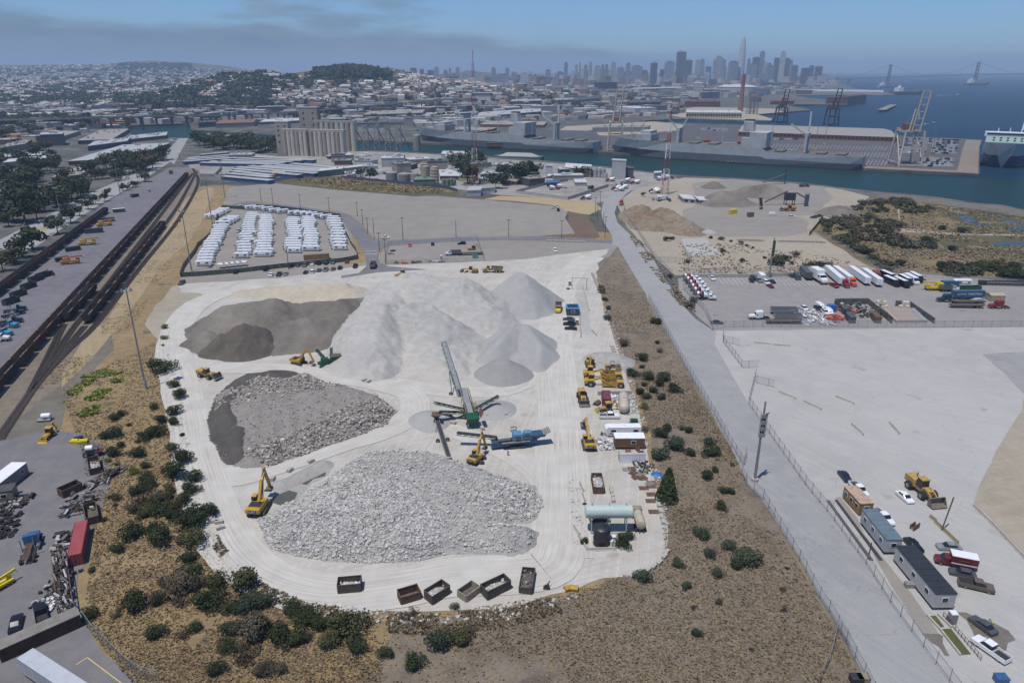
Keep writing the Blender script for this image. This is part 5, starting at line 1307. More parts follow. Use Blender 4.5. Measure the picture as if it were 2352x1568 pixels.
o.location,o.rotation_euler=c,(0,0,z);tag(o,'roll-off bin full of white and blue rubbish behind the fuel tank','roll-off bin')
for (x,y),z,lab in (((1550,775),.3,'yellow digger bucket on the ground, left of a pair'),((1608,775),-.2,'yellow digger bucket on the ground, right of a pair'),((1742,712-1200+1200),0,'')):
 if not lab:continue
 mb=MB();pr=[(0,.1),(.25,.9),(.9,1.1),(1.3,.7),(1.2,.1),(.9,.6),(.4,.6)];mb.extr(pr,-.7,.7);o=mb.build('digger_bucket',CATY);o.location=T('13',x,y);o.rotation_euler=(0,0,z-PI/2);tag(o,lab,'digger bucket','spare digger buckets')
mb=MB();mb.extr([(0,.1),(.25,1.0),(1.1,1.2),(1.7,.7),(1.6,.1),(1.1,.6),(.4,.6)],-1.1,1.1);o=mb.build('digger_bucket',M('bucket_steel',(.1,.08,.06)));o.location=T('12',1742,715);o.rotation_euler=(0,0,-.6);tag(o,'dusty steel digger bucket beside the wheel loader','digger bucket')
mb=MB();[mb.cyl((x,y,0),(x,y,1.2),.16,n=8) for x,y in ((0,0),(.5,.2))];mb.box((.2,.1,.5),(1.2,.5,.5));mb.bar((-.4,0,.2),(.9,.9,1.4),.15);o=mb.build('hydraulic_hammer',CHAS);o.location=T('13',1405,790);tag(o,'black breaker attachment lying near the front edge of the yard','attachment')
MAROON=M('container_maroon',S(122,62,66,.8),.6,.3,.5)
c,z=by_end(T('12',1826,738),T('12',1820,690),6.1);o=container(6.1,2.6,MAROON);o.location,o.rotation_euler=c,(0,0,z);tag(o,'short maroon shipping container in front of a block wall','container')
r=thing('storage_tank','long cream steel tank lying beside white rubble','tank',T('12',1946,795));d=T('12',1940,690)-T('12',1946,795);L=d.length
r.rotation_euler=(0,0,math.atan2(d.y,d.x));CREAM=M('tank_cream',S(204,192,176),.5,.15,.6)
mb=MB();mb.lathe((0,0,1.75),[(.3,0),(1.0,.25),(1.4,.8),(1.5,1.2),(1.5,L-1.2),(1.4,L-.6),(.9,L-.1),(.2,L)],20,0,'X');mb.build('shell',CREAM,r,True)
mb=MB();[mb.box((x,0,.35),(.3,2.4,.7)) for x in (1.5,L-1.5)];mb.build('saddles',CONCR,r);mb=MB();mb.cyl((L*.5,0,3.2),(L*.5,0,3.5),.35);mb.build('manhole',CREAM,r)
place('pickup',T('12',1775,812),T('12',1915,812),'white and blue utility pickup in front of the yellow backhoe',swap={'paint_proto':PW})
mb=MB();o=None
r=thing('generator','dark green generator set on a pale pallet beside the embankment','generator',T('12',2015,855));mb=MB();mb.box((0,0,.9),(2.0,1.4,1.3),0,top=(.95,.9));mb.build('housing',GRNP,r);mb=MB();mb.box((0,0,.12),(3.2,2.0,.22));mb.build('skid',GALV2,r);mb=MB();mb.cyl((-.9,.2,.2),(-.9,.2,1.8),.3,n=10);mb.build('tank',GALV2,r)
c,z,L=by_front(T('12',1815,948),T('12',2064,945),2.5);o=travel_trailer(L,True);o.name='fifth_wheel_trailer';o.location,o.rotation_euler=c,(0,0,z+PI);tag(o,'long white fifth-wheel camper behind the brown cabin','camper')
c,z,L=by_front(T('12',1882,1032),T('12',2086,1032),3.0);o=cabin('site_cabin','cabin',L,3.0,2.6,M('cabin_brown',S(122,88,62),.7,.25,1),M('white_metal_roof',(.75,.75,.74),.4,.12,1),.7,((.12,-1),),0,False);o.location,o.rotation_euler=c,(0,0,z);o['label']='brown clad site cabin with a white ribbed roof'
c,z,L=by_front(T('12',1917,1128),T('12',2092,1124),2.44);o=container(L,2.6,PW,roof=M('rusty_white_roof',S(196,186,172),.7,.35,.8));o.location,o.rotation_euler=c,(0,0,z);tag(o,'white shipping container with junk on its roof below the brown cabin','container')
for k,(x,y,d) in enumerate(((1975,1040,(1.4,1.0,.15)),(2060,1045,(1.6,.8,.2)),(2040,1105-70,(1.0,.6,.5)))):
 mb=MB();mb.box((0,0,d[2]/2),d);mb.box((.2,.1,d[2]),(d[0]*.5,d[1]*.4,d[2]));o=mb.build('roof_junk',RUST);o.location=P(*px('12',x,y),2.62);tag(o,('rusty sheet lying on the white container roof','stack of boards on the white container roof','dark crate on the white container roof')[k],'scrap')
for k,(x,y) in enumerate(((1964,1170),(2000,1165),(2035,1130),(2070,1195),(2030,1225),(2075,1228),(2125,1270),(2010,1195))):
 mb=MB();mb.box((0,0,.12),(2.0,1.6,.24),0);[mb.box((-.9+.3*i,0,.28),(.12,1.6,.08),0) for i in range(7)];o=mb.build('steel_grating',RUST if k%3 else GALV2);o.location=T('12',x,y);o.rotation_euler=(0,0,.1*k);tag(o,'stacked steel screen panel, %s of those laid out by the embankment edge'%nth(k+1),'screen panel','screen panels laid on the ground')
for k,(x,y) in enumerate(((2075,25),(2135,55),(2135,80),(2082,92),(2135,135),(2150,255),(2130,180))):
 mb=MB();mb.box((0,0,.1),(2.2,1.5,.2));[mb.box((-1+.33*i,0,.24),(.12,1.5,.08)) for i in range(7)];o=mb.build('steel_grating',RUST);o.location=T('13',x,y);tag(o,'rusty screen panel, %s from the top in the line right of the fuel tank'%nth(k+1),'screen panel','screen panels laid on the ground')
BLUETARP=M('blue_tarp',S(52,120,190,.7),.5,.3,2)
heap('tarp','crumpled blue tarp beside the dark conical tree',[(1508,1086,.45,.3),(1514,1090,.35,.25)],BLUETARP,slope=.7,res=.35,amp=.5)['category']='tarp'
r=thing('fuel_tank','large pale green fuel tank raised on a steel frame','fuel tank',T('13',1835,384));L=(T('13',2000,384)-T('13',1670,384)).length;hh=hgt(*px('13',1835,384),px('13',0,285)[1])
TANKG=M('tank_pale_green',S(196,212,206),.35,.1,.6)
mb=MB();mb.lathe((0,0,hh+1.35),[(.4,-L/2),(1.2,-L/2+.1),(1.42,-L/2+.3),(1.42,L/2-.3),(1.2,L/2-.1),(.4,L/2)],22,0,'X');mb.build('shell',TANKG,r,True)
mb=MB()
for x in (-L*.36,0,L*.36):
 for y in (-1.1,1.1):mb.bar((x,y,0),(x,y,hh+.5),.22)
 mb.box((x,0,hh+.1),(.3,2.6,.25))
mb.bar((-L*.36,-1.1,.5),(L*.36,-1.1,.5),.12);mb.build('frame',TANKG,r)
mb=MB();[mb.cyl((x,0,hh+2.7),(x,0,hh+3.5),.12,n=8) for x in (-L*.35,0,L*.35)];mb.build('vent_pipe',TANKG,r)
r=thing('water_tank','black upright plastic water tank under the pale green fuel tank','water tank',T('13',1790,470));hh=hgt(*px('13',1790,472),px('13',0,352)[1]);BLK=M('black_plastic',(.02,.02,.024),.45,.2,1)
mb=MB();mb.lathe((0,0,0),[(1.75,0),(1.75,.25),(1.7,.28),(1.7,hh*.33),(1.74,hh*.35),(1.7,hh*.37),(1.7,hh*.66),(1.74,hh*.68),(1.7,hh*.7),(1.7,hh-.25),(1.4,hh),(.4,hh+.15)],22);mb.build('shell',BLK,r,True);mb=MB();mb.cyl((.6,.2,hh),(.6,.2,hh+.25),.3);mb.build('lid',BLK,r)
for k,(x,y) in enumerate(((1868,450),(1866,482))):
 r=thing('tote_tank',('white caged liquid tote, rear one of two by the black tank','white caged liquid tote, front one of two by the black tank')[k],'tote',T('13',x,y));mb=MB();mb.box((0,0,.65),(1.1,.95,1.0));mb.build('bottle',PW,r);mb=MB();mb.box((0,0,.08),(1.2,1.0,.15));[mb.bar((i*.58,j*.5,0),(i*.58,j*.5,1.2),.05) for i in (-1,0,1) for j in (-1,1)];mb.build('cage',GALV,r)
place('tank',T('13',2055,375),T('13',2020,262),'dusty cream water truck beside the fuel tank',swap={'paint_proto':CAR['tan']})
place('sedan',T('13',1705,318),T('13',1850,312),'black car parked in the shade under the fuel tank',swap={'paint_proto':CAR['black']})
barrier('long concrete kerb block closing the planter below the black tank',T('13',1685,522),T('13',1890,518))
for k,(x0,y0,x1,y1_) in enumerate(((1600,360,1640,420),(1630,420,1690,515),(1640,60,1670,120),(1660,130,1680,190))):
 barrier('weathered timber-grey kerb, %s from the top left of the fuel tank yard'%nth((3,4,1,2)[k]),T('13',x0,y0),T('13',x1,y1_),'kerbs round the fuel tank')
k=0
for t,pts in (('13',((1860,120),(1868,150),(1872,180),(1855,95),(2168,130),(2178,170),(2185,215),(2195,255),(2205,295),(2215,330),(2240,540),(2225,570),(2190,612),(2150,640),(2110,665),(2000,700),(1475,310),(1515,330))),):
 for x,y in pts[:-2]:
  k+=1;block('pale concrete block, %s in the run round the right front edge of the yard'%nth(k),T(t,x,y),.9 if y>500 else 1.45,group='concrete blocks along the yard edge')
for k,(t,x,y) in enumerate((('03',1480,330),('03',1512,335),('03',1520,375),('02',2145,1120),('02',2000,1180),('02',1880,1240),('12',750,800),('12',985,780),('12',1000,800),('12',770,855),('12',615,840),('12',1185,885),('12',1185,905),('12',158,560),('12',188,568),('12',220,662),('12',238,670),('12',970,892),('12',1125,795))):
 block('loose concrete block '+('left of a pair by the haul road edge','right of a pair by the haul road edge','nearest the shrubs on the haul road edge','at the right end of the trench bank','in the middle of the trench bank','at the left end of the trench bank','under the left side conveyors','rear one under the right side conveyor','front one under the right side conveyor','between the two dark conveyors','left of the hopper conveyor','rear one above the crusher','front one above the crusher','left one below the pale stockpile','right one below the pale stockpile','rear one on the rubble heap tip','front one on the rubble heap tip','beside the green screen hopper','right of the screening plant')[k],T(t,x,y),.3*k,(1.6,.9,.9),'loose concrete blocks in the yard')
for i in range(7):
 block('grey concrete block, %s from the left in the wall behind the maroon container'%nth(i+1),T('12',1782+33*i,655-.6*i),.02,(1.5,.8,1.4),'block wall behind the container')
for i in range(9):
 block('white block, %s from the top in the short wall by the upper yard entrance'%nth(i+1),T('11',1730+4.6*i,862+11*i),-1.3,(1.6,.9,1.2),'blocks by the upper yard entrance')
for i in range(8):
 block('tilted white block, %s from the top along the edge behind the white rock heap'%nth(i+1),T('12',1865+7*i,330+17*i),-1.2,(1.5,.9,.9),'blocks behind the white rock heap')
c,z,L=by_front(T('12',1552,112),T('12',1640,112),6.5);o=cabin('weigh_house','weigh house',L,6.0,2.8,M('weigh_wall',(.06,.065,.07),.6,.3,1),M('blue_roof',S(74,158,212,.75),.4,.15,1),.15,((0,-1),),0,False);o.location,o.rotation_euler=c,(0,0,z);o['label']='small weigh house with a bright blue awning and dark solar panels'
mb=MB();mb.box((0,.6,3.22),(L*.8,4.0,.1))
for i in range(5):mb.box((-L*.4+i*L*.2,.6,3.28),(.06,4.0,.02))
mb.build('solar_panel',GLASS,o)
for k,(a,b,lab,col) in enumerate((((1608,142),(1522,138),'dark grey sedan, rear one of three beside the weigh house','grey'),((1612,175),(1525,172),'black suv, middle one of three beside the weigh house','black'),((1622,205),(1536,203),'black sedan, front one of three beside the weigh house','black'))):
 place(('sedan','suv','sedan')[k],T('12',*a),T('12',*b),lab,'cars by the weigh house',{'paint_proto':CAR[col]})
place('dump',T('12',1497,40),T('12',1491,112),'bright yellow dump truck waiting beside the weigh house',swap={'paint_proto':CAR['yellow']})
def potty(label,pos,col):
 r=thing('portable_toilet',label,'portable toilet',pos);mb=MB();mb.box((0,0,1.1),(1.15,1.15,2.2));mb.build('cabin',col,r);mb=MB();mb.box((0,0,2.28),(1.2,1.2,.16),0,top=(.85,.85));mb.build('roof',PW,r);mb=MB();mb.box((0,-.59,1.05),(.8,.04,1.9));mb.build('door',M('toilet_door',(.2,.2,.2),.6),r)
 return r
BRICKR=M('toilet_rust',S(172,100,70,.8),.6,.2,1)
potty('rust red portable toilet beside the three dark cars',T('12',1622,172),BRICKR);potty('rust red portable toilet at the upper end of the weighbridge',T('11',1573,935),BRICKR)
zone('weighbridge_deck',PX('12',(1650,88),(1702,86),(1722,215),(1662,218)),CONC,Z['e']+.03,'pale steel weighbridge deck beside the weigh house',0)
zone('weighbridge_approach',PX('11',(1600,925),(1665,925),(1700,1115),(1640,1120)),CONC,Z['e']+.02,'pale concrete approach to the weighbridge',.2,3)
barrier('rail kerb along the right of the weighbridge approach',T('11',1662,935),T('11',1706,1110),'weighbridge kerbs');barrier('rail kerb along the left of the weighbridge deck',T('12',1642,90),T('12',1650,262),'weighbridge kerbs');barrier('white kerb right of the weighbridge lane',T('12',1724,215),T('12',1758,248),'weighbridge kerbs')
mb=MB()
for x,y in ((1588,962),(1688,968)):p=T('11',x,y);mb.cyl(p,p+Vector((0,0,5.5)),.12,n=8)
mb.bar(T('11',1588,962)+Vector((0,0,5.5)),T('11',1688,968)+Vector((0,0,5.5)),.15);tag(mb.build('height_gantry',GALV),'thin steel height gantry over the weighbridge entrance','gantry')
k=0
def row(pts,n,names,flip,kind='rv',seed=0,jitter=.25):
 """trailers parked side by side along a line of readings; the long side runs with the given pixel vector"""
 rr=random.Random(seed)
 W=smooth_line([Vector(p) for p in pts],8)
 L=[0]
 for a,b in zip(W,W[1:]):L.append(L[-1]+(b-a).length)
 for i in range(n):
  f=i/max(1,n-1)
  g0,g1=P(*px('01',*W[0])),P(*px('01',*W[-1]))
  y=g0.y+(g1.y-g0.y)*f
  best=min(range(len(W)),key= lambda q:abs(P(*px('01',*W[q])).y-y))
  a=P(*px('01',*W[best]));a.y=y+rr.uniform(-.1,.1)
  ang=flip+rr.uniform(-.03,.03)
  put('rv_long' if rr.random()<.35 else kind,a+Vector((rr.uniform(-.4,.4),0,0)),ang,names%nth(i+1),'white travel trailers in the fenced lot')
row([(1548,428),(1545,520)],9,'white travel trailer, %s from the back in the rear part of the left row',.12,seed=1)
row([(1530,545),(1480,640),(1430,735),(1405,800)],15,'white travel trailer, %s from the back in the front part of the left row',.10,seed=2)
row([(1738,460),(1712,560),(1668,745)],18,'white travel trailer, %s from the back in the second row from the left',PI+.08,seed=3)
row([(1838,475),(1832,560),(1818,735)],17,'white travel trailer, %s from the back in the third row from the left',.05,seed=4)
row([(2018,495),(2024,580),(2032,710)],15,'white travel trailer, %s from the back in the fourth row from the left',PI,seed=5)
row([(2128,488),(2138,580),(2150,695)],14,'white travel trailer, %s from the back in the fifth row from the left',-.03,seed=6)
row([(2302,485),(2318,560),(2340,690)],12,'white travel trailer, %s from the back in the rightmost row',PI-.05,seed=7)
for i,(x,y) in enumerate(((1728,412),(1788,415),(1845,422),(1895,432),(1950,438),(2025,448),(2068,452),(2110,455),(2150,460),(2190,470),(2248,476))):
 put('rv',T('01',x,y),PI+.55,'angled white travel trailer, %s from the left along the back fence'%nth(i+1),'white travel trailers in the fenced lot')
place('far_car' if 0 else 'suv',T('01',1640,400),T('01',1680,392),'white suv on the dark road behind the trailer lot',swap={'paint_proto':PW})
place('pickup',T('01',1630,575),T('01',1655,555),'white pickup alone in the aisle of the trailer lot',swap={'paint_proto':PW})
c,z,L=by_front(T('01',2095,765),T('01',2272,752),3.2);o=container(L,2.8,M('tan_metal',S(150,124,88),.7,.25,1),'storage_shed');o.location,o.rotation_euler=c,(0,0,z);tag(o,'long tan storage shed inside the green screened fence','shed')
for i in range(5):
 c=T('01',1527+38*i,815-4*i);r=thing('canopy_tent','white flat canopy, %s from the left inside the green fence'%nth(i+1),'canopy',c,-.05,'white canopies in the trailer lot');mb=MB();mb.box((0,0,2.3),(3.4,3.0,.12));mb.build('roof',PW,r);mb=MB();[mb.bar((a*1.6,b*1.4,0),(a*1.6,b*1.4,2.3),.08) for a in (-1,1) for b in (-1,1)];mb.build('frame',GALV,r)
fence('screened_fence','dark green screened fence round the trailer lot',PX('01',(1535,402),(1512,450),(1490,500),(1470,545),(1445,600),(1400,640),(1365,665),(1340,715),(1300,765),(1265,815),(1243,878),(1400,868),(1700,842),(2000,808),(2352,775))+PX('11',(60,765),(112,752),(100,700),(70,660)),2.4,SCREEN,5)
fence('screened_fence','green screened fence along the back of the trailer lot',PX('01',(1535,402),(1700,412),(1780,396),(1900,402),(2080,425),(2200,445),(2345,462))+PX('11',(20,560),(70,660)),2.2,SCREEN,6)
cols='grey grey silver white black black silver black white black silver grey white brown'.split()
cl=[((1630,848),'black'),((1835,830),'black'),((1870,866),'white'),((1925,864),'grey'),((1970,860),'silver'),((2010,806),'black'),((2055,801),'grey'),((2100,801),'silver'),((2155,791),'white'),((2200,788),'black'),((2250,786),'black'),((2297,780),'silver'),((2108,850),'black'),((2155,846),'white'),((2200,836),'grey'),((2245,832),'silver'),((2297,827),'brown'),((2345,820),'black'),((2393,775),'red'),((2450,808),'dark')]
for i,((x,y),c_) in enumerate(cl):
 put(('sedan','suv','sedan','pickup')[i%4],T('01',x,y),PI/2+.05,'%s parked car, %s of those outside the green fence counted from the left'%(c_,nth(i+1)),'cars parked outside the trailer lot fence',{'paint_proto':CAR[c_]})
put('suv',T('01',1255,925),-PI/2,'grey suv alone on the dirt by the fence corner',swap={'paint_proto':CAR['grey']})
place('pickup',T('01',1235,480),T('01',1228,498),'red pickup on the mown track beside the railway',swap={'paint_proto':CAR['red']})
def v(kind,t,a,b,lab,col=None,**kw):
 return place(kind,T(t,*a),T(t,*b),lab,swap={'paint_proto':CAR[col]} if col else None,**kw)
v('pickup','11',(272,610),(325,610),'white pickup beside a utility pole on the field edge','white')
v('sedan','11',(472,655),(470,672),'orange car in the fenced gravel lot','orange')
v('sedan','11',(628,648),(628,662),'black car in the fenced gravel lot','black')
v('suv','11',(858,650),(798,652),'long black and white suv in the fenced gravel lot','black')
put('suv',T('11',1472,700),-PI/2+.1,'white suv standing alone on the open gravel',None,{'paint_proto':PW})
v('dump','11',(818,724),(715,728),'white cab dump truck with a black body in the fenced lot','white')
v('flatbed','11',(962,722),(818,726),'low flatbed trailer behind the black dump truck')
backhoe('dark yellow backhoe in the fenced gravel lot',T('11',898,690),yaw(T('11',930,688),T('11',855,694)),CATD)
v('dump','11',(212,826),(232,790),'tan dump truck driving off up the dark road','tan')
v('pickup','11',(1440,405),(1492,400),'white service truck at the corner of the big field','white')
v('pickup','11',(1493,428),(1494,412),'dark pickup beside the white service truck','dark')
v('tractor','11',(1935,370),(1920,390),'red truck driving down the curve of the main road','red')
GEN=M('teal_machine',S(54,150,150,.75),.5,.3,1)
r=thing('compressor','teal towable compressor in the fenced gravel lot','compressor',T('11',922,745));mb=MB();mb.box((0,0,1.0),(3.0,1.5,1.2),0,top=(.9,.9));mb.build('housing',GEN,r);wheel(r,0,.8,.36,.22);wheel(r,0,-.8,.36,.22)
potty('white portable toilet in the fenced gravel lot',T('11',688,755),PW)
for k,(x,y,c_) in enumerate(((620,770,GALV2),(655,772,PW),(690,775,GALV2),(540,775,RUST),(500,780,RUST),(430,785,ORNP),(355,700,CHAS),(345,720,GALV2),(380,782,RUST))):
 mb=MB();[mb.box((random.uniform(-1.4,1.4),random.uniform(-.6,.6),random.uniform(.2,.7)),(random.uniform(.5,1.8),random.uniform(.4,1),random.uniform(.3,1)),rz=random.random()) for i in range(6)]
 o=mb.build('material_pile',c_);o.location=T('11',x,y);tag(o,'small pile of stored material, %s of those along the gravel lot fence'%nth(k+1),'material pile','material piles in the gravel lot')
fence('chain_link_fence','chain link fence round the gravel lot',PX('11',(300,785),(312,700),(325,662),(700,640),(935,615),(960,700),(985,765),(700,778),(300,790)),2.2,CHAIN,5)
for i,(t,b,tp,lab) in enumerate((('11',(110,460),360,''),('11',(147,515),408,''),('11',(182,580),465,''),('11',(226,618),470,''),('11',(262,700),568,''),('11',(306,785),610,''),('11',(424,618),463,''),('11',(790,605),483,''),('11',(1152,598),478,''),('11',(1517,602),483,''),('11',(1815,605),455,''),('11',(1803,540),425,''),('11',(1763,480),375,''),('11',(1748,425),325,''),('11',(1782,375),283,''),('01',(1800,355),262,''),('01',(1883,385),265,''),('01',(2070,405),303,''),('01',(2270,430),327,''),('01',(1990,825),672,''))):
 u,vv=px(t,*b);h=hgt(u,vv,px(t,0,tp)[1])
 utility_pole('brown wooden utility pole, %s of those along the east west road and its curve'%nth(i+1) if i<10 else 'brown wooden utility pole, %s of those by the main road bend'%nth(i-9) if i<15 else 'brown wooden utility pole, %s from the left behind the trailer lot'%nth(i-14) if i<19 else 'brown wooden utility pole at the front fence of the trailer lot',P(u,vv),h,'wooden utility poles',i%4!=3,.3)
for i,((t,b),tp) in enumerate(((('02',(1005,610)),664),(('01',(1320,835)),483),(('01',(1465,525)),408),(('01',(1550,330)),369),(('01',(440,545)),430),(('01',(830,310)),366),(('00',(1055,1110)),334),(('00',(1240,1100)),352))):
 u,vv=px(t,*b);h=hgt(u,vv,tp)
 light_mast('tall steel light tower '+('on the grass left of the quarry','at the front of the trailer lot','left of the trailer lot rows','at the back corner of the big field','nearest of two along the left road','farther of two along the left road','beside the dark trees of the left road','at the far end of the loading pad')[i],P(u,vv),h,'tall light towers')
r=thing('sign_mast','grey mast carrying a ladder of panels at the roadside','mast',P(1733,1105));mb=MB();mb.cyl((0,0,0),(0,0,20.8),.36,.2,12);mb.cyl((0,0,0),(0,0,.9),.8,n=14,m=1);[mb.cyl((0,0,z),(0,0,z+.15),.4,n=12) for z in (4,8,12)];mb.build('pole',[GALV,CONCR],r,True)
mb=MB();[mb.box((.1,-.3,z),(1.3,.12,.9),0) for z in (12.4,14,15.6,17.2)];[mb.bar((x,-.3,11.8),(x,-.3,18),.1) for x in (-.7,.8)];mb.build('panel_frame',GALV2,r);mb=MB();[mb.box((.1,-.15,z),(1.1,.1,.8)) for z in (13.2,14.8,16.4)];mb.build('panel',GLASS,r)
mb=MB();[mb.bar((.3,-.3,17.8),(1.0,-.6,18.3),.2)];mb.build('antenna',CHAS,r)
u,vv=px('21',595,880);h=hgt(u,vv,546);r=thing('sign_mast','tall mast with a red and green panel behind the truck lot','mast',P(u,vv));mb=MB();mb.cyl((0,0,0),(0,0,h),.35,.25,10);mb.build('pole',GALV,r,True);mb=MB();mb.box((0,-.35,h-5),(1.1,.2,7.5),0);mb.box((.5,-.4,h-5),(.4,.2,7.5),1);mb.build('panel',[CAR['green'],CAR['maroon']],r)
RAIL=M('rail_steel',(.16,.13,.11),.5,.4,2,.4)
TIE=M('sleeper',(.06,.048,.04),.95,.4,2)
def track(pts,label,ties=True):
 W=smooth_line([P(*p).to_2d() for p in pts]);mb=MB()
 for s in (-1,1):
  prev=None
  for i,p in enumerate(W):
   d=(W[min(i+1,len(W)-1)]-W[max(i-1,0)]).normalized();n=Vector((-d.y,d.x));q=p+n*(s*.75)
   q=Vector((q.x,q.y,.30))
   if prev is not None:mb.bar(prev,q,.09,.16,0)
   prev=q
 acc=0
 for a,b in zip(W,W[1:]):
  L=(b-a).length;d=(b-a).normalized();n=Vector((-d.y,d.x));q=(.8-acc)%.8
  while q<L and ties:
   c=a+d*q;mb.bar(Vector((*(c-n*1.3),.17)),Vector((*(c+n*1.3),.17)),.24,.16,1);q+=.8
  acc=(acc+L)%.8
 return tag(mb.build('railway_track',[RAIL,TIE]),label,'railway track',None,'structure')
GOND=[M('gondola_black',S(66,58,54),.8,.4,.6),M('gondola_rust',S(96,66,52),.85,.45,.6),M('gondola_brown',S(84,70,60),.8,.4,.6)]
GINS=M('gondola_inside',S(134,122,112),.9,.4,.8)
def gondola():
 r=thing('gondola_wagon','wagon','rail wagon');mb=MB();L,w=13.0,2.9
 for s in (-1,1):
  mb.box((0,s*w/2,2.25),(L,.07,2.3),0);mb.box((0,s*(w/2-.05),2.3),(L-.1,.03,2.1),1);mb.box((0,s*w/2,3.42),(L+.1,.16,.14),0)
  for i in range(12):mb.box((-L/2+.3+i*(L-.6)/11,s*(w/2+.08),2.2),(.14,.12,2.2),0)
  mb.box((s*L/2,0,2.25),(.07,w,2.3),0);mb.box((s*L/2,0,3.42),(.14,w,.14),0)
 for x in (-3.3,0,3.3):mb.box((x,0,3.1),(.12,w,.16),0)
 mb.build('body',[PP,GINS],r);mb=MB();mb.box((0,0,1.45),(L-.2,w-.2,.5),0,top=(.95,.8));mb.build('floor',GINS,r)
 for s in (-1,1):
  m=MB();m.box((s*4.4,0,.75),(2.4,2.2,.45))
  for x in (-.85,.85):
   for q in (-1,1):m.cyl((s*4.4+x,q*.72,.72),(s*4.4+x,q*.86,.72),.44,n=12)
  m.build('bogie',CHAS,r)
  m=MB();m.box((s*(L/2+.5),0,1.05),(1.0,.3,.3));m.build('coupler',CHAS,r)
 return r
BUILD['gondola']=gondola
def train(tops,n,words,seed,zt=3.4):
 W=smooth_line([P(*p,zt).to_2d() for p in tops],12);rr=random.Random(seed)
 cum=[0]
 for a,b in zip(W,W[1:]):cum.append(cum[-1]+(b-a).length)
 def at(s):
  for i in range(len(W)-1):
   if cum[i+1]>=s: return W[i]+(W[i+1]-W[i])*((s-cum[i])/(cum[i+1]-cum[i]))
  return W[-1]+(W[-1]-W[-2]).normalized()*(s-cum[-1])
 n=min(n,int(cum[-1]/14.6))
 for i in range(n):
  a,b=at(i*14.6+3),at(i*14.6+11);c=(a+b)/2;d=b-a
  put('gondola',(c.x,c.y,.3),math.atan2(d.y,d.x),words%nth(i+1),'open top gondola wagons',{'paint_proto':rr.choice(GOND)})
 return [p for p in W]
TB=PX('02',(-70,595),(50,465))+PX('01',(1295,148))
TC=PX('02',(585,110))+PX('01',(1142,462))
TB2=PX('02',(444,96))+PX('01',(655,905))
TA=PX('01',(-60,974),(735,392))
train(TB,60,'rusty open gondola wagon, %s from the front in the long train beside the pad',1)
train(TC,30,'open gondola wagon, %s from the front in the right hand train',2)
train(TB2,3,'open gondola wagon, %s from the front on the short middle siding',3)
train(TA,30,'rusty gondola wagon, %s from the front in the train beside the left road',4)
gp= lambda tops:[Q(*P(*p,3.4).to_2d()) for p in tops]
track(gp(TB),'railway track under the long train beside the pad',False);track(gp(TA),'railway track under the train beside the left road',False)
track(gp(TC)+[px('01',1260,330),px('01',1355,150)],'railway track under the right hand train')
track(PX('02',(0,965),(250,590),(480,340))+PX('01',(660,1205),(960,820),(1230,480),(1365,230),(1330,130)),'empty railway track nearest the mown strip')
track(PX('02',(0,945),(240,600),(420,380),(585,180)),'merging siding under the right hand train')
track(PX('02',(215,630),(330,400),(440,170)),'merging siding under the short middle train')
track(PX('02',(230,610),(330,450),(510,190))+PX('01',(640,1060),(1000,590),(1330,160)),'middle railway track between the two trains')
CONTD=M('container_dark',S(70,72,76),.7,.3,.6);CONTG=M('container_grey_green',S(84,92,94),.7,.3,.6);CONTT=M('container_dark_teal',S(52,76,78),.7,.3,.6)
for i,(a,b,h,m,lab) in enumerate((((780,435),(865,428),2.6,CONTG,'pale topped box container at the far part of the pad'),((915,330),(960,322),2.4,CONTD,'small dark container farthest along the pad'),((700,500),(792,492),2.6,CONTD,'dark container in the middle of the pad'),((585,580),(712,570),2.9,CONTD,'wide dark container rack beside the yellow cranes'),((458,705),(560,690),2.4,CONTD,'dark container behind the front crane'),((390,775),(480,760),2.2,CONTD,'dark container left of the front crane'))):
 c,z,L=by_front(T('01',*a),T('01',*b),2.5);o=container(L,h,m,roof=PW if i==0 else None);o.location,o.rotation_euler=c,(0,0,z);tag(o,lab,'container')
for i,(x,y) in enumerate(((70,1060),(120,1010),(190,955),(240,905),(290,880))):
 a=T('01',x+40,y-12);b=T('01',x-20,y+8);o=rolloff(6.5,2.2,None);binmat(o,CONTD);o.location=(a+b)/2;o.rotation_euler=(0,0,yaw(a,b));tag(o,'dark empty bin, %s from the front in the row on the pad'%nth(i+1),'roll-off bin','dark bins in a row on the pad')
def crane_truck(label,loc,rz,col):
 r=thing('truck_crane',label,'truck crane',loc,rz);mb=MB();mb.box((0,0,1.4),(8.5,2.5,.9),0);mb.box((3.6,.6,2.3),(1.4,1.2,1.3),0);mb.build('chassis',col,r)
 mb=MB();mb.box((-1.6,0,2.6),(3.0,2.2,1.5),0,top=(.9,.9));mb.build('housing',col,r);mb=MB();mb.bar((-2.0,0,3.3),(5.8,0,3.9),.6,.7);mb.bar((5.5,0,3.9),(6.4,0,2.2),.2);mb.build('boom',col,r)
 for x in (-3.0,-1.6,2.2,3.4):
  for q in (-1,1):wheel(r,x,q*1.05,.62,.45)
 return r
OCH=M('crane_ochre',S(208,164,84,.75),.6,.4,.8);OCR=M('crane_rust',S(196,130,74,.75),.6,.4,.8)
crane_truck('ochre mobile crane on the pad, rear one',T('01',600,655),yaw(T('01',540,660),T('01',690,650)),OCH)
crane_truck('rust orange mobile crane on the pad, front one',T('01',485,785),yaw(T('01',430,790),T('01',560,780)),OCR)
crane_truck('small yellow mobile crane beyond the dark containers',T('01',720,525),yaw(T('01',690,530),T('01',765,522)),OCH)
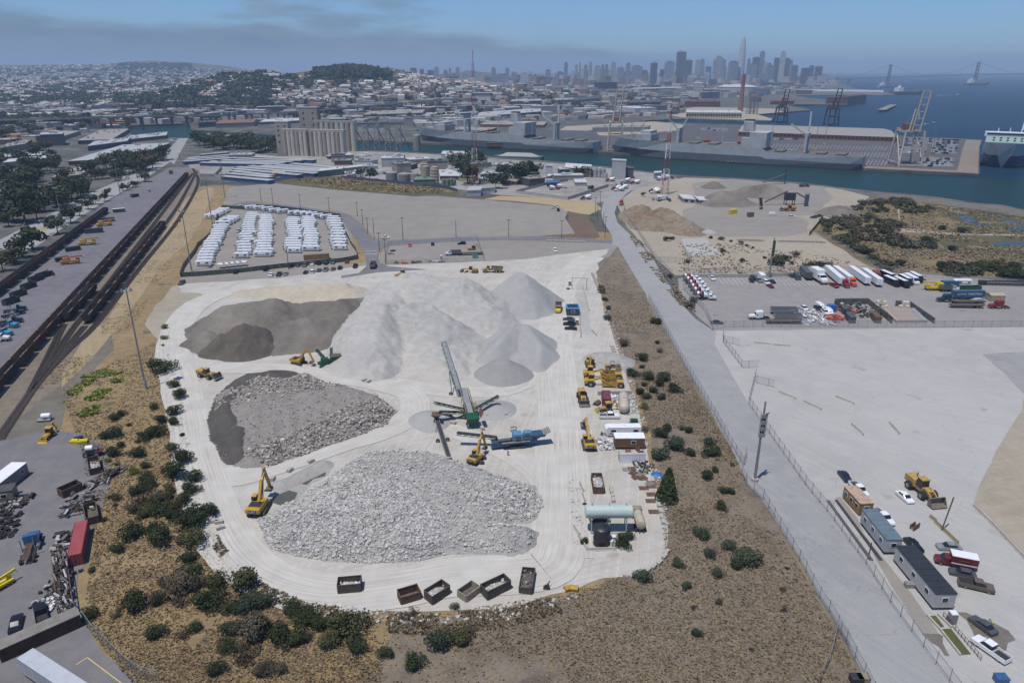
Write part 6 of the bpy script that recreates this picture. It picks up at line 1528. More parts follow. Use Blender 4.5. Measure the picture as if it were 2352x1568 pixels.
r=thing('forklift','dark red forklift at the end of the bin row','forklift',T('01',355,865));mb=MB();mb.box((0,0,.9),(2.6,1.4,1.0));mb.build('body',CAR['maroon'],r);mb=MB();mb.box((.2,0,1.9),(1.2,1.2,1.0));mb.build('cab',GLASS,r);mb=MB();[mb.bar((-1.5,q*.5,0),(-1.5,q*.5,3.2),.14) for q in (-1,1)];mb.build('mast',CHAS,r)
for x in (-.9,.9):
 for q in (-1,1):wheel(r,x,q*.7,.4,.3)
for i,(t,a,b,c_,lab) in enumerate((('02',(30,185),(115,190),'lblue','sky blue tractor unit at the edge of the pad'),('02',(0,240),(60,245),'lblue','light blue tractor unit cut by the picture edge'),('02',(-20,285),(30,282),'white','white tractor unit at the left picture edge'),('02',(60,160),(128,155),'dark','dark blue tractor unit behind the sky blue one'),('01',(60,1150),(155,1128),'teal','dark green tractor unit in the pad row'),('01',(70,1118),(172,1105),'dark','navy tractor unit at the back of the pad row'))):
 v('day_tractor',t,a,b,lab,c_)
v('dump','01',(1165,175),(1195,150),'dark truck at the far end of the loading pad','grey');v('box','01',(870,180),(885,160),'grey box truck on the left road','grey');v('van','01',(850,208),(868,200),'white van on the left road beside the trees','white');v('suv','01',(878,206),(890,200),'white car following the van on the left road','white');v('suv','01',(838,245),(852,238),'dark car on the left road','black')
potty('blue portable toilet at the edge of the loading pad',T('01',1030,290),CAR['blue'])
place('sedan',T('03',128,985),T('03',100,1095),'glossy black sedan on the stained pavement',swap={'paint_proto':CAR['black']})
place('pickup',T('03',300,1030),T('03',278,915),'black pickup next to a scrap rack',swap={'paint_proto':CAR['black']})
RED40=M('container_red',S(150,66,66,.8),.6,.3,.4)
a0,a1=P(*px('03',513,545),2.6),P(*px('03',560,320),2.6);o=container(12.2,2.6,RED40,roof=M('container_red_roof',S(164,78,80,.8),.6,.25,.3));o.location=(*((a0+a1)/2).to_2d(),.1);o.rotation_euler=(0,0,yaw(a0,a1));tag(o,'long red shipping container beside the grass slope','container')
v('day_tractor','03',(195,600),(255,420),'blue cab flatbed truck loaded with rusty beams','blue',scale=1.15)
r=thing('beam_stack','rusty steel beams lying along the blue flatbed truck','beams',T('03',215,520));r.rotation_euler=(0,0,yaw(T('03',195,600),T('03',255,420)))
for i in range(5):mb=MB();mb.bar((-5,-.5+.25*i,1.35),(3+.4*i,-.5+.25*i,1.55),.16);mb.build('beam',RUST,r)
crane_truck('bright yellow machine at the left picture edge',T('03',-8,790),1.1,CAR['yellow']).scale=(.6,.6,.6)
for i,(t,a,b,h,mat,ld,lab) in enumerate((('02',(617,1205),(708,1195),1.6,BINB,(TRASH,.3,21.5,SCRAPD),'bin of tan sand at the back of the scrap yard'),('03',(440,162),(575,100),1.8,BINR,(SOILL,.02,22.5,SCRAPD),'long empty rusty bin turned across the scrap yard'),('03',(600,345),(690,330),1.7,BINR,(SOILL,.1,23.5,SCRAPD),'brown bin with old wheels in it'))):
 L=6.5
 if i==1:c,z,L=by_front(T(t,*a),T(t,*b),2.4)
 else :c,z=by_end((T(t,*a)+T(t,*b))/2,T(t,(a[0]+b[0])/2-12,(a[1]+b[1])/2-60),6.4)
 o=rolloff(L,h,ld);binmat(o,mat);o.location,o.rotation_euler=c,(0,0,z);tag(o,lab,'roll-off bin')
def junk(name,label,t,x,y,n,spread,mat,seed,rz=0.0,hmax=1.6,cat='scrap heap',long=2.2):
 rng=np.random.default_rng(seed);p=np.column_stack([rng.uniform(-spread[0],spread[0],n),rng.uniform(-spread[1],spread[1],n),rng.uniform(0,hmax,n)*rng.uniform(.2,1,n)])
 c,s=math.cos(rz),math.sin(rz);q=p.copy();q[:,0]=p[:,0]*c-p[:,1]*s;q[:,1]=p[:,0]*s+p[:,1]*c
 V,F=stamp(CUBE_V,CUBE_F,q,np.column_stack([rng.uniform(.2,long,n),rng.uniform(.1,.7,n),rng.uniform(.08,.6,n)]),rng.uniform(-.4,.4,n)+rz+rng.choice([0,PI/2],n),.08,.3,rng)
 o=nmesh(name,V,F,mat);o.location=T(t,x,y); return tag(o,label,cat)
z=yaw(T('03',470,950),T('03',420,560))
r=thing('scrap_rack','long rusty rack of steel lengths beside the grass slope','scrap rack',T('03',440,760),z);L=(T('03',470,950)-T('03',420,560)).length
mb=MB()
for i in range(8):
 x=-L/2+i*L/7
 for s in (-1,1):mb.bar((x,s*1.2,0),(x,s*1.2,2.3),.16)
 mb.bar((x,-1.2,1.3),(x,1.2,1.3),.14);mb.bar((x,-1.2,2.2),(x,1.2,2.2),.14)
for s in (-1,1):mb.bar((-L/2,s*1.2,2.2),(L/2,s*1.2,2.2),.14)
mb.build('frame',RUST,r)
rng=np.random.default_rng(5);n=130;V,F=stamp(CUBE_V,CUBE_F,np.column_stack([rng.uniform(-L/2,L/2,n),rng.uniform(-1.1,1.1,n),rng.choice([.1,1.4,2.25],n)]),np.column_stack([rng.uniform(.5,3,n),rng.uniform(.1,.5,n),rng.uniform(.1,.4,n)]),rng.normal(0,.2,n),.05,.1,rng)
tag(nmesh('steel_lengths',V,F,SCRAPD,r),kind='stuff')
junk('scrap_heap','jumble of machine scrap in front of the red container','03',435,460,40,(1.5,3),SCRAPD,1,.2)
junk('scrap_heap','scrap pieces strewn left of the long rack','03',360,800,60,(2,5),SCRAPD,2,.1,.8,long=1.2)
junk('scrap_heap','dark pile of parts and a grey tarpaulin beside the red container','03',545,220,70,(3.5,4),SCRAPD,3,.3,2.2)
junk('scrap_heap','row of pipes and fittings along the white kerb','02',720,1230,70,(1.5,5),SCRAPD,4,-.35,.9)
junk('scrap_heap','broken pallets and frames below the white hut','03',120,190,40,(2.5,2.5),SCRAPD,6,.2,.9)
junk('scrap_heap','engine parts by the black pickup','03',335,890,30,(1.5,2),SCRAPW,7,0,.6,long=.9)
barrier('white kerb wall along the edge of the scrap yard',T('02',740,1280),T('02',790,1160));
rng=random.Random(4)
for i in range(46):
 f=i/46;x,y=20+150*rng.random(),270+170*rng.random();x-=(y-270)*.5
 mb=MB();rr=rng.uniform(.45,.62);mb.lathe((0,0,.15),[(rr*.5,-.16),(rr,-.13),(rr,.13),(rr*.5,.16),(rr*.45,0)],12);o=mb.build('tyre',TYRE);o.location=T('03',x,y)+Vector((0,0,rng.choice([0,.3,.6,.9])*rng.random()));o.rotation_euler=(rng.uniform(-.5,.5),rng.uniform(-.5,.5),0);tag(o,'loose black tyre heaped at the left edge of the scrap yard','tyre','tyres heaped at the left edge')
for i,(x,y,s) in enumerate(((0,300,2),(30,310,1.4))):junk('scrap_heap',('dark low shed of scrap behind the tyre heap','bundle of rusty drums beside the tyre heap')[i],'03',x,y-50,25,(s,s),SCRAPD,11+i,0,1.2)
rr_=thing('farm_tractor','dark machine carrying a white tank at the back of the scrap yard','tractor',T('02',640,1070),.2);mb=MB();mb.box((.2,0,1.0),(3.2,1.2,.9));mb.box((1.9,0,1.3),(1.4,1.8,.3),1);mb.build('body',[CHAS,CAR['maroon']],rr_);mb=MB();mb.lathe((-.4,0,2.2),[(.3,-1),(.7,-.8),(.7,.8),(.3,1)],14,0,'X');mb.build('tank',PW,rr_,True);[wheel(rr_,x,q*.95,.75,.5) for x in (-1.2,1.3) for q in (-1,1)]
rr_=thing('water_trailer','white tank trailer beside the merging tracks','trailer',T('02',325,825),.15);mb=MB();mb.lathe((0,0,1.3),[(.3,-1.4),(.75,-1.1),(.75,1.1),(.3,1.4)],14,0,'X');mb.build('tank',PW,rr_,True);mb=MB();mb.box((-.4,-.6,.5),(3.6,1.8,.2));mb.build('frame',GALV2,rr_);[wheel(rr_,0,q*.9,.4,.25) for q in (-1,1)]
for i,(x,y,c_) in enumerate(((520,985,CAR['yellow']),(575,985,CAR['yellow']),(545,965,CAR['dark']))):mb=MB();mb.box((0,0,.45),(2.0,1.4,.9),0,top=(1.1,1.1));mb.box((0,0,.95),(1.6,1.0,.2),0);o=mb.build('equipment_box',c_);o.location=T('02',x,y);o.rotation_euler=(0,0,.3*i);tag(o,('left yellow equipment box by the backhoe','right yellow equipment box by the backhoe','dark blue equipment box between two yellow ones')[i],'equipment box')
c,z,L=by_front(T('03',-20,70),T('03',130,30),7);
a,b=T('02',-30,1330),T('02',145,1240)
o=cabin('site_hut','hut',10,3.6,2.9,M('hut_grey',S(138,136,130),.7,.2,1),M('white_metal_roof',(.75,.75,.74)),.2,((.3,-1),(-.2,-1)),0,False);o.location=T('02',55,1275);o.rotation_euler=(0,0,yaw(T('02',-30,1310),T('02',145,1190))+.1);o['label']='white roofed site hut at the left edge'
o=cabin('site_hut','hut',4.5,3.4,2.5,M('hut_tan',S(142,132,112),.7,.2,1),M('dark_roof',S(84,84,84),.7,.3,1),.1,((.1,-1),),0,False);o.location=T('03',35,160);o.rotation_euler=(0,0,.35);o['label']='small dark roofed hut in front of the white roofed hut'
a,b=P(*px('03',-20,1200),2.7),P(*px('03',545,950),2.7);d=(b-a);c=(a+b)/2
r=thing('container_wall','long low rusty container building across the bottom left corner','building',(c.x,c.y,0),yaw(a,b));n=Vector((0,1,0));mb=MB();L=d.length;mb.box((0,.9,1.3),(L,2.5,2.6));[mb.box((-L/2+.6+i*1.2,-.37,1.3),(.1,.06,2.5)) for i in range(int(L/1.2))];mb.build('wall',M('rust_wall',S(92,70,56),.85,.4,.6),r);mb=MB();mb.box((0,.9,2.68),(L+.2,2.7,.16));mb.build('roof',M('weathered_roof',S(140,136,128),.8,.25,.5),r)
for t,a,b,lab in (('03',(195,1240),(555,1475),'white box trailer with grey roof at the bottom left corner'),('03',(-160,1420),(60,1560),'second white trailer cut by the bottom left corner')):
 A,B=P(*px(t,*a),4.0),P(*px(t,*b),4.0);o=put('box_trailer',((A.x+B.x)/2,(A.y+B.y)/2,0),yaw(B,A),lab,None,{'paint_proto':M('trailer_blue_white',S(206,212,220,.7),.5,.15,.5)})
for pts,lab in ((PX('12',(2115,0),(2200,150),(2350,430))+PX('22',(100,605),(215,800),(330,1010),(415,1150),(436,1062)),'chain link fence along the left side of the main road'),(PX('23',(400,0),(440,70),(550,170),(690,410),(800,595),(930,840),(1030,990),(1140,1190),(1260,1420),(1330,1560)),'chain link fence running down the front left side of the main road'),(PX('22',(498,530),(450,720),(570,890),(850,1290))+PX('23',(1000,265),(1250,605),(1440,905),(1640,1175),(1830,1425),(1960,1600)),'long barbed chain link fence along the right side of the main road'),(PX('23',(940,1431),(1010,1280),(1060,1075),(1140,1185)),'leaning chain link fence climbing the embankment corner'),(PX('22',(275,250),(275,295),(410,472),(520,465)),'short chain link fence with an open gate leaf'),(PX('22',(505,575),(625,605)),'open chain link gate leaf on the concrete yard'),(PX('22',(275,290),(388,318)),'open gate leaf with a dark foot rail'),(PX('22',(155,95),(205,208),(290,190),(700,186),(1730,190),(2400,188)),'chain link fence between the truck lot and the concrete yard'),(PX('21',(20,852),(500,850),(1000,840),(1380,832),(1700,880),(2352,930)),'tall chain link fence behind the truck lot'),(PX('21',(0,960),(150,1115)),'chain link fence behind the mixer trucks'),(PX('21',(0,690),(60,780))+PX('11',(2160,770),(2300,1000)),'chain link fence right of the main road bend'),(PX('21',(870,575),(1000,620),(1200,740),(1380,830)),'chain link fence beside the brush land'),(PX('03',(580,1010),(640,1100),(740,1200),(860,1320),(980,1400),(1100,1430)),'sagging chain link fence round the bottom left pavement'),(PX('11',(1945,400),(1960,470),(2050,580),(2150,740),(2280,870)),'screened chain link fence along the spoil bank')):
 fence('chain_link_fence',lab,pts,2.6,CHAIN,3.6)
fence('screened_fence','black screened fence round the stored building materials',PX('21',(1150,1200),(1160,1190),(1040,1065),(1270,1062),(1440,1200)),2.6,BLACKS,4);fence('screened_fence','black screened fence behind the pallets of blocks',PX('21',(1460,1075),(1560,1080),(1730,1200)),2.4,BLACKS,4)
b=thing('retaining_wall','long grey concrete wall behind the truck lot','wall',(0,0,0));mb=MB()
for a,c in (((0,880),(500,878)),((500,878),(760,868))):mb.bar(T('21',*a)+Vector((0,0,.9)),T('21',*c)+Vector((0,0,.9)),.35,1.8)
mb.build('panel',CONCR,b)
mb=MB();W=[T('21',*p) for p in ((870,590),(960,480))];mb.bar(W[0]+Vector((0,0,1.1)),W[1]+Vector((0,0,1.1)),.3,2.2);tag(mb.build('timber_wall',WOOD),'dark timber wall at the corner of the dirt yard','wall')
for k,(t,a,b,lab) in enumerate((('22',(487,300),(605,312),'white barrier, left one of the pair by the gate'),('22',(620,315),(740,325),'white barrier, right one of the pair by the gate'),('22',(657,638),(777,688),'white barrier behind the roadside mast'),('22',(822,702),(952,762),'weathered barrier with grass at its end'),('22',(1047,670),(1177,722),'weathered barrier with a small post at its end'),('22',(1158,860),(1242,935),'white slanting barrier in the middle of the concrete yard'),('22',(1420,850),(1490,928),'rightmost slanting barrier in the concrete yard'),('23',(1700,290),(1745,325),'short tan barrier by the loader bucket'),('23',(1735,325),(1895,478),'long tan barrier by the red post'),('23',(1995,215),(2130,345),'block kerb at the dirt patch, farther part'),('23',(2130,345),(2352,580),'block kerb at the dirt patch, nearer part'))):
 barrier(lab,T(t,*a),T(t,*b),'loose concrete barriers',CAR['tan'] if 'tan' in lab else None)
mb=MB();p=T('23',1782,380);mb.cyl(p,p+Vector((1.0,.3,8)),.14,n=8);tag(mb.build('post',RUST),'leaning rusty red post beside the tan barrier','post')
mb=MB();p=T('23',1275,580);mb.cyl(p,p+Vector((0,0,4)),.12,n=8);tag(mb.build('post',WOOD),'short brown post at the end of the truck scale','post')
for k,(x0,y0,x1,y1_) in enumerate(((995,175,1300,590),(1052,172,1365,590))):
 zone('scale_rail',PX('23',(x0-10,y0),(x0+12,y0),(x1+14,y1_),(x1-14,y1_)),RUBB,Z['e']+.05,'dark wheel plate of the long truck scale, %s one'%('left','right')[k],0)
def office(lab,fl,fr,bl_,L,w,h,wall,roof,z0=.8,wins=((-.32,-1),(0,-1),(.32,-1))):
 """fl-fr: the near short end on the ground"""
 a,b=T('23',*fl),T('23',*fr);d=(a+b)/2;f=T('23',*bl_)-a;f.normalize();o=cabin('office_trailer','office trailer',L,w,h,wall,roof,z0,wins)
 c=d+f*L/2;o.location=c;o.rotation_euler=(0,0,math.atan2(-f.y,-f.x));o['label']=lab; return o
office('long grey office trailer with a black panelled roof',(1715,935),(1858,930),(1468,625),13.8,3.8,3.0,M('office_grey',S(196,196,196),.5,.12,1),M('office_black_roof',S(52,54,62),.6,.3,.4),.7)
office('pale office trailer with a rounded metallic roof',(1378,555),(1492,548),(1248,385),10.5,3.2,2.9,M('office_pale',S(186,190,194),.5,.15,1),M('office_metal_roof',S(140,158,166),.35,.2,.6,.4),.8)
office('small ochre site office with a rust streaked roof',(1215,285),(1290,275),(1125,185),7.0,3.0,2.7,M('office_ochre',S(160,124,66),.6,.2,1),M('streaked_roof',S(196,168,148),.6,.4,.6),.4)
for t,k_,a,b,c_,lab in (('23','sedan',(1090,-5),(1135,50),'dark','dark blue sedan at the far end of the office row'),('23','pickup',(1180,85),(1235,145),'white','white utility pickup behind the ochre office'),('23','sedan',(1485,130),(1568,200),'white','white sedan beside the huge wheel loader'),('23','pickup',(1335,270),(1415,345),'white','white ladder pickup behind the metallic roofed office'),('23','sedan',(1538,452),(1632,540),'black','black sedan beside the black roofed office'),('23','sedan',(1890,512),(1765,505),'silver','silver car behind the maroon ambulance'),('23','sedan',(2008,708),(1835,672),'grey','dark grey car in front of the maroon ambulance'),('23','pickup',(1925,758),(2108,800),'brown','grey brown pickup in front of the dark grey car'),('23','sedan',(2130,1100),(1995,1000),'grey','grey car being washed on the wet concrete'),('23','pickup',(2215,1290),(2015,1150),'white','white crew pickup at the bottom right corner')):
 v(k_,t,a,b,lab,c_,scale=1.05 if k_=='pickup' else 1.0)
r=thing('ambulance','maroon and white ambulance parked on the concrete yard','ambulance',(T('23',1755,598)+T('23',2000,645))/2,yaw(T('23',2000,645),T('23',1755,598)))
mb=MB();mb.box((-1.1,0,1.75),(4.6,2.3,2.1),0);mb.box((-1.1,0,2.84),(4.62,2.32,.1),1);mb.box((-1.1,-1.16,1.25),(4.5,.03,.22),1);mb.box((-1.1,1.16,1.25),(4.5,.03,.22),1);mb.build('box_body',[CAR['maroon'],PW],r)
mb=MB();mb.extr([(1.2,.5),(1.2,2.0),(2.1,2.0),(2.7,1.35),(3.7,1.15),(3.8,.5)],-1.0,1.0,0,.12,.93);mb.build('cab',CAR['maroon'],r,True);g=MB();g.extr([(2.05,1.4),(2.0,1.92),(2.2,1.92),(2.75,1.36)],-.92,.92);g.build('windows',GLASS,r);wheels(r,(-2.3,2.8),.95,.4,.26)
text('PARAMEDIC',.34,r,(-1.0,1.18,2.0),(PI/2,0,PI),CAR['tan'])
person('person in a lime vest bending over the grey car',T('23',2122,1045),yaw(T('23',2122,1045),T('23',2080,1030)),M('lime_vest',(.35,.75,.05),.6,.1),M('dark_trousers',(.02,.02,.025),.8),None,.8,.25)
WASH=M('wash_water',S(104,104,62,.7),.25,.15,.8)
zone('wash_pit',PX('23',(1698,972),(1740,968),(1800,1045),(1760,1055)),WASH,Z['e']+.04,'murky green water in the smaller wash pit',0);zone('wash_pit',PX('23',(1770,1062),(1845,1058),(1985,1235),(1910,1240)),WASH,Z['e']+.04,'murky olive water in the long wash pit',0)
for a,b,lab in (((1680,970),(1765,1062),'left kerb of the small wash pit'),((1765,1062),(1910,1245),'left kerb of the long wash pit'),((1755,962),(1850,1055),'right kerb of the small wash pit')):
 mb=MB();mb.bar(T('23',*a)+Vector((0,0,.25)),T('23',*b)+Vector((0,0,.25)),.3,.5);tag(mb.build('kerb',CONCR),'concrete '+lab,'kerb')
r=thing('railing','brown pipe railing beside the wash pits','railing',T('23',1790,960));o_=r.location.copy();mb=MB();A,B=T('23',1790,975)-o_,T('23',2050,1280)-o_
for i in range(13):q=A+(B-A)*(i/12);mb.bar(q,q+Vector((0,0,1.1)),.07)
for h in (.55,1.1):mb.bar(A+Vector((0,0,h)),B+Vector((0,0,h)),.06)
mb.build('rails',RUST,r)
potty('grey portable toilet with white roof beside the wash pits',T('23',1848,1015),GALV2)
for k,(x,y,c_) in enumerate(((2185,1425,CAR['blue']),(1235,1420,CAR['tan']),(1190,1425,CHAS))):mb=MB();mb.box((0,0,.6),(1.8,1.4,1.2));mb.box((0,0,1.24),(1.9,1.5,.1));o=mb.build('utility_box',c_);o.location=T('23',x,y);tag(o,('blue bin at the bottom right edge','tan utility box at the bottom of the road fence','black utility box at the bottom of the road fence')[k],'utility box')
r=thing('plough_frame','rusty metal frame standing behind the black roofed office','machine frame',T('23',1605,375),.6);mb=MB();mb.box((0,0,.7),(2.4,.2,1.2));mb.box((.2,.9,.6),(2.0,.2,1.0));[mb.bar((x,0,.6),(x,.9,.6),.2) for x in (-.8,.8)];mb.build('frame',RUST,r)
r=thing('hvac_unit','grey cooling unit at the end of the metallic roofed office','cooling unit',T('23',1250,300));mb=MB();mb.box((0,0,.9),(1.0,1.4,1.6));mb.build('housing',GALV2,r);mb=MB();mb.cyl((.3,-.72,.9),(.3,-.78,.9),.5);mb.build('fan',CHAS,r)
mb=MB();mb.box((0,0,.5),(1.6,1.0,1.0));mb.box((0,.2,1.05),(1.2,.5,.15));o=mb.build('steps',GALV2);o.location=T('23',1555,770);tag(o,'grey metal steps beside the black roofed office','steps')
for i,(a,b) in enumerate((((95,1030),(232,1035)),((78,1000),(205,1000)),((62,975),(185,975)),((45,950),(165,945)),((25,925),(150,925)),((5,905),(135,905)))):
 v('mixer','21',a,b,'white mixer truck with red and blue banded drum, %s from the front of its row'%nth(i+1),'white',group='mixer trucks parked in a row')
for k_,a,b,c_,lab in (('pickup',(185,880),(212,905),'white','white pickup right of the mixer trucks'),('suv',(460,895),(480,920),'dark','dark car, left one by the white box'),('suv',(470,885),(500,905),'black','black suv behind the dark car by the white box'),('pickup',(500,895),(540,918),'silver','silver pickup in front of the white box'),('suv',(555,910),(590,932),'white','white suv right of the white box'),('sedan',(598,905),(630,925),'dark','dark sedan right of the white suv'),('sedan',(585,938),(615,955),'maroon','maroon car nearest the lot centre'),('pickup',(1015,930),(1065,955),'red','faded red pickup with camper shell'),('bus',(1370,870),(1450,885+20),'black','black bus, rear one in the bus row'),('bus',(1385,905),(1480,948),'black','black bus, front left one in the bus row'),('bus',(1460,915),(1540,952),'black','black bus with white roof, front right one'),('bus',(1490,895),(1570,938),'dark','black and silver bus behind the front right one'),('bus',(1535,890),(1608,928),'white','white bus at the right of the black buses'),('bus',(1565,880),(1640,918),'black','dark bus behind the white bus'),('suv',(1610,890),(1660,905),'grey','grey car right of the buses'),('sedan',(200,1195),(268,1198),'grey','grey green pickup by the lot gate')):
 v(k_,'21',a,b,lab,c_)
for a,b,c_,lab in (((815,850),(868,903),'grey','grey box trailer, leftmost in the trailer row'),((985,848),(1090,940),'white','white box trailer hitched to the red tractor'),((1040,850),(1150,930),'white','white box trailer hitched to the orange tractor'),((1150,852),(1270,938),'white','white box trailer, left one of the unhitched pair'),((1238,868),(1352,948),'white','white box trailer, right one of the unhitched pair')):
 A,B=T('21',*b),T('21',*a);o=put('box_trailer',(A+B)/2,yaw(A,B) if 'unh' in lab else yaw(B,A),lab,'box trailers in the truck lot',{'paint_proto':CAR[c_]});o.scale.x=(A-B).length/15.9
v('tractor','21',(1085,925),(1140,958),'red tractor unit in the trailer row','red');v('tractor','21',(1145,915),(1185,948),'orange tractor unit in the trailer row','orange')
a,b=T('21',890,880),T('21',985,935);o=put('box',(a+b)/2,yaw(a,b),'long white and green box truck in the trailer row',None,{'paint_proto':PW},1.5)
c,z=by_end(T('21',795,900),T('21',765,860),6.1);o=container(6.1,2.6,CONTG);o.location,o.rotation_euler=c,(0,0,z);tag(o,'short grey container by the weedy corner of the truck lot','container')
c,z=by_end(T('21',550,902),T('21',525,872),6.1);o=container(6.1,2.7,PW);o.location,o.rotation_euler=c,(0,0,z);tag(o,'white storage box among the parked cars','container')
c,z=by_end(T('21',1340,885),T('21',1310,850),6.1);o=container(6.1,2.6,RED40);o.location,o.rotation_euler=c,(0,0,z);tag(o,'red container behind the bus row','container')
BLUEC=M('container_sea_blue',S(66,104,134,.8),.6,.25,.5)
c,z,L=by_front(T('21',1862,1030),T('21',2075,1028),2.5);o=container(L,2.7,BLUEC);o.location,o.rotation_euler=c+Vector((0,0,.9)),(0,0,z);tag(o,'sea blue long container on a chassis with white lettering','container')
text('LLOYD TRIESTINO',1.3,o,(0,-1.27,1.4),(PI/2,0,0),PW)
v('tractor','21',(1850,1045),(1755,1045),'dark teal tractor unit with the blue container','teal');v('tractor','21',(2230,1090),(2090,1090),'dusty red tractor unit by the lumber flatbeds','red');v('flatbed','21',(2085,1060),(1840,1058),'empty flatbed in front of the blue container');v('flatbed','21',(2060,1088),(1840,1085),'flatbed loaded with timber, front one');v('sedan','21',(1970,1038),(1895,1042),'dark old car below the blue container','dark')
mb=MB();mb.extr([(-2.6,.2),(-2.6,.9),(-1.2,1.5),(1.0,1.5),(2.5,.9),(2.6,.2)],-1.0,1.0,0,.25,.85);o=mb.build('covered_boat',M('tarp_white_blue',S(170,190,206,.8),.6,.2,.5));o.location=T('21',2035,1045);tag(o,'boat or car under a pale blue and white cover','covered car')
v('dump','21',(1765,975),(1905,975),'white cab truck with a blue dump body','white');crane_truck('small yellow crane at the left of the blue dump truck',T('21',1735,965),PI,CAR['yellow'])
c,z,L=by_front(T('21',1790,945),T('21',1900,945),2.5);o=container(L,2.6,BLUEC);o.location,o.rotation_euler=c,(0,0,z);tag(o,'blue container behind the blue dump truck','container')
c,z,L=by_front(T('21',1930,978),T('21',2055,972),2.5);o=rolloff(L,1.9,None);binmat(o,CAR['green']);o.location,o.rotation_euler=c,(0,0,z);tag(o,'green open bin behind the blue container','roll-off bin')
put('rv',T('21',1920,935),PI,'white camper behind the green bin');o=cabin('shed','shed',6,4,2.6,M('shed_tan',S(178,166,140),.7,.2,1),M('shed_roof',S(186,174,150),.6,.2,1),0,(),.8,False);o.location=T('21',2145,1035);o['label']='small tan gabled shed at the right of the blue container'
r=thing('crane_boom','black lattice crane boom lying on the ground at the far right','crane boom',T('21',2060,930));mb=MB();d=T('21',2400,940)-T('21',2060,930);mb.lattice((0,0,1.3),(d.x,d.y,1.6),1.2,1.6,14,.22);mb.box((0,0,1.3),(3,1.8,1.8));mb.build('lattice',CHAS,r)
for a,b,c_,lab in (((785,1130),(600,1128),'silver','long silver dump trailer at the back of the material yard'),((825,1175),(615,1172),'silver','long pale green dump trailer at the front of the material yard')):v('open_trailer','21',a,b,lab,c_)
v('tractor','21',(555,1165),(465,1165),'white tractor unit with an empty flatbed','white');v('flatbed','21',(820,1195),(560,1195),'empty black flatbed behind the white tractor');v('pickup','21',(815,1090),(845,1110),'white ladder truck at the back of the material yard','white');v('pickup','21',(915,1090),(950,1115),'dark car in front of the white van row','black');v('pickup','21',(955,1110),(1000,1145),'white pickup in the material yard','white');v('van','21',(985,1110),(1020,1140),'white van in the material yard','white');v('van','21',(930,1080),(955,1095),'white van at the rear of the material yard','white')
for a,b,m,lab in (((1120,1135),(1085,1085),CONTG,'grey container, rear one inside the black fence'),((1165,1195),(1115,1140),CONTG,'grey container, front one inside the black fence'),((1340,1195),(1290,1130),RUST,'brown container inside the black fence')):
 c,z=by_end(T('21',*a),T('21',*b),6.1);o=container(6.1,2.6,m);o.location,o.rotation_euler=c,(0,0,z);tag(o,lab,'container')
OR_S=island_mat('orange_scrap',[(0,S(196,92,70)),(.6,S(206,110,84)),(1,S(150,70,54))])
junk('barrier_stack','stack of orange plastic barriers in the material yard','21',1038,1175,60,(3,2.5),OR_S,21,.2,2.4);junk('barrier_stack','row of orange red barriers along the black fence','21',1110,1110,70,(5,2),OR_S,22,-.9,1.5)
junk('material_heap','mixed trucks parts and timber inside the black fence','21',1235,1120,120,(6,8),SCRAPD,23,.3,2.4);junk('material_heap','white and grey equipment jumble in the material yard','21',870,1150,120,(7,6),SCRAPW,24,.2,2);junk('material_heap','long pipes at the front of the material yard','21',930,1190,40,(8,1.5),SCRAPW,25,0,.8,long=6)
r=thing('tarp_cover','bright blue tarpaulin over a stack by the grey containers','tarp',T('21',1020,1110));mb=MB();mb.box((0,0,1.4),(3.4,3,2.8),0,top=(.8,.8));mb.build('cover',BLUETARP,r)
PAL=M('pallet_blocks',S(196,180,168),.85,.2,2);PAL2=M('pallet_grey',S(176,178,182),.85,.2,2);FOAM=M('cream_bales',S(222,218,196),.8,.1,1)
for i in range(9):
 for j in range(9):
  x,y=1395+23*i+10*j,1112+9.5*j;mb=None
  if x>1690:continue
  o=PROTO.setdefault('pal%d'%(i>6),None) or tag(MB().box((0,0,.15),(1.9,1.5,.2)).box((0,0,.75),(1.8,1.4,1.0)).build('block_pallet',PAL2 if i>6 else PAL),'p','pallet')
  PROTO['pal%d'%(i>6)]=o;dup(o,T('21',x,y),.12,('grey' if i>6 else 'pinkish')+' pallet of paving blocks in the tight pallet grid',('grey' if i>6 else 'pinkish')+' block pallets')
for i,(x,y,z) in enumerate(((1340,1085,0),(1365,1085,0),(1385,1090,0),(1350,1080,1.3),(1372,1082,1.3),(1510,1090,0),(1535,1092,0),(1530,1085,1.3))):mb=MB();mb.box((0,0,.65),(2.6,1.8,1.25),0,top=(.96,.96));mb.box((0,0,.65),(2.64,.1,1.27));o=mb.build('foam_bale',FOAM);o.location=T('21',x,y)+Vector((0,0,z));tag(o,'cream wrapped bale stacked behind the pallets','bale','cream bales behind the pallets')
junk('scrap_heap','white and grey scrap beside the brown cabin','12',1815,1000,50,(2,3),SCRAPW,41,.2,1.2,long=1.4);junk('scrap_heap','timber and rubble beside the cream tank','12',1885,690,40,(2,3),SCRAPW,42,.3,.9);junk('scrap_heap','rusty parts beside the screen panels','12',2085,1150,40,(2,3),SCRAPD,43,.2,.8,long=1.4)
WALLC={}
def bm(kind,c):
 if isinstance(c,str):c=dict(w=(214,216,218),g=(150,152,154),d=(92,94,98),b=(84,96,116),t=(190,176,154),br=(134,84,72),br2=(112,82,74),l=(190,192,194),c=(168,164,156),rust=(150,104,88),blu=(74,104,150),gr=(120,140,124),o=(150,104,66),pk=(196,160,150))[c]
 k=(kind,c)
 if k not in WALLC:WALLC[k]=M(kind+str(len(WALLC)),S(*c,.72),.75,.18,.12)
 return WALLC[k]
SITES=[]
UNIT=MB().box((0,0,0),(1,1,1)).build('window',GLASS);PANE=UNIT.data;bpy.data.objects.remove(UNIT)
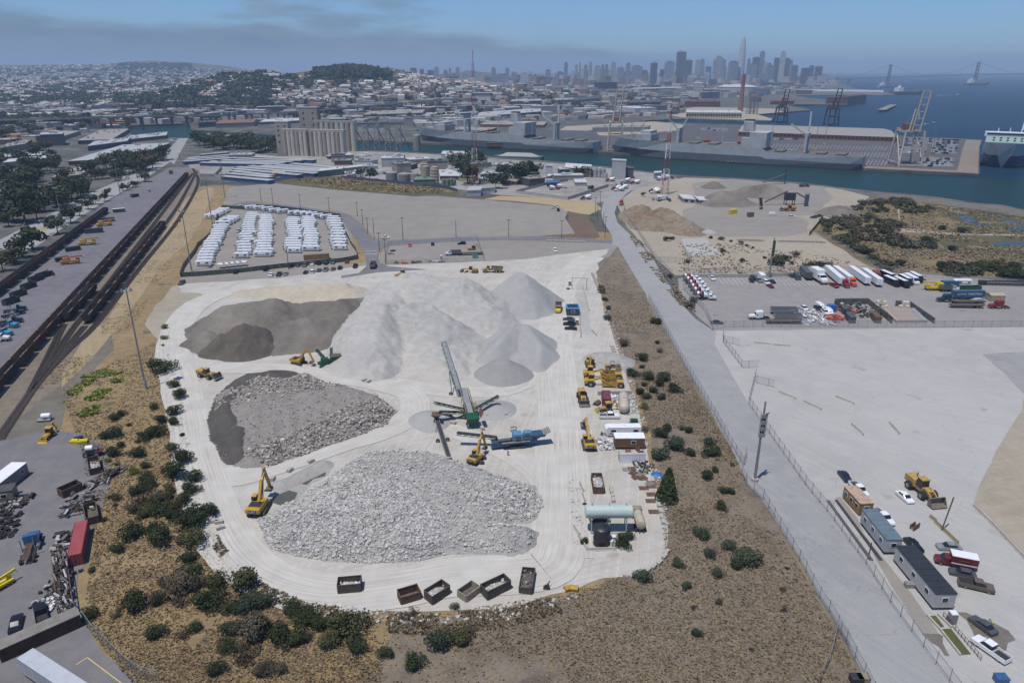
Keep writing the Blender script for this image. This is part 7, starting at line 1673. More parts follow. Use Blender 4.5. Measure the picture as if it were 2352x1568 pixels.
def pane(c,d,k,z,hh,r):
 o=link('window',PANE,r);o.location=(c.x,c.y,z);o.scale=(d.length/k*.62,.12,hh*.45);o.rotation_euler=(0,0,math.atan2(d.y,d.x))
def bl(t,FL,FR,top,BL,wall,roof,label,*opt):
 name=opt[0] if opt and isinstance(opt[0],str) else 'warehouse';win,gable=([q for q in opt if not isinstance(q,str)]+[0,0])[:2];cat='building'
 a,b=T(t,*FL),T(t,*FR);h=max(3.0,hgt(*px(t,*FL),px(t,0,top)[1]));back=P(*px(t,*BL),h);dv=Vector((back.x-a.x,back.y-a.y,0))
 if dv.y<8:dv=Vector((dv.x*.2,12+abs(dv.y),0))
 if dv.length>300:dv*=300/dv.length
 w=b-a;r=thing(name,label,cat,a);SITES.append(((a+b+dv)/2,(w.length+dv.length)*.33))
 mb=MB();q=[Vector((0,0,0)),w,w+dv,dv];mb.add(q+[p+Vector((0,0,h)) for p in q],[(0,1,5,4),(1,2,6,5),(2,3,7,6),(3,0,4,7)]);mb.build('wall',bm('wall_',wall),r)
 mb=MB();z=Vector((0,0,h));e=Vector((0,0,.5));o=[p+z+(p-(w+dv)/2).normalized()*.4 for p in q]
 if gable:
  m0,m1=(o[0]+o[3])/2+Vector((0,0,gable)),(o[1]+o[2])/2+Vector((0,0,gable));mb.add(o+[m0,m1],[(0,1,5,4),(2,3,4,5),(3,0,4),(1,2,5)])
 else :
  mb.add([p-e*.3 for p in o]+[p+e*.7 for p in o],[(0,1,5,4),(1,2,6,5),(2,3,7,6),(3,0,4,7),(4,5,6,7)])
  rr=random.Random(int(a.x));n=int(min(14,w.length*dv.length/250))
  for i in range(n):c=w*rr.uniform(.1,.9)+dv*rr.uniform(.1,.9)+z;mb.box((c.x,c.y,h+.9),(rr.uniform(1,4),rr.uniform(1,3),1.3),rz=math.atan2(w.y,w.x))
 mb.build('roof',bm('roof_',roof),r)
 if win:
  k=max(2,min(40//win,int(w.length/5)));ds=dv.normalized();k2=max(2,min(20//win,int(dv.length/6)));n=w.normalized()
  for j in range(win):
   for i in range(k):pane(w*((i+.5)/k)+Vector((n.y,-n.x,0))*.06,w,k,h*(j+.55)/win,h/win,r)
   for i in range(k2):pane((w+Vector((ds.y,-ds.x,0))*.06 if a.x<0 else Vector((-ds.y,ds.x,0))*.06)+dv*((i+.5)/k2),dv,k2,h*(j+.55)/win,h/win,r)
 return r
for row_ in (('00',(475,1140),(885,1118),1112,(845,1000),'o','l','huge pale roofed warehouse with brown walls beside the dark trees'),('00',(0,1105),(285,1088),1092,(30,1062),'b','w','white roofed shed farthest back at the left edge'),('00',(30,1165),(372,1130),1122,(60,1098),'t','w','cream walled white roofed warehouse at the left edge'),('00',(195,985),(385,985),958,(385,903),'g','c','wide grey roofed warehouse left of the blue creek'),('00',(540,997),(775,988),970,(690,897),'d','c','grey roofed warehouse just left of the creek'),('00',(610,1042),(880,1005),1008,(650,975),'b','l','dark blue fronted long office behind the warehouse roof'),('00',(880,985),(1150,955),962,(900,935),'b','l','blue low building by the creek mouth'),('00',(10,1060),(180,1030),1020,(60,985),'g','c','low grey roof behind the left hand trees'),('01',(360,215),(560,195),195,(470,130),'c','c','flat grey roofed block inside the dark trees',1),('01',(-40,370),(150,312),330,(-30,275),'g','c','grey roofed depot behind the parked vans'),('01',(0,195),(110,180),160,(10,148),'g','w','small pale shed at the left edge behind trees'),('00',(0,832),(480,815),806,(60,782),'w','w','long white roofed depot at the far left'),('00',(485,828),(760,812),812,(560,795),'d','w','dark fronted white roofed shed at the far left'),('00',(170,766),(375,760),735,(190,728),'b','g','grey blue block with a white end at the far left',1),('00',(490,765),(955,748),750,(540,738),'g','w','very long thin white roof below the coloured flats'),('00',(965,801),(1090,797),790,(985,783),'w','w','white barrel roofed hall, left one by the freeway'),('00',(1045,780),(1165,776),770,(1060,764),'w','w','white barrel roofed hall, right one by the freeway'),('00',(1045,762),(1320,745),752,(1070,736),'d','d','long dark roofed shed under the hill'),('00',(1360,768),(1495,765),728,(1380,722),'g','l','square grey office block under the hill',3),('00',(1615,735),(1700,730),710,(1630,704),'w','w','small white windowed block under the hill',2),('00',(1680,715),(1830,708),655,(1700,648),'d','g','tall dark flats with pale ends on the hill foot',6),('00',(1370,880),(1490,874),846,(1390,828),'b','d','dark sawtooth shed by the creek'),('00',(1490,882),(1752,872),852,(1535,832),'g','rust','rust red roofed hall with grey gable by the creek',0,3),('00',(1740,842),(1980,832),828,(1760,810),'g','g','grey roofed long hall behind the rusty roof',0,2),('00',(1790,862),(2080,850),842,(1830,822),'t','w','cream building with a white wavy roof',1),('00',(1450,982),(1570,978),945,(1470,935),'br','c','red brick building beside the creek',1),('00',(1390,960),(1445,955),935,(1400,925),'c','g','small grey building left of the red brick one',1),('00',(2020,815),(2085,812),770,(2030,764),'t','l','cream four storey block left of the silo tower',4),('10',(150,833),(556,818),792,(200,768),'t','c','long cream office building with rows of dark windows',2),('10',(405,762),(565,750),745,(440,732),'g','w','white gable roofed hall left of centre',0,3),('10',(445,682),(500,676),632,(455,626),'w','w','white flats below the wooded hill',5),('10',(505,690),(600,678),662,(520,653),'w','w','low white block beside the white flats',2),('10',(0,710),(145,702),675,(20,660),'g','l','grey terrace of flats under the wooded hill',3),('10',(1035,700),(1172,692),690,(1050,680),'g','w','white roofed low shed right of the freeway end'),('10',(1160,742),(1370,735),700,(1180,688),'gr','l','long green and white office block',3),('10',(715,742),(850,735),715,(730,706),'w','l','white walled block by the freeway',2),('10',(1465,735),(1590,730),690,(1480,680),'l','l','wide pale concrete block, left part',2),('10',(1590,728),(1780,705),695,(1610,676),'g','d','dark office building next to the pale concrete block',3),('10',(1585,800),(1700,796),788,(1600,778),'w','w','low white shed behind the beige crane'),('10',(1700,806),(1900,798),782,(1725,770),'w','l','white roofed market hall behind the beige crane'),('10',(2020,798),(2170,792),748,(1880,735),'w','w','large white warehouse with blue trim right of centre'),('10',(1972,748),(2190,742),710,(2000,692),'br2','d','dark brick factory right of centre',2),('10',(1985,650),(2340,640),615,(2020,606),'t','l','long cream university block',3),('10',(1740,640),(1890,635),570,(1760,564),'d','d','square near-black glass office cube',4),('10',(905,840),(1370,798),808,(960,775),'b','l','long blue grey sheds behind the first ship'),('10',(955,875),(1395,880),858,(1000,835),'br','c','pink brick sheds behind the first ship'),('10',(560,815),(800,800),795,(600,778),'g','l','low grey depot behind the cream office'),('10',(100,868),(540,860),852,(150,828),'g','d','dark roofed shed behind the lattice unloaders'),('10',(1000,1010),(1795,1030),985,(1100,890),'br2','d','enormous dark roofed cargo shed behind the moored ships',0,4),('10',(520,905),(1010,915),890,(600,872),'d','c','grey roofed quay shed by the bow of the first ship'),('10',(1728,912),(2110,908),882,(1760,868),'g','g','long grey shed on the cargo pier'),('10',(560,868),(700,866),850,(580,842),'g','w','white roofed shed by the quay'),('10',(690,1118),(900,1122),1062,(700,1042),'l','w','tall pale metal shed on the near bank'),('11',(680,208),(842,208),180,(672,138),'d','w','white roofed dark walled shed among the tanks'),('11',(958,218),(1112,212),168,(975,150),'t','l','cream two storey office among trees',2),('11',(1092,165),(1320,170),128,(1110,95),'g','l','grey metal hall behind the tall trees'),('11',(0,152),(215,128),132,(0,118),'g','w','long white roofed shelter by the parked vans'),('11',(865,322),(960,318),282,(880,255),'w','l','graffiti sprayed white block at the field edge'),('11',(950,305),(1055,298),268,(960,250),'w','c','second white sprayed block at the field edge'),('11',(1610,250),(1690,250),228,(1620,216),'l','w','white covered store in the walled yard'),('11',(1415,255),(1500,250),236,(1425,228),'blu','blu','blue container store in the walled yard'),('11',(2150,200),(2200,196),160,(2155,150),'l','w','small pale control building by the mast'),('21',(0,365),(85,372),335,(5,325),'l','w','white site office, left one by the sand piles',1),('21',(108,375),(180,378),348,(112,340),'c','w','grey site office, right one by the sand piles',1),('01',(1890,160+30),(1970,178),165,(1850,150),'t','t','cream flat roof among the storage rows'),('01',(2195,190),(2360,172),148,(2210,132),'gr','w','pale green fronted shed at the end of the storage rows'),('20',(20,812),(402,815),776,(30,760),'t','w','long concrete power plant hall with a white roof edge',1),('20',(10,738),(250,738),702,(30,690),'br','br2','red brick hall behind the chimney',2),('20',(65,637),(132,639),574,(75,569),'w','w','bright white office block right of centre',5),('20',(135,655),(240,655),618,(150,610),'gr','c','greenish office beside the white block',3),('20',(455,705),(530,702),675,(470,664),'br','d','small brick building behind the scaffold'),('20',(600,722),(760,718),700,(620,684),'br','br','brown brick pier sheds'),('20',(770,640),(1380,648),628,(820,616),'l','l','long pale pier shed far across the bay'),('20',(500,660),(580,656),618,(510,612),'w','d','white framed hall right of the round arena'),('20',(800,545),(845,545),508,(805,504),'l','l','pale block at the foot of the right hand towers',4),('20',(550,600),(760,605),572,(560,566),'d','d','dark ballpark by the water',2)):
 bl(*row_)
r=bl('20',(380,938),(1475,980),908,(425,857),'br','c','very long low cargo shed with a ribbed grey roof on the pier','transit_shed',1,3)
SR=[(330,240,640,268),(365,222,640,248),(385,205,640,236),(400,192,830,232),(420,180,940,222),(500,173,985,212),(590,170,1010,203),(690,165,1060,196),(780,157,1110,188),(95,143,440,118),(110,132,430,108),(130,122,400,98),(215,98,390,82),(190,150,700,162),(250,143,740,153),(330,133,790,146),(420,122,850,138),(530,112,930,134)]
for i,(x0,y0,x1,y1_) in enumerate(SR):
 a,b=(P(390.5+x*.3503,321.6+y*.3503,3.2) for x,y in ((x0,y0),(x1,y1_)));c,z,L=by_front(a,b,8);c.z=0;SITES.append((c,L*.35));r=thing('storage_row','long pale roofed storage row, %s from the front of the %s block'%(nth(i%9+1),('near','far')[i>8]),'building',c,z);MB().box((0,0,1.6),(L,7,3.2)).build('wall',bm('wall_','blu'),r);mb=MB();mb.box((0,0,3.35),(L+.6,8,.3));[mb.box((-L/2+q*6,0,3.52),(.2,7.9,.08)) for q in range(int(L/6))];mb.build('roof',bm('roof_','l'),r)
fence('wall','pale panel wall round the storage rows',PX('01',(1530,130),(1480,185),(1750,225),(1830,225),(2140,180),(2352,165)),2.6,bm('wall_','l'),12,wire=False)
fence('wall','dark graffiti fence along the green strip',PX('11',(0,195),(300,225),(720,265),(800,290)),2.4,bm('wall_','b'),12,wire=False);fence('wall','pale block wall round the mixer yard',PX('11',(1205,300),(1560,345),(1700,300),(1840,255)),2.4,CONCR,12,wire=False);fence('wall','grey block wall at the back of the mixer yard',PX('11',(1205,295),(1400,245),(1560,215)),2.2,CONCR,12,wire=False)
for i in range(6):bl('00',(665+66*i,740),(722+66*i,738),700-8*(i%2),(672+66*i,684-6*(i%2)),('pk','gr','b','br','rust','pk')[i],'c','block of coloured flats, %s from the left below the hazy hillside'%nth(i+1),'apartment_block',5)
rng=random.Random(21);nf=0
FILL=[([(0,300),(0,262),(380,250),(620,246),(640,262),(480,280),(300,285)],46),([(640,262),(900,250),(1150,225),(1560,225),(1560,262),(1100,282),(860,300),(800,290)],74),([(1000,222),(1500,200),(1900,196),(1900,214),(1560,232),(1150,226)],70),([(860,250),(1100,236),(1120,262),(880,290)],16),([(0,258),(0,244),(540,236),(620,246),(300,254)],34),([(0,350),(0,310),(160,300),(200,330)],8),([(520,362),(640,366),(800,362),(960,368),(1200,384),(1380,398),(1340,425),(1200,432),(1090,420),(900,396),(800,396),(640,372)],34)]
FCOL=['w','l','c','g','d','t','br2','b']
for poly,n in FILL:
 tries=0
 while n>0 and tries<900:
  tries+=1;p=Vector(scatter_in(poly,1,RNG,True)[0]).to_3d();n_=p.y<900;L,D,h=rng.uniform(14,60),rng.uniform(12,40),rng.choice([5,6,7,8,10,14])
  if n_:L,D,h=L*.4+4,D*.35+4,h*.6
  if p.y>2200:h*=1.5
  if any((p-q).to_2d().length<s+L*.5 for q,s in SITES):continue
  SITES.append((p,L*.5));n-=1;nf+=1;r=thing('low_building','small pale shed among the working yards of the near bank' if n_ else 'low flat roofed building in the dense harbour district beyond the creek','building',p+Vector((0,0,float(ZT(p.x,p.y)))),rng.choice([.12,.12,.5,-.3]),'small sheds of the near bank' if n_ else 'low buildings of the harbour district')
  MB().box((0,0,h/2),(L,D,h)).build('wall',bm('wall_',rng.choice(FCOL)),r);mb=MB();mb.box((0,0,h+.3),(L+.6,D+.6,.7));[mb.box((rng.uniform(-.35,.35)*L,rng.uniform(-.3,.3)*D,h+1.2),(rng.uniform(1,5),rng.uniform(1,4),1.6)) for _ in range(4)];mb.build('roof',bm('roof_',rng.choice(['w','w','l','l','c','g','d'])),r)
def tank(t,x0,x1,yb,yt,col,label,name='storage_tank'):
 u,v_=px(t,(x0+x1)/2,yb);p=P(u,v_);r_=(P(px(t,x1,0)[0],v_)-P(px(t,x0,0)[0],v_)).length/2;h=hgt(u,v_,px(t,0,yt)[1]);p.y+=r_
 r=thing(name,label,'tank',p);mb=MB();n=6;pr=[(r_,0)]
 for i in range(1,n):pr+=[(r_,h*i/n-.1),(r_*1.02,h*i/n),(r_,h*i/n+.1)]
 mb.lathe((0,0,0),pr+[(r_,h)],20);mb.build('shell',bm('tank_',col),r,True);mb=MB();mb.lathe((0,0,h),[(r_*1.01,0),(r_*.3,r_*.2)],20);[mb.cyl((math.cos(a)*r_*.95,math.sin(a)*r_*.95,h),(math.cos(a)*r_*.95,math.sin(a)*r_*.95,h+1.1),.06,n=5) for a in np.arange(0,6.2,.6)];mb.build('roof',bm('roof_','c'),r)
for a in ((300,382,222,160,'g','wide grey tank, left one of the three low tanks'),(386,472,232,170,'g','wide grey tank, middle one of the three low tanks'),(474,528,212,166,'c','pale tank, right one of the three low tanks'),(550,608,232,116,'t','tall tan silo with bands, left of the pair'),(612,670,245,120,'t','tall tan silo with bands, right of the pair'),(690,716,250,205,'gr','slim grey green tank, left of four'),(716,742,252,205,'gr','slim grey green tank, second of four'),(742,766,250,200,'gr','slim grey green tank, third of four'),(766,790,246,205,'gr','slim grey green tank, right of four'),(525,550,205,170,'gr','small pale green tank beside the tan silos'),(1738,1762,190,130,'l','pale cement silo, left one of three'),(1764,1788,192,130,'l','pale cement silo, middle one of three'),(1792,1816,192,132,'l','pale cement silo, right one of three'),(1805,1835,200,165,'l','short wide cement silo in front of the slim ones')):tank('11',*a)
tank('21',838,866,390,306,'b','blue steel silo beside the gravel screening gear');tank('20',2,20,770,740,'c','small water tank by the power plant')
bl('11',(497,252),(640,248),208,(500,200),'gr','gr','dark green container stack in front of the tan silos');bl('11',(1860,200),(1955,205),72,(1865,62),'l','l','tall pale batching tower by the water','batch_plant');bl('11',(1950,195),(2010,198),125,(1945,112),'d','d','dark grey box plant beside the batching tower','batch_plant');bl('11',(1405,195),(1452,195),110,(1408,100),'w','l','white batching tower on the near bank','batch_plant')
for i in range(6):bl('11',(1540+30*i,178+2*i),(1568+30*i,180+2*i),120+2*i,(1546+30*i,104+2*i),'c','w','white topped hopper bay, %s from the left by the channel'%nth(i+1),'hopper_bay',0,3)
tank('10',490,544,1040,935,'c','white lattice topped cement tower by the channel','cement_tower')
def mast(label,u,vb,vt,w,t=.35):
 p=P(u,vb);h=hgt(u,vb,vt);r=thing('radio_mast',label,'radio mast',p);mb=MB();n=16;mb.lattice((0,0,0),(0,0,h*.92),w,w*.22,n,t,0,7);mb.cyl((0,0,h*.92),(0,0,h),.2,n=6,m=0);mb.build('lattice',[CAR['red'],PW],r);mb=MB();mb.box((0,0,h*.5),(w*.5,w*.5,1.5));mb.build('platform',GALV,r)
mast('red and white lattice mast near the main road bend',1527,446,240,5.0,.17);mast('tall red and white lattice mast behind the tan silos',1091,426,115,5,.17)
SIL=bm('silo_',(214,206,192));SILD=bm('silo_',(180,172,160));r=thing('grain_silos','abandoned grey concrete grain silos with a head house','silos',P(651,358));o=P(651,358);hS=hgt(720,361,304)
def bank(u0,u1,vb,h,n,rows,dy):
 a,b=P(u0,vb)-o,P(u1,vb+(u1-u0)*.02)-o;w=(b-a);rad=w.length/n/2*1.02;d=w.normalized();nn=Vector((-d.y,d.x,0))
 for j in range(rows):
  for i in range(n):c=a+w*((i+.5)/n)+nn*(rad+dy+j*rad*1.9);mb=MB();mb.cyl((c.x,c.y,0),(c.x,c.y,h),rad,n=14);mb.build('silo',SIL if (i+j)%3 else SILD,r,True)
 c=a+w/2+nn*(dy+rad*rows*.98);mb=MB();mb.box((c.x,c.y,h+1.2),(w.length+1,rad*2*rows*.85,2.6),rz=math.atan2(w.y,w.x));mb.build('gallery',SILD,r)
bank(651,708,358,hS,6,2,0);bank(712,792,360,hS,8,2,0);bank(712,806,350,hS*1.22,8,1,16)
def blockp(u0,u1,vb,vt,dep,name,mat=SILD):
 a,b=P(u0,vb)-o,P(u1,vb)-o;h=hgt(u0,vb,vt);c=(a+b)/2;mb=MB();mb.box((c.x,c.y+dep/2,h/2),((b-a).length,dep,h));mb.box((c.x,c.y+dep/2,h+.3),((b-a).length+.6,dep+.6,.8));f=mb.build(name,mat,r)
 mb=MB();[mb.box((a.x+(b.x-a.x)*q,c.y-.06,h*z),(1.6,.1,2.0)) for q in (.25,.75) for z in (.4,.6,.75,.88)];mb.build('window',GLASS,f)
blockp(638,668,356,281,12,'elevator_tower');blockp(694,736,345,248,16,'head_house')
for i in range(5):
 u=784.4+(100+75*i)/3;p=P(u,344+i);h=hgt(u,344+i,287);q=thing('dock_unloader','lattice dock unloader tower, %s from the left by the silos'%nth(i+1),'unloader',p,0,'lattice unloaders along the channel');mb=MB();mb.lattice((0,0,0),(0,0,h),7,5,6,.35);mb.build('tower',GALV2,q);mb=MB();mb.bar((0,0,h*.9),(14,-3,2),.8);mb.build('chute',CHAS,q)
p=P(1700,256);h=hgt(1700,256,170);r=thing('chimney','tall tapered red topped brick chimney of the power plant','chimney',p);MB().cyl((0,0,0),(0,0,h*.72),6.2,4.2,16,0).build('shaft',bm('brick_',(150,120,106)),r,True);MB().cyl((0,0,h*.72),(0,0,h),4.2,3.4,16).build('top',bm('brick_',(156,84,70)),r,True)
p=P(1718,262);r=thing('scaffold_tower','lattice scaffold block beside the brick chimney','scaffold',p);mb=MB();[mb.lattice((x,0,0),(x,0,38),7,7,6,.7) for x in (0,8,16)];mb.build('frame',GALV2,r)
a,b=T('20',240,640),T('20',500,640);c=(a+b)/2;r=thing('arena','low round white roofed arena right of centre','arena',c);w=(b-a).length/2;mb=MB();mb.lathe((0,0,0),[(w,0),(w*1.03,16),(w,24)],28);mb.build('wall',bm('wall_','l'),r,True);mb=MB();mb.lathe((0,0,24),[(w*1.03,0),(w*.7,7),(w*.1,9)],28);mb.build('roof',bm('roof_','w'),r,True)
r=thing('freeway_viaduct','long grey elevated freeway crossing behind the creek','viaduct',(0,0,0));DECKM=bm('deck_',(140,138,136))
for off,zs in ((0,1.0),(38,.86)):
 pts=[]
 for u,vb,vt in ((-60,302,277),(150,298,273),(325,292,268),(500,286,266),(690,276,257),(800,267,248),(900,256,239),(1010,247,231),(1118,240,226)):
  g=P(u,vb);pts.append(Vector((g.x,g.y+off*(1+g.y/2500),hgt(u,vb,vt)*zs)))
 mb=MB();[mb.bar(a_,b_,16,1.8) for a_,b_ in zip(pts,pts[1:])];[mb.bar(a_+Vector((0,-8,1.4)),b_+Vector((0,-8,1.4)),.5,1.2) for a_,b_ in zip(pts,pts[1:])];mb.build('deck',DECKM,r)
 for a_,b_ in zip(pts,pts[1:]):
  for i in range(5):q=a_+(b_-a_)*(i/5);m=MB();m.box((q.x,q.y,q.z/2-1),(2.6,2.6,q.z-2));m.box((q.x,q.y,q.z-1.8),(3,13,1.6));m.build('column',DECKM,r)
HULL,HULLD,DECKP,SUPER=bm('hull_',(188,196,200)),bm('hull_',(98,108,118)),bm('deck_',(120,118,112)),bm('super_',(196,200,202))
def hullmesh(L,B,secs,r,mats):
 mb=MB();R=[]
 for f,wd,wl,zd,dx in secs:x=(f-.5)*L;R.append([(x-dx,-wl*B/2,-1.5),(x-dx*.8,-wl*B/2,1.5),(x-dx*.35,-(wl*.45+wd*.55)*B/2,zd*.5),(x,-wd*B/2,zd),(x,wd*B/2,zd),(x-dx*.35,(wl*.45+wd*.55)*B/2,zd*.5),(x-dx*.8,wl*B/2,1.5),(x-dx,wl*B/2,-1.5)])
 mm=[0,1,2,3,2,1,0,0]
 for a_,b_ in zip(R,R[1:]):
  for i in range(8):j=(i+1)%8;mb.add([a_[i],b_[i],b_[j],a_[j]],[(0,1,2,3)],mm[i] if i!=1 and i!=5 else mm[i])
 mb.add(R[0],[tuple(range(8))],2);mb.add(R[-1],[tuple(range(7,-1,-1))],2); return mb.build('hull',mats,r)
def ship(label,bow,stern):
 a,b=P(*bow,-2.6),P(*stern,-2.6);L=(a-b).length*1.03;r=thing('cargo_ship',label,'ship',((a+b)/2),yaw(b,a))
 hullmesh(L,31,[(0,.8,.6,13.5,0),(.04,.95,.85,13.5,0),(.34,1,1,13.5,0),(.36,1,1,17.5,0),(.75,1,1,17.5,0),(.88,.75,.55,18.5,3),(.96,.4,.15,20,6),(1.02,.06,.03,21.5,9)],r,[CHAS,HULLD,HULL,DECKP])
 X= lambda f:(.5-f)*L
 mb=MB();mb.box((X(.62),0,25),(L*.065,28,15));mb.box((X(.575),0,22),(L*.04,22,9));s=mb.build('superstructure',SUPER,r)
 for f in (.08,.47,.66):m=MB();m.bar((X(f),0,17),(X(f),0,40),.6);m.build('mast',SUPER,r);mb=MB();[mb.box((X(.62)+dx,-14.1,z),(3,.2,1.2)) for dx in (-4,0,4) for z in (22,26,30)];mb.build('windows',GLASS,s)
 mb=MB();mb.extr([(X(.57)-6,33),(X(.57)-5,43),(X(.57)+5,43),(X(.57)+5,33)],-5,5,0,1,.9);mb.box((X(.57),0,43.6),(9,8,2),1);mb.build('funnel',[SUPER,CHAS],r)
 mb=MB();mb.box((X(.15),0,22),(18,24,7));mb.box((X(.155),0,27),(12,20,4));mb.bar((X(.13),0,28),(X(.13),0,40),1);f_=mb.build('bow_house',SUPER,r)
 for f,booms in ((.29,((14,26),(-6,25))),(.79,((16,22),(1,34)))):
  mb=MB();mb.bar((X(f),-5,14),(X(f),-5,33),2.4);mb.bar((X(f),5,14),(X(f),5,33),2.4);mb.box((X(f),0,32),(4,12,3));[mb.bar((X(f),q,31),(X(f)+bx,q*1.5,20+bz),1.5) for (bx,bz),q in zip(booms,(5,-5))];mb.build('deck_crane',SUPER,r)
  for f in (.39,.53):m=MB();m.lathe((X(f),-13.8,19.5),[(.4,-4),(1.6,-3),(1.6,3),(.4,4)],10,0,'X');m.build('lifeboat',ORNP,r,True)
 mb=MB();[mb.box((X(f),0,14.4 if f>.66 else 18.2),(9,20,1.6)) for f in (.22,.36,.44,.70,.85,.92)];mb.build('hatches',DECKP,r);mb=MB();[mb.bar((X(f),q*15.2,13.5),(X(f),q*15.2,15.5),.2) for f in np.arange(.66,1.0,.012) for q in (-1,1)];mb.build('railing',GALV,r)
ship('long grey cargo ship moored farther along the channel, beside the silos',(974,328),(1364,352));ship('long grey cargo ship moored in front of the car terminal',(1417,355),(1972,390))
a,b=P(*px('20',2190,1160),-2.6),P(*px('20',2190,1160),-2.6)+Vector((103,150,0));r=thing('car_carrier','blue and white car carrier ship with a green deck at the right edge','ship',(a+b)/2,yaw(b,a));L=182
hullmesh(L,40,[(0,1,.9,24,0),(.1,1,1,24,0),(.86,1,1,24,0),(.95,.9,.6,24,4),(1.0,.7,.2,24.5,8),(1.03,.45,.05,25,10)],r,[CAR['dark'],M('ship_blue',S(40,56,120,.7),.4,.15,.1),bm('hull_',(214,218,220)),M('deck_green',S(104,160,134,.75),.6,.2,.1)])
MB().box((0,0,11.9),(L*.86,40.2,1.2)).build('stripe',CAR['blue'],r);mb=MB();mb.box((L*.3,0,27),(40,38,6));mb.box((L*.36,0,31.5),(14,42,4));s=mb.build('bridge_house',PW,r);mb=MB();mb.box((L*.36+7.1,0,32),(.3,38,1.6));[mb.box((L*.3+20.1,y_,z),(.2,2,1)) for y_ in range(-12,13,6) for z in (26,28.4)];mb.build('windows',GLASS,s)
mb=MB();mb.box((L*.3,0,30.2),(40,38,.4));mb.box((-L*.1,0,24.4),(L*.6,39,.5));mb.build('upper_deck',M('deck_green',(.1,.3,.2)),r);mb=MB();mb.box((-L*.3,12,34),(8,5,10),0,top=(.8,.8));[mb.bar((L*.3+x,y_,30),(L*.3+x,y_,37),.8) for x,y_ in ((0,0),(8,-10),(8,10))];mb.build('funnel',PW,r)
def boat(label,t,x,y,L,col,wake=0,sup=.3):
 p=P(*px(t,x,y),-2.6);r=thing('boat',label,'boat',p,.3);hullmesh(L,L*.22,[(0,.9,.8,L*.08,0),(.7,1,.9,L*.08,0),(1,.1,.05,L*.11,L*.05)],r,[CHAS,col,col,DECKP]);MB().box((-L*sup,0,L*.13),(L*.16,L*.16,L*.1)).box((-L*sup,0,L*.2),(L*.05,L*.05,L*.06)).build('cabin',PW,r)
 if wake:zone('wake',[Vector((p.x-L,p.y+4)),Vector((p.x-L*wake,p.y+30)),Vector((p.x-L*wake,p.y+8)),Vector((p.x-L,p.y-4))],PW,-2.55,'white wake behind a small boat on the bay',1,6)
boat('dark hulled tanker anchored below the right bridge tower','20',2028,590,190,HULLD);boat('white ferry leaving a long wake near the bridge','20',1545,570,40,PW,6);boat('white motor boat with a wake in the open bay','20',1905,658,26,PW,3);boat('grey naval ship lying off the distant pier','20',1410,604,130,SUPER);boat('big grey ship at the end of the distant pier','20',1545,652,150,HULLD);boat('small white boat, left one off the car terminal','20',1680,860,12,PW);boat('small white boat, right one off the car terminal','20',1735,848,12,PW);boat('small white boat near the tanker','20',2168,597,22,PW)
p,q_=T('10',1060,1095,-2.6),T('10',1385,1105,-2.6);r=thing('gravel_barge','barge heaped with grey gravel at the near bank','barge',(p+q_)/2,yaw(p,q_));L=(q_-p).length;MB().box((0,0,1.5),(L,15,5)).build('hull',HULLD,r);MB().box((0,0,5.5),(L*.85,13,3.6),0,top=(.6,.3)).build('load',G_GREY,r)
for (a,b,h,lab) in (((985,725),(1130,725),20,'rust red dry dock wall, left one'),((1130,722),(1258,706),20,'long rust red dry dock wall, right one')):bl('20',a,b,a[1]-55,(a[0]+5,a[1]-62),'br2','br2',lab,'dry_dock')
r=bl('20',(1340,767),(1398,766),760,(1440,716),'d','c','flat low isolated pier standing in the bay','old_pier');bl('20',(770,725),(1130,728),722,(780,716),'d','c','long flat finger pier in front of the dry dock','old_pier')
def sts(label,u,vb,vt,col,leg=16,gauge=26):
 p=P(u,vb);h=hgt(u,vb,vt);r=thing('container_crane',label,'crane',p,-.12);ph=h*.46;mb=MB()
 for sx in (-1,1):
  for sy in (-1,1):mb.bar((sx*leg/2,sy*gauge/2,0),(sx*leg/2*.8,sy*gauge/2*.8,ph),1.5)
  mb.bar((sx*leg/2*.8,-gauge*.4,ph),(sx*leg/2*.8,gauge*.4,ph),1.6);mb.bar((sx*leg/2,-gauge/2,3),(sx*leg/2,gauge/2,3),1.2);mb.bar((sx*leg/2,-gauge/2,3),(sx*leg/2*.8,gauge*.4,ph),.8)
 for sy in (-1,1):mb.bar((-leg*.45,sy*gauge*.45,ph*.55),(leg*.45,sy*gauge*.45,ph*.55),1.2);mb.bar((-leg/2,sy*gauge/2,1.5),(leg/2,sy*gauge/2,1.5),1.5)
 mb.build('portal',col,r);mb=MB()
 for sx in (-1,1):mb.bar((sx*3.6,-gauge*.42,ph),(sx*3.6+3,-gauge*.5,h),1.3);mb.bar((sx*3.6,-gauge*.42,ph),(sx*3.6,gauge*.9,ph+1),1.3)
 for i in range(1,7):z=ph+(h-ph)*i/6;mb.bar((-3.6+.5*i,-gauge*(.42+.013*i),z),(3.6+.5*i,-gauge*(.42+.013*i),z),.7)
 mb.build('boom',col,r);mb=MB();[mb.bar((sx*5,-gauge*.3,ph),(sx*1.5,-gauge*.2,ph+(h-ph)*.55),1.0) for sx in (-1,1)];mb.bar((0,-gauge*.2,ph+(h-ph)*.55),(0,gauge*.8,ph),.5);mb.build('apex_frame',col,r);mb=MB();mb.box((0,gauge*.25,ph+4),(9,12,6));mb.build('machinery_house',RUST if col!=BEIGE else bm('wall_','rust'),r)
BEIGE,BLKC=bm('crane_',(206,196,184)),bm('crane_',(48,46,52))
sts('tall beige container crane with raised boom at the pier corner',2077,379,207,BEIGE,22,30);sts('beige container crane behind the bow of the near ship',1412,344,204,BEIGE,18,26);sts('black container crane, left one across the pier',1792,283,205,BLKC,18,26);sts('black container crane, right one across the pier',1908,289,204,BLKC,18,26)
k=0
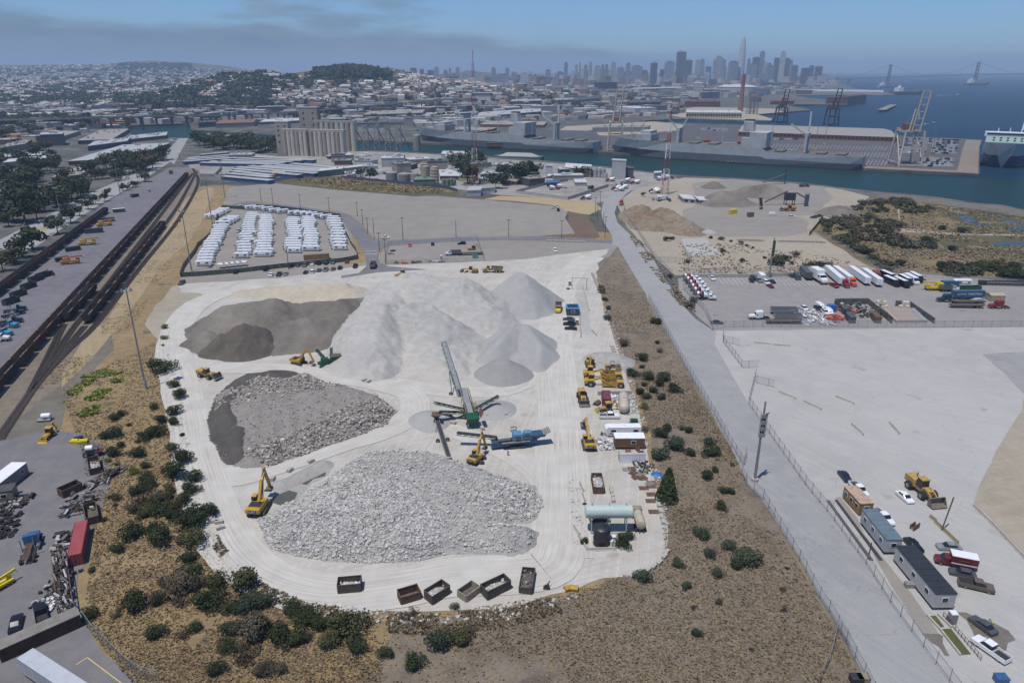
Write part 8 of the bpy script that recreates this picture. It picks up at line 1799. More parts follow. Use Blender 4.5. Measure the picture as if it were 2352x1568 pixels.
for x0,x1,y0,y1_,nx_,ny_ in ((1545,1705,962,992,12,3),(1495,1595,1008,1048,8,4),(1622,1668,1008,1050,5,4),(1735,1890,968,1060,9,9),(1650,1850,1100,1148,12,5),(30,420,985,996,14,1),(640,780,962,962,9,1),(640,780,1036,1042,8,1),(120,300,888,900,10,2)):
 for i in range(nx_):
  for j in range(ny_):
   if RNG.random()<.06:continue
   put('far_car',T('20',x0+(x1-x0)*i/max(1,nx_-1)-j*2,y0+(y1_-y0)*j/max(1,ny_-1)+(x0<500)*i*.3),.25+(1.4 if x0>1700 else 0),'new car parked in the packed rows on the cargo pier','new cars parked on the cargo pier',{'paint_proto':CAR[random.choice(['white','white','white','white','silver','dark'])]},1.15)
for i,(t,x,y) in enumerate((('20',105,955),('20',435,990),('20',910,1030),('20',975,995),('20',1710,1090),('20',1720,970),('10',1995,930),('20',1490,900))):p=T(t,x,y);r=thing('pier_light','pale light pole on a yellow base on the cargo pier','light pole',p,0,'light poles on the cargo pier');MB().cyl((0,0,0),(0,0,30),.4,.25,8).build('pole',GALV,r);MB().box((0,0,.8),(3,3,1.6)).build('base',CAR['yellow'],r)
for t,x0,y0,x1,y1_,n in (('11',30,165,230,130,12),('11',60,190,300,165,10),('11',60,60,180,45,6),('11',330,75,420,90,9),('01',100,380,330,330,16),('01',110,410,350,380,10),('10',1640,920,1760,900,8),('20',1510,1055,1590,1060,6),('11',1860,250,2000,230,5),('11',2150,345,2260,350,4),('00',1120,1010,1190,980,5)):
 for i in range(n):f=i/max(1,n-1);put(random.choice(['van','pickup','suv','box']),T(t,x0+(x1-x0)*f+random.uniform(-4,4),y0+(y1_-y0)*f+random.uniform(-3,3)),random.choice([.3,1.5,1.4]),'white or grey work vehicle parked in the industrial yards by the channel','vehicles parked in the industrial yards',{'paint_proto':CAR[random.choice(['white','white','white','silver','grey'])]})
for i,(x,y,f) in enumerate(((1470,275,0),(1520,265,0),(1680,342,1),(1890,275,1),(1910,285,1),(1935,270,1),(2020,235,1),(1955,222,1),(1848,218,1),(2150,290,1),(2160,300,1),(2205,210,0),(2262,200,0),(1420,195,1))):put('mixer',T('11',x,y),PI*f+.15,'concrete mixer truck, %s of those around the batching plants'%nth(i+1),'mixer trucks at the batching plants',{'paint_proto':CAR['red' if i%3!=1 else 'white'],'paint_red':PW,'paint_dark_blue':PW})
for args in (('stockpile','left gravel pile in the distant sand yard',[(1640,416,Hs(1640,416,434),1)]),('stockpile','widest brown sand pile in the distant sand yard',[(1720,428,1770,426,Hs(1740,428,452),8,3)]),('stockpile','pointed sand pile in front of the widest one',[(1660,438,1690,446,Hs(1668,434,470),7,2)]),('stockpile','grey sand pile behind the block wall',[(1915,478,1935,474,4,4,4)])):heap(*args,G_DARK,res=1.2,amp=.6,slope=.55)
heap('spoil_heap','rough brown spoil heap beside the main road bend',[(1470,472,1500,500,6.5,6,3),(1520,480,1570,510,4.5,5,4),(1480,505,1590,525,3.5,3,3)],G_SPOIL,res=1.0,amp=1.8,slope=.6,rough=4);heap('stockpile','small grey gravel heap in the dirt yard',[(1629,527,1.8,1)],G_GREY,res=.7,amp=.4,slope=.5)
wheel_loader('yellow wheel loader in the distant sand yard',T('21',730,420),PI,1.2,CATY)
r=thing('gravel_screen','dark conveyor and screen gear beside the blue silo','screening plant',T('21',730,378));mb=MB();conveyor(mb,(-18,0,2),(-2,0,10),1.5);conveyor(mb,(4,0,9),(14,4,4),1.5);mb.box((0,0,6),(7,4,5));[mb.bar((x,y_,0),(x,y_,5),.4) for x in (-3,3) for y_ in (-2,2)];mb.build('frame',[CHAS,RUST],r)
r=thing('loading_conveyor','dark loading conveyor on the shore','conveyor',T('21',630,240));mb=MB();conveyor(mb,(-10,0,2),(12,5,9),2);mb.bar((10,4,0),(10,4,12),.6);mb.build('frame',[CHAS,RUST],r);conv_thing('portable_conveyor','dark upright conveyor in front of the sand piles','21',(540,385),(535,325),1,9,2.0,[CHAS,RUST])
for i,(t,x0,y0,x1,y1_,n) in enumerate((('21',390,625,540,630,8),('21',675,633,960,640,12),('21',1010,465,1160,472,6),('11',1430,632,1660,640,7))):
 for j in range(n):block('white concrete block, %s from the left in %s'%(nth(j+1),('the line left in the dirt field','the long line in the dirt field','the wall of the grey sand pile','the line beside the east west road')[i]),T(t,x0+(x1-x0)*j/(n-1),y0+(y1_-y0)*j/(n-1)),.05,(3.0,1,1),'lines of white concrete blocks')
for i,(x,y,k_,c_) in enumerate(((620,450,'van','white'),(750,465,'suv','white'),(900,470,'sedan','grey'),(935,462,'pickup','green'),(838,255,'dump','red'))):put(k_,T('21',x,y),.1,('white van','white suv','grey car','green pickup','red dump truck')[i]+(' along the fence of the distant sand yard' if i<4 else ' on the shore of the sand yard'),None,{'paint_proto':CAR[c_]})
for i,(a,b,c_) in enumerate((((330,445),(372,440),'yellow'),((455,465),(488,462),'brown'))):c,z,L=by_front(T('21',*a),T('21',*b),2.4);o=container(L,3,CAR[c_]);o.location,o.rotation_euler=c,(0,0,z);tag(o,('yellow steel box by the sand yard fence','brown bin by the sand yard fence')[i],'container')
def towermat(name,c,gl):
 k=NT(name);tcn=k.new('ShaderNodeTexCoord').outputs['Object'];sp=k.new('ShaderNodeSeparateXYZ');k.link(tcn,sp.inputs[0]);w=k.new('ShaderNodeMath',operation='FRACT');d=k.new('ShaderNodeMath',operation='DIVIDE');k.link(sp.outputs['Z'],d.inputs[0]);d.inputs[1].default_value=7.5;k.link(d.outputs[0],w.inputs[0])
 k.link(k.ramp(w.outputs[0],[(.0,gl),(.5,gl),(.52,c),(1,c)]),k.b.inputs['Base Color']);k.b.inputs['Roughness'].default_value=.4; return k.m
TM=[towermat('tower_pale',(.6,.58,.55),(.3,.32,.34)),towermat('tower_grey',(.32,.33,.34),(.14,.16,.18)),towermat('tower_dark',(.12,.12,.13),(.06,.065,.07)),towermat('tower_tan',(.46,.41,.36),(.2,.2,.2)),towermat('tower_glass',(.16,.22,.27),(.09,.13,.17))]
def tower(u0,u1,vt,m,Y,label,top=(1,1),name='tower_block',seg=1):
 dy=FPX*CP+(784-vt)*SP;t=Y/dy;x0,x1=(u0-1176)*t,(u1-1176)*t;h=CAM_H+(-FPX*SP+(784-vt)*CP)*t;w=max(10,(x1-x0)*.8);zg=float(ZT((x0+x1)/2,Y));r=thing(name,label,'tower',((x0+x1)/2,Y,zg),RNG.uniform(-.25,.25) if seg<2 else 0);h=max(h-zg,18);mb=MB()
 if seg>1:
  for i in range(seg):f0,f1=i/seg,(i+1)/seg;g= lambda f:1-.62*f**3.2;mb.cyl((0,0,h*f0),(0,0,h*f1),w/2*g(f0),w/2*g(f1),16)
 else :mb.box((0,0,h/2),(w,w*RNG.uniform(.7,1.1),h),0,top=top)
 mb.build('shaft',TM[m],r,seg>1)
 if seg<2:mb=MB();mb.box((0,0,h*1.0+3),(w*.6*top[0],w*.5*top[1],6));mb.build('penthouse',TM[(m+1)%3],r)
TW=[(0,28,240,1),(60,92,212,3),(95,140,240,1),(143,172,218,1),(172,238,230,1),(283,320,212,1),(333,355,250,1),(357,420,206,1),(413,434,255,0),(425,483,150,2),(440,470,235,0),(470,515,197,2),(480,550,276,2),(530,555,198,3),(553,586,195,1),(560,610,262,0),(585,622,232,2),(632,700,192,1),(645,680,178,3),(690,705,240,1),(715,770,205,1),(720,785,236,2),(820,836,192,1),(822,872,220,1),(848,890,181,2),(888,918,152,1),(875,930,208,0),(920,968,232,1),(930,955,216,1),(967,1000,185,2),(988,1014,215,0),(1005,1034,152,0),(1030,1056,186,2),(1050,1072,200,1),(1062,1102,226,2),(1105,1140,270,0),(1122,1178,240,2),(1160,1190,230,4),(1197,1236,231,2),(1230,1268,282,1),(620,645,276,0),(700,725,270,0),(860,880,262,0),(905,925,275,1)]
for i,(a,b,y_,m) in enumerate(TW):tower(1378+a*.414,1378+b*.414,57.4+y_*.414,m,4700+(i*37%9)*90,'hazy downtown tower block, %s from the left in the skyline right of centre'%nth(i+1))
tower(1378+774*.414,1378+826*.414,57.4+68*.414,0,5000,'tallest pale rounded tower tapering above the skyline',name='skyscraper',seg=10);tower(1378+592*.414,1378+608*.414,57.4+185*.414,0,5600,'slender pointed white tower in the skyline',(.05,.05),'skyscraper')
TL=[(292,338,470,1),(457,505,497,0),(470,520,470,2),(535,570,478,2),(587,642,485,2),(636,672,468,3),(698,735,490,1),(737,757,478,1),(783,817,470,1),(810,965,494,3),(740,805,520,1),(1030,1065,473,1),(1058,1160,518,1),(1127,1157,475,1),(1400,1448,487,1),(1480,1530,500,1),(1532,1562,437,1),(1608,1630,450,3),(1637,1652,437,3),(1640,1680,485,0),(1668,1700,455,1),(1705,1730,433,3),(1740,1790,458,3),(1790,1812,452,1),(1770,1818,488,0),(1815,1840,450,1),(1862,1895,437,3),(1895,1935,470,3),(1962,1995,440,3),(1995,2075,458,1),(2132,2178,435,2),(1230,1290,510,0),(1320,1350,520,1),(900,1000,540,0),(1580,1605,500,0),(1850,1870,480,0),(2090,2115,500,1),(2195,2225,480,2)]
for i,(a,b,y_,m) in enumerate(TL):tower(784.4+a/3,784.4+b/3,y_/3,m,4300+(i*41%10)*110,'hazy city tower block, %s from the left between the wooded hill and downtown'%nth(i+1))
tower(784.4-617/3 if 0 else 501/3,540/3,600/3,0,2900,'lone pale slab block on the hazy hillside')
STL=bm('bridge_',(120,126,132));T1,T2=P(2038.7,192.7,-2.6),P(2238,192.7,-2.6);bd=(T2-T1);z1,z2=hgt(2038.7,192.7,176.0),hgt(2238,192.7,169.5);r=thing('suspension_bridge','long hazy double deck suspension bridge across the bay','bridge',T1);tops=[]
for i,f in enumerate((0,1,1.75)):
 b_=bd*f;vt=(147,141,140)[i];u,v_=Q(*(T1+b_));h=hgt(u,v_,vt) if i<2 else hgt(*Q(*(T1+bd)),141);h=h if i<2 else h*.62;mb=MB()
 if i<2:
  for s in (-1,1):mb.box((b_.x,b_.y+s*14,h/2),(7,7,h),0,top=(.8,.8))
  for k_ in range(6):a_=h*(.1+.15*k_);mb.bar((b_.x,b_.y-14,a_),(b_.x,b_.y+14,a_+h*.15),3);mb.bar((b_.x,b_.y+14,a_),(b_.x,b_.y-14,a_+h*.15),3)
 else :mb.box((b_.x,b_.y,h/2),(38,30,h),0,top=(.8,.8))
 mb.build('tower',STL,r);tops.append((b_,h))
mb=MB();dz=z2-z1;pt=[(-.85,z1-dz*1.0),(0,z1),(1,z2),(1.75,z2+dz*.15),(2.6,z2)]
for (f0,a_),(f1,b2) in zip(pt,pt[1:]):
 for off in (0,-7):mb.bar(bd*f0+Vector((0,0,a_+off)),bd*f1+Vector((0,0,b2+off)),18,2.2)
 for k_ in range(24):
  g0,g1=f0+(f1-f0)*k_/24,f0+(f1-f0)*(k_+1)/24;y0_,y1__=a_+(b2-a_)*k_/24,a_+(b2-a_)*(k_+1)/24;mb.bar(bd*g0+Vector((0,-9,y0_)),bd*g1+Vector((0,-9,y1__-7)),1.2)
mb.build('deck',STL,r);mb=MB();cab=[(-.85,z1-dz,0),(0,tops[0][1],1),(1,tops[1][1],1),(1.75,z2+6,0)]
for (f0,a_,_),(f1,b2,_) in zip(cab,cab[1:]):
 sag=(tops[0][1]-z1)*(.95 if abs(a_-b2)<40 else .35);pv=None
 for k_ in range(17):t=k_/16;q_=bd*(f0+(f1-f0)*t)+Vector((0,0,a_+(b2-a_)*t-sag*4*t*(1-t)));(mb.bar(pv,q_,1.6) if pv is not None else None);(mb.bar(q_,q_*1-Vector((0,0,max(0,q_.z-z1))),.6) if k_%2 else None);pv=q_
mb.build('cable',STL,r)
for i,(f) in enumerate((-.45,-.8)):q_=bd*f;mb=MB();mb.box((q_.x,q_.y,(z1-dz)/2),(16,16,z1-dz*.6));mb.build('pier',STL,r)
def house_v():
 V=[(-.5,-.5,0),(.5,-.5,0),(.5,.5,0),(-.5,.5,0),(-.5,-.5,.8),(.5,-.5,.8),(.5,.5,.8),(-.5,.5,.8),(-.5,0,1.05),(.5,0,1.05)]
 return V
HV=np.array(house_v());HF=np.array([(0,1,5,4),(1,2,6,5),(2,3,7,6),(3,0,4,7),(4,5,9,8),(6,7,8,9)])
HOUSEM=island_mat('hillside_walls',[(0,S(222,221,218)),(.3,S(196,193,188)),(.5,S(150,145,138)),(.7,S(104,103,104)),(.85,S(196,180,160)),(.95,S(150,104,88)),(1,S(90,92,98))],.8,.2,.1)
hs=[];rng=np.random.default_rng(3)
for poly,n in (([(0,158),(140,150),(280,148),(440,158),(640,166),(640,186),(520,215),(560,236),(300,250),(0,260)],4300),([(560,188),(700,182),(760,182),(900,190),(1000,205),(1260,205),(1300,225),(1100,226),(900,230),(640,246),(560,240)],620),([(900,178),(1300,184),(1900,190),(1900,200),(1300,206),(950,205)],1500)):
 pv=[Vector(p) for p in poly];c=np.column_stack([rng.uniform(min(p.x for p in pv),max(p.x for p in pv),n*3),rng.uniform(min(p.y for p in pv),max(p.y for p in pv),n*3)]);c=c[inside(c[:,0],c[:,1],pv)][:n]
 for u,v_ in c:
  q=on_hill(u,v_,1500)
  if q is not None:hs.append(q)
hs.sort(key= lambda q:q.y);near,rest=hs[:290],hs[290:]
for i in range(5):
 mb=MB();mb.add([(x*11,y*14,z*9-1) for x,y,z in HV],[tuple(f) for f in HF[:4]],0);mb.add([(x*11.6,y*14.6,z*9-1) for x,y,z in HV],[tuple(f) for f in HF[4:]]+[(4,7,8),(5,6,9)],1);PROTO['house%d'%i]=tag(mb.build('house',[bm('wall_',('w','l','t','c','pk')[i]),bm('roof_',('g','d','c','br2','l')[i])]),'house','house')
for i,q in enumerate(near):dup(PROTO['house%d'%(i%5)],q,rng.choice([.1,1.67])+rng.normal(0,.15),'small house packed on the near hillside slopes beyond the freeway','houses on the near hillside',None,(rng.uniform(.8,1.9),rng.uniform(.8,1.3),rng.uniform(.8,1.5)))
n=len(rest);V,F=stamp(HV,HF,[(q.x,q.y,q.z-1) for q in rest],np.column_stack([rng.uniform(9,26,n),rng.uniform(10,20,n),rng.uniform(8,15,n)]),rng.choice([.1,1.67,.8],n))
def boxes(poly,n,lo,hi,hl,hh):
 c=scatter_in(poly,n,rng,True);c=c[[ not any((p[0]-w.x)**2+(p[1]-w.y)**2<(k_*.75)**2 for w,k_ in SITES) for p in c]]; return stamp(CUBE_V,CUBE_F,np.column_stack([c,ZT(c[:,0],c[:,1])]),np.column_stack([rng.uniform(lo,hi,len(c)),rng.uniform(lo,hi*.7,len(c)),hl+(hh-hl)*rng.power(.5,len(c))]),rng.choice([.12,.5,-.3],len(c)))
for poly,n,*q in (([(0,330),(0,258),(540,240),(1100,226),(1560,222),(1560,262),(1150,285),(880,290),(640,265),(470,282),(300,286)],1500,9,34,4,10),([(860,232),(1000,214),(1500,196),(1900,194),(1900,214),(1560,230)],1100,10,45,6,20),([(900,194),(1900,184),(1930,193),(1900,200),(900,203)],420,20,60,15,60)):
 Vb,Fb=boxes(poly,n,*q);F=np.vstack([F,Fb+len(V)]);V=np.vstack([V,Vb])
tag(nmesh('distant_houses',V,F,HOUSEM),'countless pale houses covering the hazy hills and flats','houses',None,'stuff')
def leaf_mat(name,c1,c2,c3):
 k=NT(name);g=k.new('ShaderNodeNewGeometry').outputs['Random Per Island'];oi=k.new('ShaderNodeObjectInfo').outputs['Random'];tcn=k.new('ShaderNodeTexCoord').outputs['Object']
 col=k.mix(k.ramp(k.noise(tcn,.9,2),[(.35,(0,0,0)),(.65,(1,1,1))]),c1,c2);col=k.mix(k.ramp(g,[(.55,(0,0,0)),(1,(.8,.8,.8))]),col,c3);col=k.mix(.55,col,k.ramp(oi,[(0,(.55,.6,.55)),(1,(1.35,1.25,1.1))]),'MULTIPLY')
 k.link(col,k.b.inputs['Base Color']);k.b.inputs['Roughness'].default_value=.75;k.b.inputs['Specular IOR Level'].default_value=.15; return k.m
LG=dict(dark=leaf_mat('leaf_dark',(.026,.038,.014),(.038,.05,.02),(.056,.07,.032)),olive=leaf_mat('leaf_olive',(.05,.056,.022),(.07,.07,.028),(.085,.085,.04)),dull=leaf_mat('leaf_dull',(.085,.075,.05),(.11,.09,.062),(.07,.075,.045)),blue=leaf_mat('leaf_blue_green',(.035,.052,.03),(.05,.068,.042),(.075,.09,.06)),brown=leaf_mat('leaf_brown',(.075,.052,.036),(.095,.066,.046),(.06,.055,.035)),bright=leaf_mat('leaf_bright',(.11,.13,.03),(.15,.16,.045),(.08,.11,.03)))
BARK=M('bark',(.07,.055,.045),.95,.4,3)
def crown(seed,n,lobes,size,flat=.75,conic=False,hollow=.62):
 """leaf-sized faces in lumpy lobes, thinning outwards, with a few gaps"""
 rg=np.random.default_rng(seed);P_,N_=[],[]
 L=[(rg.uniform(-.5,.5),rg.uniform(-.5,.5),rg.uniform(.35,.72),rg.uniform(.32,.55)) for _ in range(lobes)]
 for i in range(n):
  x,y,z,r=L[i%lobes];d=rg.normal(size=3);d/=np.linalg.norm(d);q=r*(hollow+(1-hollow)*rg.random()**.6);p=np.array([x,y,z])+d*q*[1,1,flat]
  if conic:zz=rg.random()**1.4;a=rg.uniform(0,6.28);rr=(.5*(1-zz)**.8+.05)*(.6+.4*rg.random()**.5);p=np.array([rr*math.cos(a),rr*math.sin(a),zz*1.6]);d=np.array([math.cos(a),math.sin(a),.5])
  if p[2]<.02:p[2]=abs(p[2])*.5+.02
  P_.append(p);N_.append(d+rg.normal(0,.45,3))
 P_,N_=np.array(P_),np.array(N_);N_/=np.linalg.norm(N_,axis=1)[:,None];t=np.cross(N_,rg.normal(size=N_.shape));t/=np.linalg.norm(t,axis=1)[:,None];b=np.cross(N_,t);s=size*rg.uniform(.6,1.5,n)[:,None]
 V=np.stack([P_-t*s-b*s*.6,P_+t*s-b*s*.5,P_+t*s*.8+b*s*.7,P_-t*s*.7+b*s*.6],1).reshape(-1,3); return V,np.arange(4*n).reshape(n,4)
def plant_proto(key,seed,n,lobes,size,flat,trunk,conic=False,far=False):
 V,F=crown(seed,n,lobes,size,flat,conic);V[:,2]+=trunk;r=thing('tree' if trunk>.3 else 'shrub',key,'tree' if trunk>.3 else 'shrub')
 c=nmesh('crown' if trunk>.3 else 'foliage',V,F,LG['dark'],r);mb=MB();rg=random.Random(seed)
 mb.cyl((0,0,-.1),(.02,.01,trunk+.35),.05,.03,7);[mb.cyl((.02,.01,trunk+rg.uniform(0,.3)),(rg.uniform(-.4,.4),rg.uniform(-.4,.4),trunk+rg.uniform(.4,.7)),.022,.008,5) for _ in range(5)];mb.build('trunk' if trunk>.3 else 'stem',BARK,r);PROTO[key]=r
for i in range(5):plant_proto('shrub%d'%i,100+i,1500,6+i,.042,.8,.0)
for i in range(4):plant_proto('scrub%d'%i,120+i,260,5,.09,.8,.0)
for i in range(4):plant_proto('tree%d'%i,140+i,420,7,.085,.9,.45)
plant_proto('cone0',160,1100,1,.07,1,.02,True)
for i in range(3):plant_proto('dry%d'%i,170+i,420,7,.05,.6,.0)
def plant(kind,pos,w,col,label,group=None,hs_=1.0,name=None):
 o=dup(PROTO[kind],pos,RNG.uniform(0,6.28),label,group,{'leaf_dark':LG[col]},(w*RNG.uniform(.9,1.1),w*RNG.uniform(.9,1.1),w*hs_))
 if name:o.name=name
 return o
CNAME=dict(dark='dark green',olive='olive green',dull='dull grey brown',blue='blue green',brown='dry brown',bright='bright yellow green')
def shrubs(t,lst,where,kind='shrub'):
 lst=sorted(lst,key= lambda q:q[1])
 for i,q in enumerate(lst):
  x,y,w=q[:3];col=q[3] if len(q)>3 else 'dark';u,v_=px(t,x,y);p=P(u,v_);W_=(P(u+w/3,v_)-p).length;p.y+=W_*.35;k_=('dry%d'%(i%3)) if col in ('brown',) else '%s%d'%(kind,i%(5 if kind=='shrub' else 4))
  plant(k_,p,W_*.8,col,'%s shrub, %s from the top %s'%(CNAME[col],nth(i+1),where),'shrubs '+where,RNG.uniform(.75,.95))
D,O,U,B_,N_,Y_='dark','olive','dull','blue','brown','bright'
shrubs('03',[(785,535,90),(870,465,160),(1080,525,160),(1060,415,120),(1210,495,90,U),(1335,510,160,O),(1180,320,110),(1250,405,170),(1350,345,180),(1400,300,110),(1320,145,110),(1255,185,70),(1245,225,100,O),(1150,125,80,O),(1140,190,80,O),(1080,190,100,U),(940,145,110),(1000,120,90),(960,210,120,N_),(890,265,90,U),(965,310,90,O),(800,180,60,O),(745,165,35),(790,220,30),(695,330,40),(1020,100,90),(1045,240,100,O),(1090,280,120),(1160,255,100,O),(640,672,50),(555,670,30,U),(590,1005,105)],'on the grass slope left of the quarry')
shrubs('03',[(1255,615,110),(1290,720,115),(950,925,170),(1060,880,100,N_),(1130,785,90,U),(1210,850,180,U),(1240,905,110,N_),(1090,890,100),(1320,805,110,U),(1450,790,150,O),(1460,935,180),(1610,840,190,O),(1565,975,120),(1700,930,120),(1815,930,140,B_),(1690,1005,150,B_),(1540,1105,120),(1745,1130,200,U),(1790,1130,140,O),(1650,1095,120,U),(1565,1235,120),(1690,1295,140,N_),(1640,1220,90,U),(1490,1395,130),(1825,1385,130,U),(1920,1400,90,U),(1070,1135,120),(1320,1100,100),(1230,1155,90,N_),(1950,1150,160),(1990,1205,140),(2030,950,110),(2100,1065,150),(2060,1000,120),(2210,1085,120),(2250,1215,150,O),(2110,1155,100,U),(2340,1120,110),(790,990,60,N_),(830,940,60,N_),(920,960,60,N_)],'on the grass below the haul road curve')
shrubs('13',[(70,1130,230,O),(85,1240,130),(280,1275,100),(500,1325,130),(625,1210,170,B_),(845,1175,150,O),(2085,768,110,B_),(1945,522,110),(1985,458,70),(1680,478,60),(1670,208,30),(2320,635,80,B_),(480,975,70,N_),(775,935,60,O)],'along the front of the quarry')
shrubs('23',[(125,442,110,B_),(200,582,75,B_),(345,537,85,B_),(390,657,95),(490,672,165,B_),(245,717,75,B_),(20,802,70,B_),(275,255,80),(320,135,60),(275,130,60),(245,897,50,B_),(80,927,35,B_),(110,1127,70,B_),(700,802,40,U),(695,940,50,N_),(725,652,25),(150,42,90),(5,640,40,U),(480,1215,30,U)],'on the front right embankment')
shrubs('22',[(180,1085,100),(195,1010,70,B_),(40,1080,70),(235,1187,50),(25,920,60),(340,1142,30,U)],'on the embankment left of the sign mast')
shrubs('02',[(1120,515,150),(1180,612,75),(1200,700,95),(1205,800,95),(1190,875,80),(1240,948,40),(1085,940,110),(1090,850,80),(1060,760,55),(735,960,80),(790,958,100),(985,985,80),(960,945,50),(770,840,70),(830,800,60),(880,872,30),(785,1088,100),(810,1030,60),(920,1088,100),(1225,1130,130),(1190,1045,70),(1005,1165,60),(925,1208,65,Y_),(1000,1255,90),(1165,1275,160),(1310,1275,110),(1130,275,45,Y_),(1140,205,45,Y_),(1118,320,25,Y_),(735,1120,40,Y_),(800,1145,35,O),(940,990,35,O)],'on the grass by the left light tower')
shrubs('12',[(1945,325,70,U),(2068,425,70),(2078,472,35),(2020,538,75,B_),(2110,560,85),(2250,572,90,B_),(2190,598,65),(2310,648,85),(2155,648,60),(2095,600,40),(2040,655,60),(2105,688,55),(2215,688,60),(2175,302,35),(2165,167,50),(1840,142,50,B_),(1830,72,40,U),(2185,955,90),(2265,910,70),(2285,1040,120,B_),(2210,1112,110,B_),(2095,912,50,U),(2345,900,40,B_),(2090,760,60,Y_),(2200,370,40,U)],'on the embankment right of the machine row')
p=T('13',2240,165);plant('cone0',p,5.2,'dark','tall dark conical tree beside the blue tarp',None,.95,'tree')
shrubs('11',[(1800,990,55,U),(1785,960,40,B_),(2240,632,45),(2280,622,35),(2170,1202,60),(2255,882,45),(1820,1040,40),(1565,962,22)],'near the upper bends of the main road','scrub')
shrubs('21',[(200,612,30),(262,625,35),(280,705,40),(415,770,35),(560,750,30),(620,800,80,U),(685,805,60),(720,770,70),(665,760,50,O),(755,790,30),(775,740,70,N_),(840,810,40,O),(900,808,50),(950,805,60),(1010,808,60,N_),(40,780,40),(390,858,22,U),(745,880,40,O),(60,1090,60,U),(80,1050,50,U),(330,635,22),(400,650,30,O),(435,665,25,O),(480,680,22)],'in the weedy field behind the truck lot','scrub')
xy=scatter_in([(1880,520),(2000,462),(2070,460),(2150,480),(2080,505),(2060,540),(2120,560),(2200,590),(2352,625),(2380,640),(2120,632),(2040,622),(1960,575),(1930,560)],290,RNG,True)
xy=xy[vnoise(xy[:,0]/28,xy[:,1]/28,4)>.38];xy=xy[np.argsort(-xy[:,1])]
for i,(x,y) in enumerate(xy):c_=random.choice(['olive','olive','blue','dull','dull','brown']);plant('scrub%d'%(i%4),Vector((x,y,0)),RNG.uniform(2.6,6.2),c_,'low %s bush in the dense brush beside the salt marsh'%CNAME[c_],'%s brush bushes by the marsh'%CNAME[c_],.6)
for i,(x,y,w) in enumerate(((1800,552,50),(1930,570,55),(1690,655,90),(1850,690,60),(2000,840,110),(1800,830,100),(2240,880,110),(2290,830,90),(2140,830,80),(1270,720,80),(1480,800,70))):u,v_=px('21',x,y);plant('shrub%d'%(i%5),P(u,v_),(P(u+w/3,v_)-P(u,v_)).length*.8,'dark','large dark bush, %s from the left among those standing clear of the brush'%nth(sorted([1800,1930,1690,1850,2001,1801,2240,2290,2140,1270,1480]).index(x+(y in (840,830) and x in (2000,1800)))+1),'large dark bushes by the marsh',.8)
def tree_list(t,lst,lab,grp,col='dark'):
 for i,(x,y,w) in enumerate(sorted(lst)):u,v_=px(t,x,y);W_=(P(u+w/3,v_)-P(u,v_)).length;plant('tree%d'%(i%4),P(u,v_),W_*.85,random.choice([col,col,'olive','blue']) if col=='dark' else col,lab%nth(i+1),grp,.95)
tree_list('01',[(400,580,100),(490,505,90),(550,455,60),(610,410,60),(725,355,50),(745,318,45),(660,375,55),(850,280,35),(880,278,30),(915,260,40),(945,255,35),(1000,220,60),(330,520,45),(370,500,45),(430,480,45),(465,440,45),(545,388,40),(230,690,140),(160,740,120),(105,780,100),(20,835,100),(80,795,60),(330,615,25)],'green roadside tree, %s from the left in the railway side median','trees along the left road')
xy=np.vstack([scatter_in([(0,420),(110,405),(180,415),(240,390),(330,395),(300,404),(213,441),(117,491),(0,545)],52,RNG,True),scatter_in([(235,392),(330,352),(395,352),(388,372),(333,395),(260,410)],34,RNG,True),scatter_in([(0,345),(90,340),(150,352),(150,372),(0,385)],14,RNG,True),scatter_in([(130,385),(160,405),(0,412),(0,400)],16,RNG,True)])
ok=[p for p in xy if not any((Vector((p[0],p[1]))-q.to_2d()).length<s*.8 for q,s in SITES if q.y<900)]
for i,(x,y) in enumerate(sorted(map(tuple,ok),key= lambda q:-q[1])):c_=random.choice(['dark','dark','dark','brown' if x>-420 and y>500 else 'blue','olive']);plant('tree%d'%(i%4),Vector((x,y,0)),RNG.uniform(6,11.5),c_,'tall %s tree in the dense belt left of the road'%CNAME[c_],'%s trees in the belt left of the road'%CNAME[c_],.95)
tree_list('11',[(870,235,120),(820,175,110),(910,130,110),(800,130,90),(1060,265,90),(1100,200,80),(1190,225,90),(1240,235,110),(1280,190,100),(1340,190,80),(1220,200,90),(1130,245,70),(130,190,50),(195,205,70),(1640,185,60),(1690,185,60),(1720,290,40),(2080,120+200,25)],'dark tree, %s from the left among the batching plants','trees among the batching plants')
fl=[];rg=np.random.default_rng(17)
for poly,n,sz in (([(600,184),(760,176),(860,172),(900,184),(905,192),(760,204),(700,206),(620,205)],120,17),([(735,172),(800,165),(880,172),(900,185),(800,192),(740,186)],130,27),([(560,190),(640,186),(700,205),(660,222),(560,226),(440,230)],80,15)):
 pv=[Vector(p) for p in poly];c=np.column_stack([rg.uniform(min(p.x for p in pv),max(p.x for p in pv),n*3),rg.uniform(min(p.y for p in pv),max(p.y for p in pv),n*3)]);c=c[inside(c[:,0],c[:,1],pv)][:n];fl+=[(on_hill(u,v_,1500),sz) for u,v_ in c]
fl+=[(Vector((x,y,float(ZT(x,y)))),13) for poly,n in (([(0,330),(0,268),(480,250),(660,250),(880,236),(1500,220),(1500,240),(900,285),(640,262),(470,282),(300,285)],330),([(860,205),(1500,200),(1880,200),(1700,214),(1200,225),(900,226)],320),([(440,330),(640,345),(640,356),(480,345)],30)) for x,y in scatter_in(poly,n,rg,True)]
fl=[(q,s) for q,s in fl if q is not None and not any((q-w).to_2d().length<k_*.7 for w,k_ in SITES)];fl.sort(key= lambda q:q[0].y);V_,F_=crown(200,60,4,.2,.9)
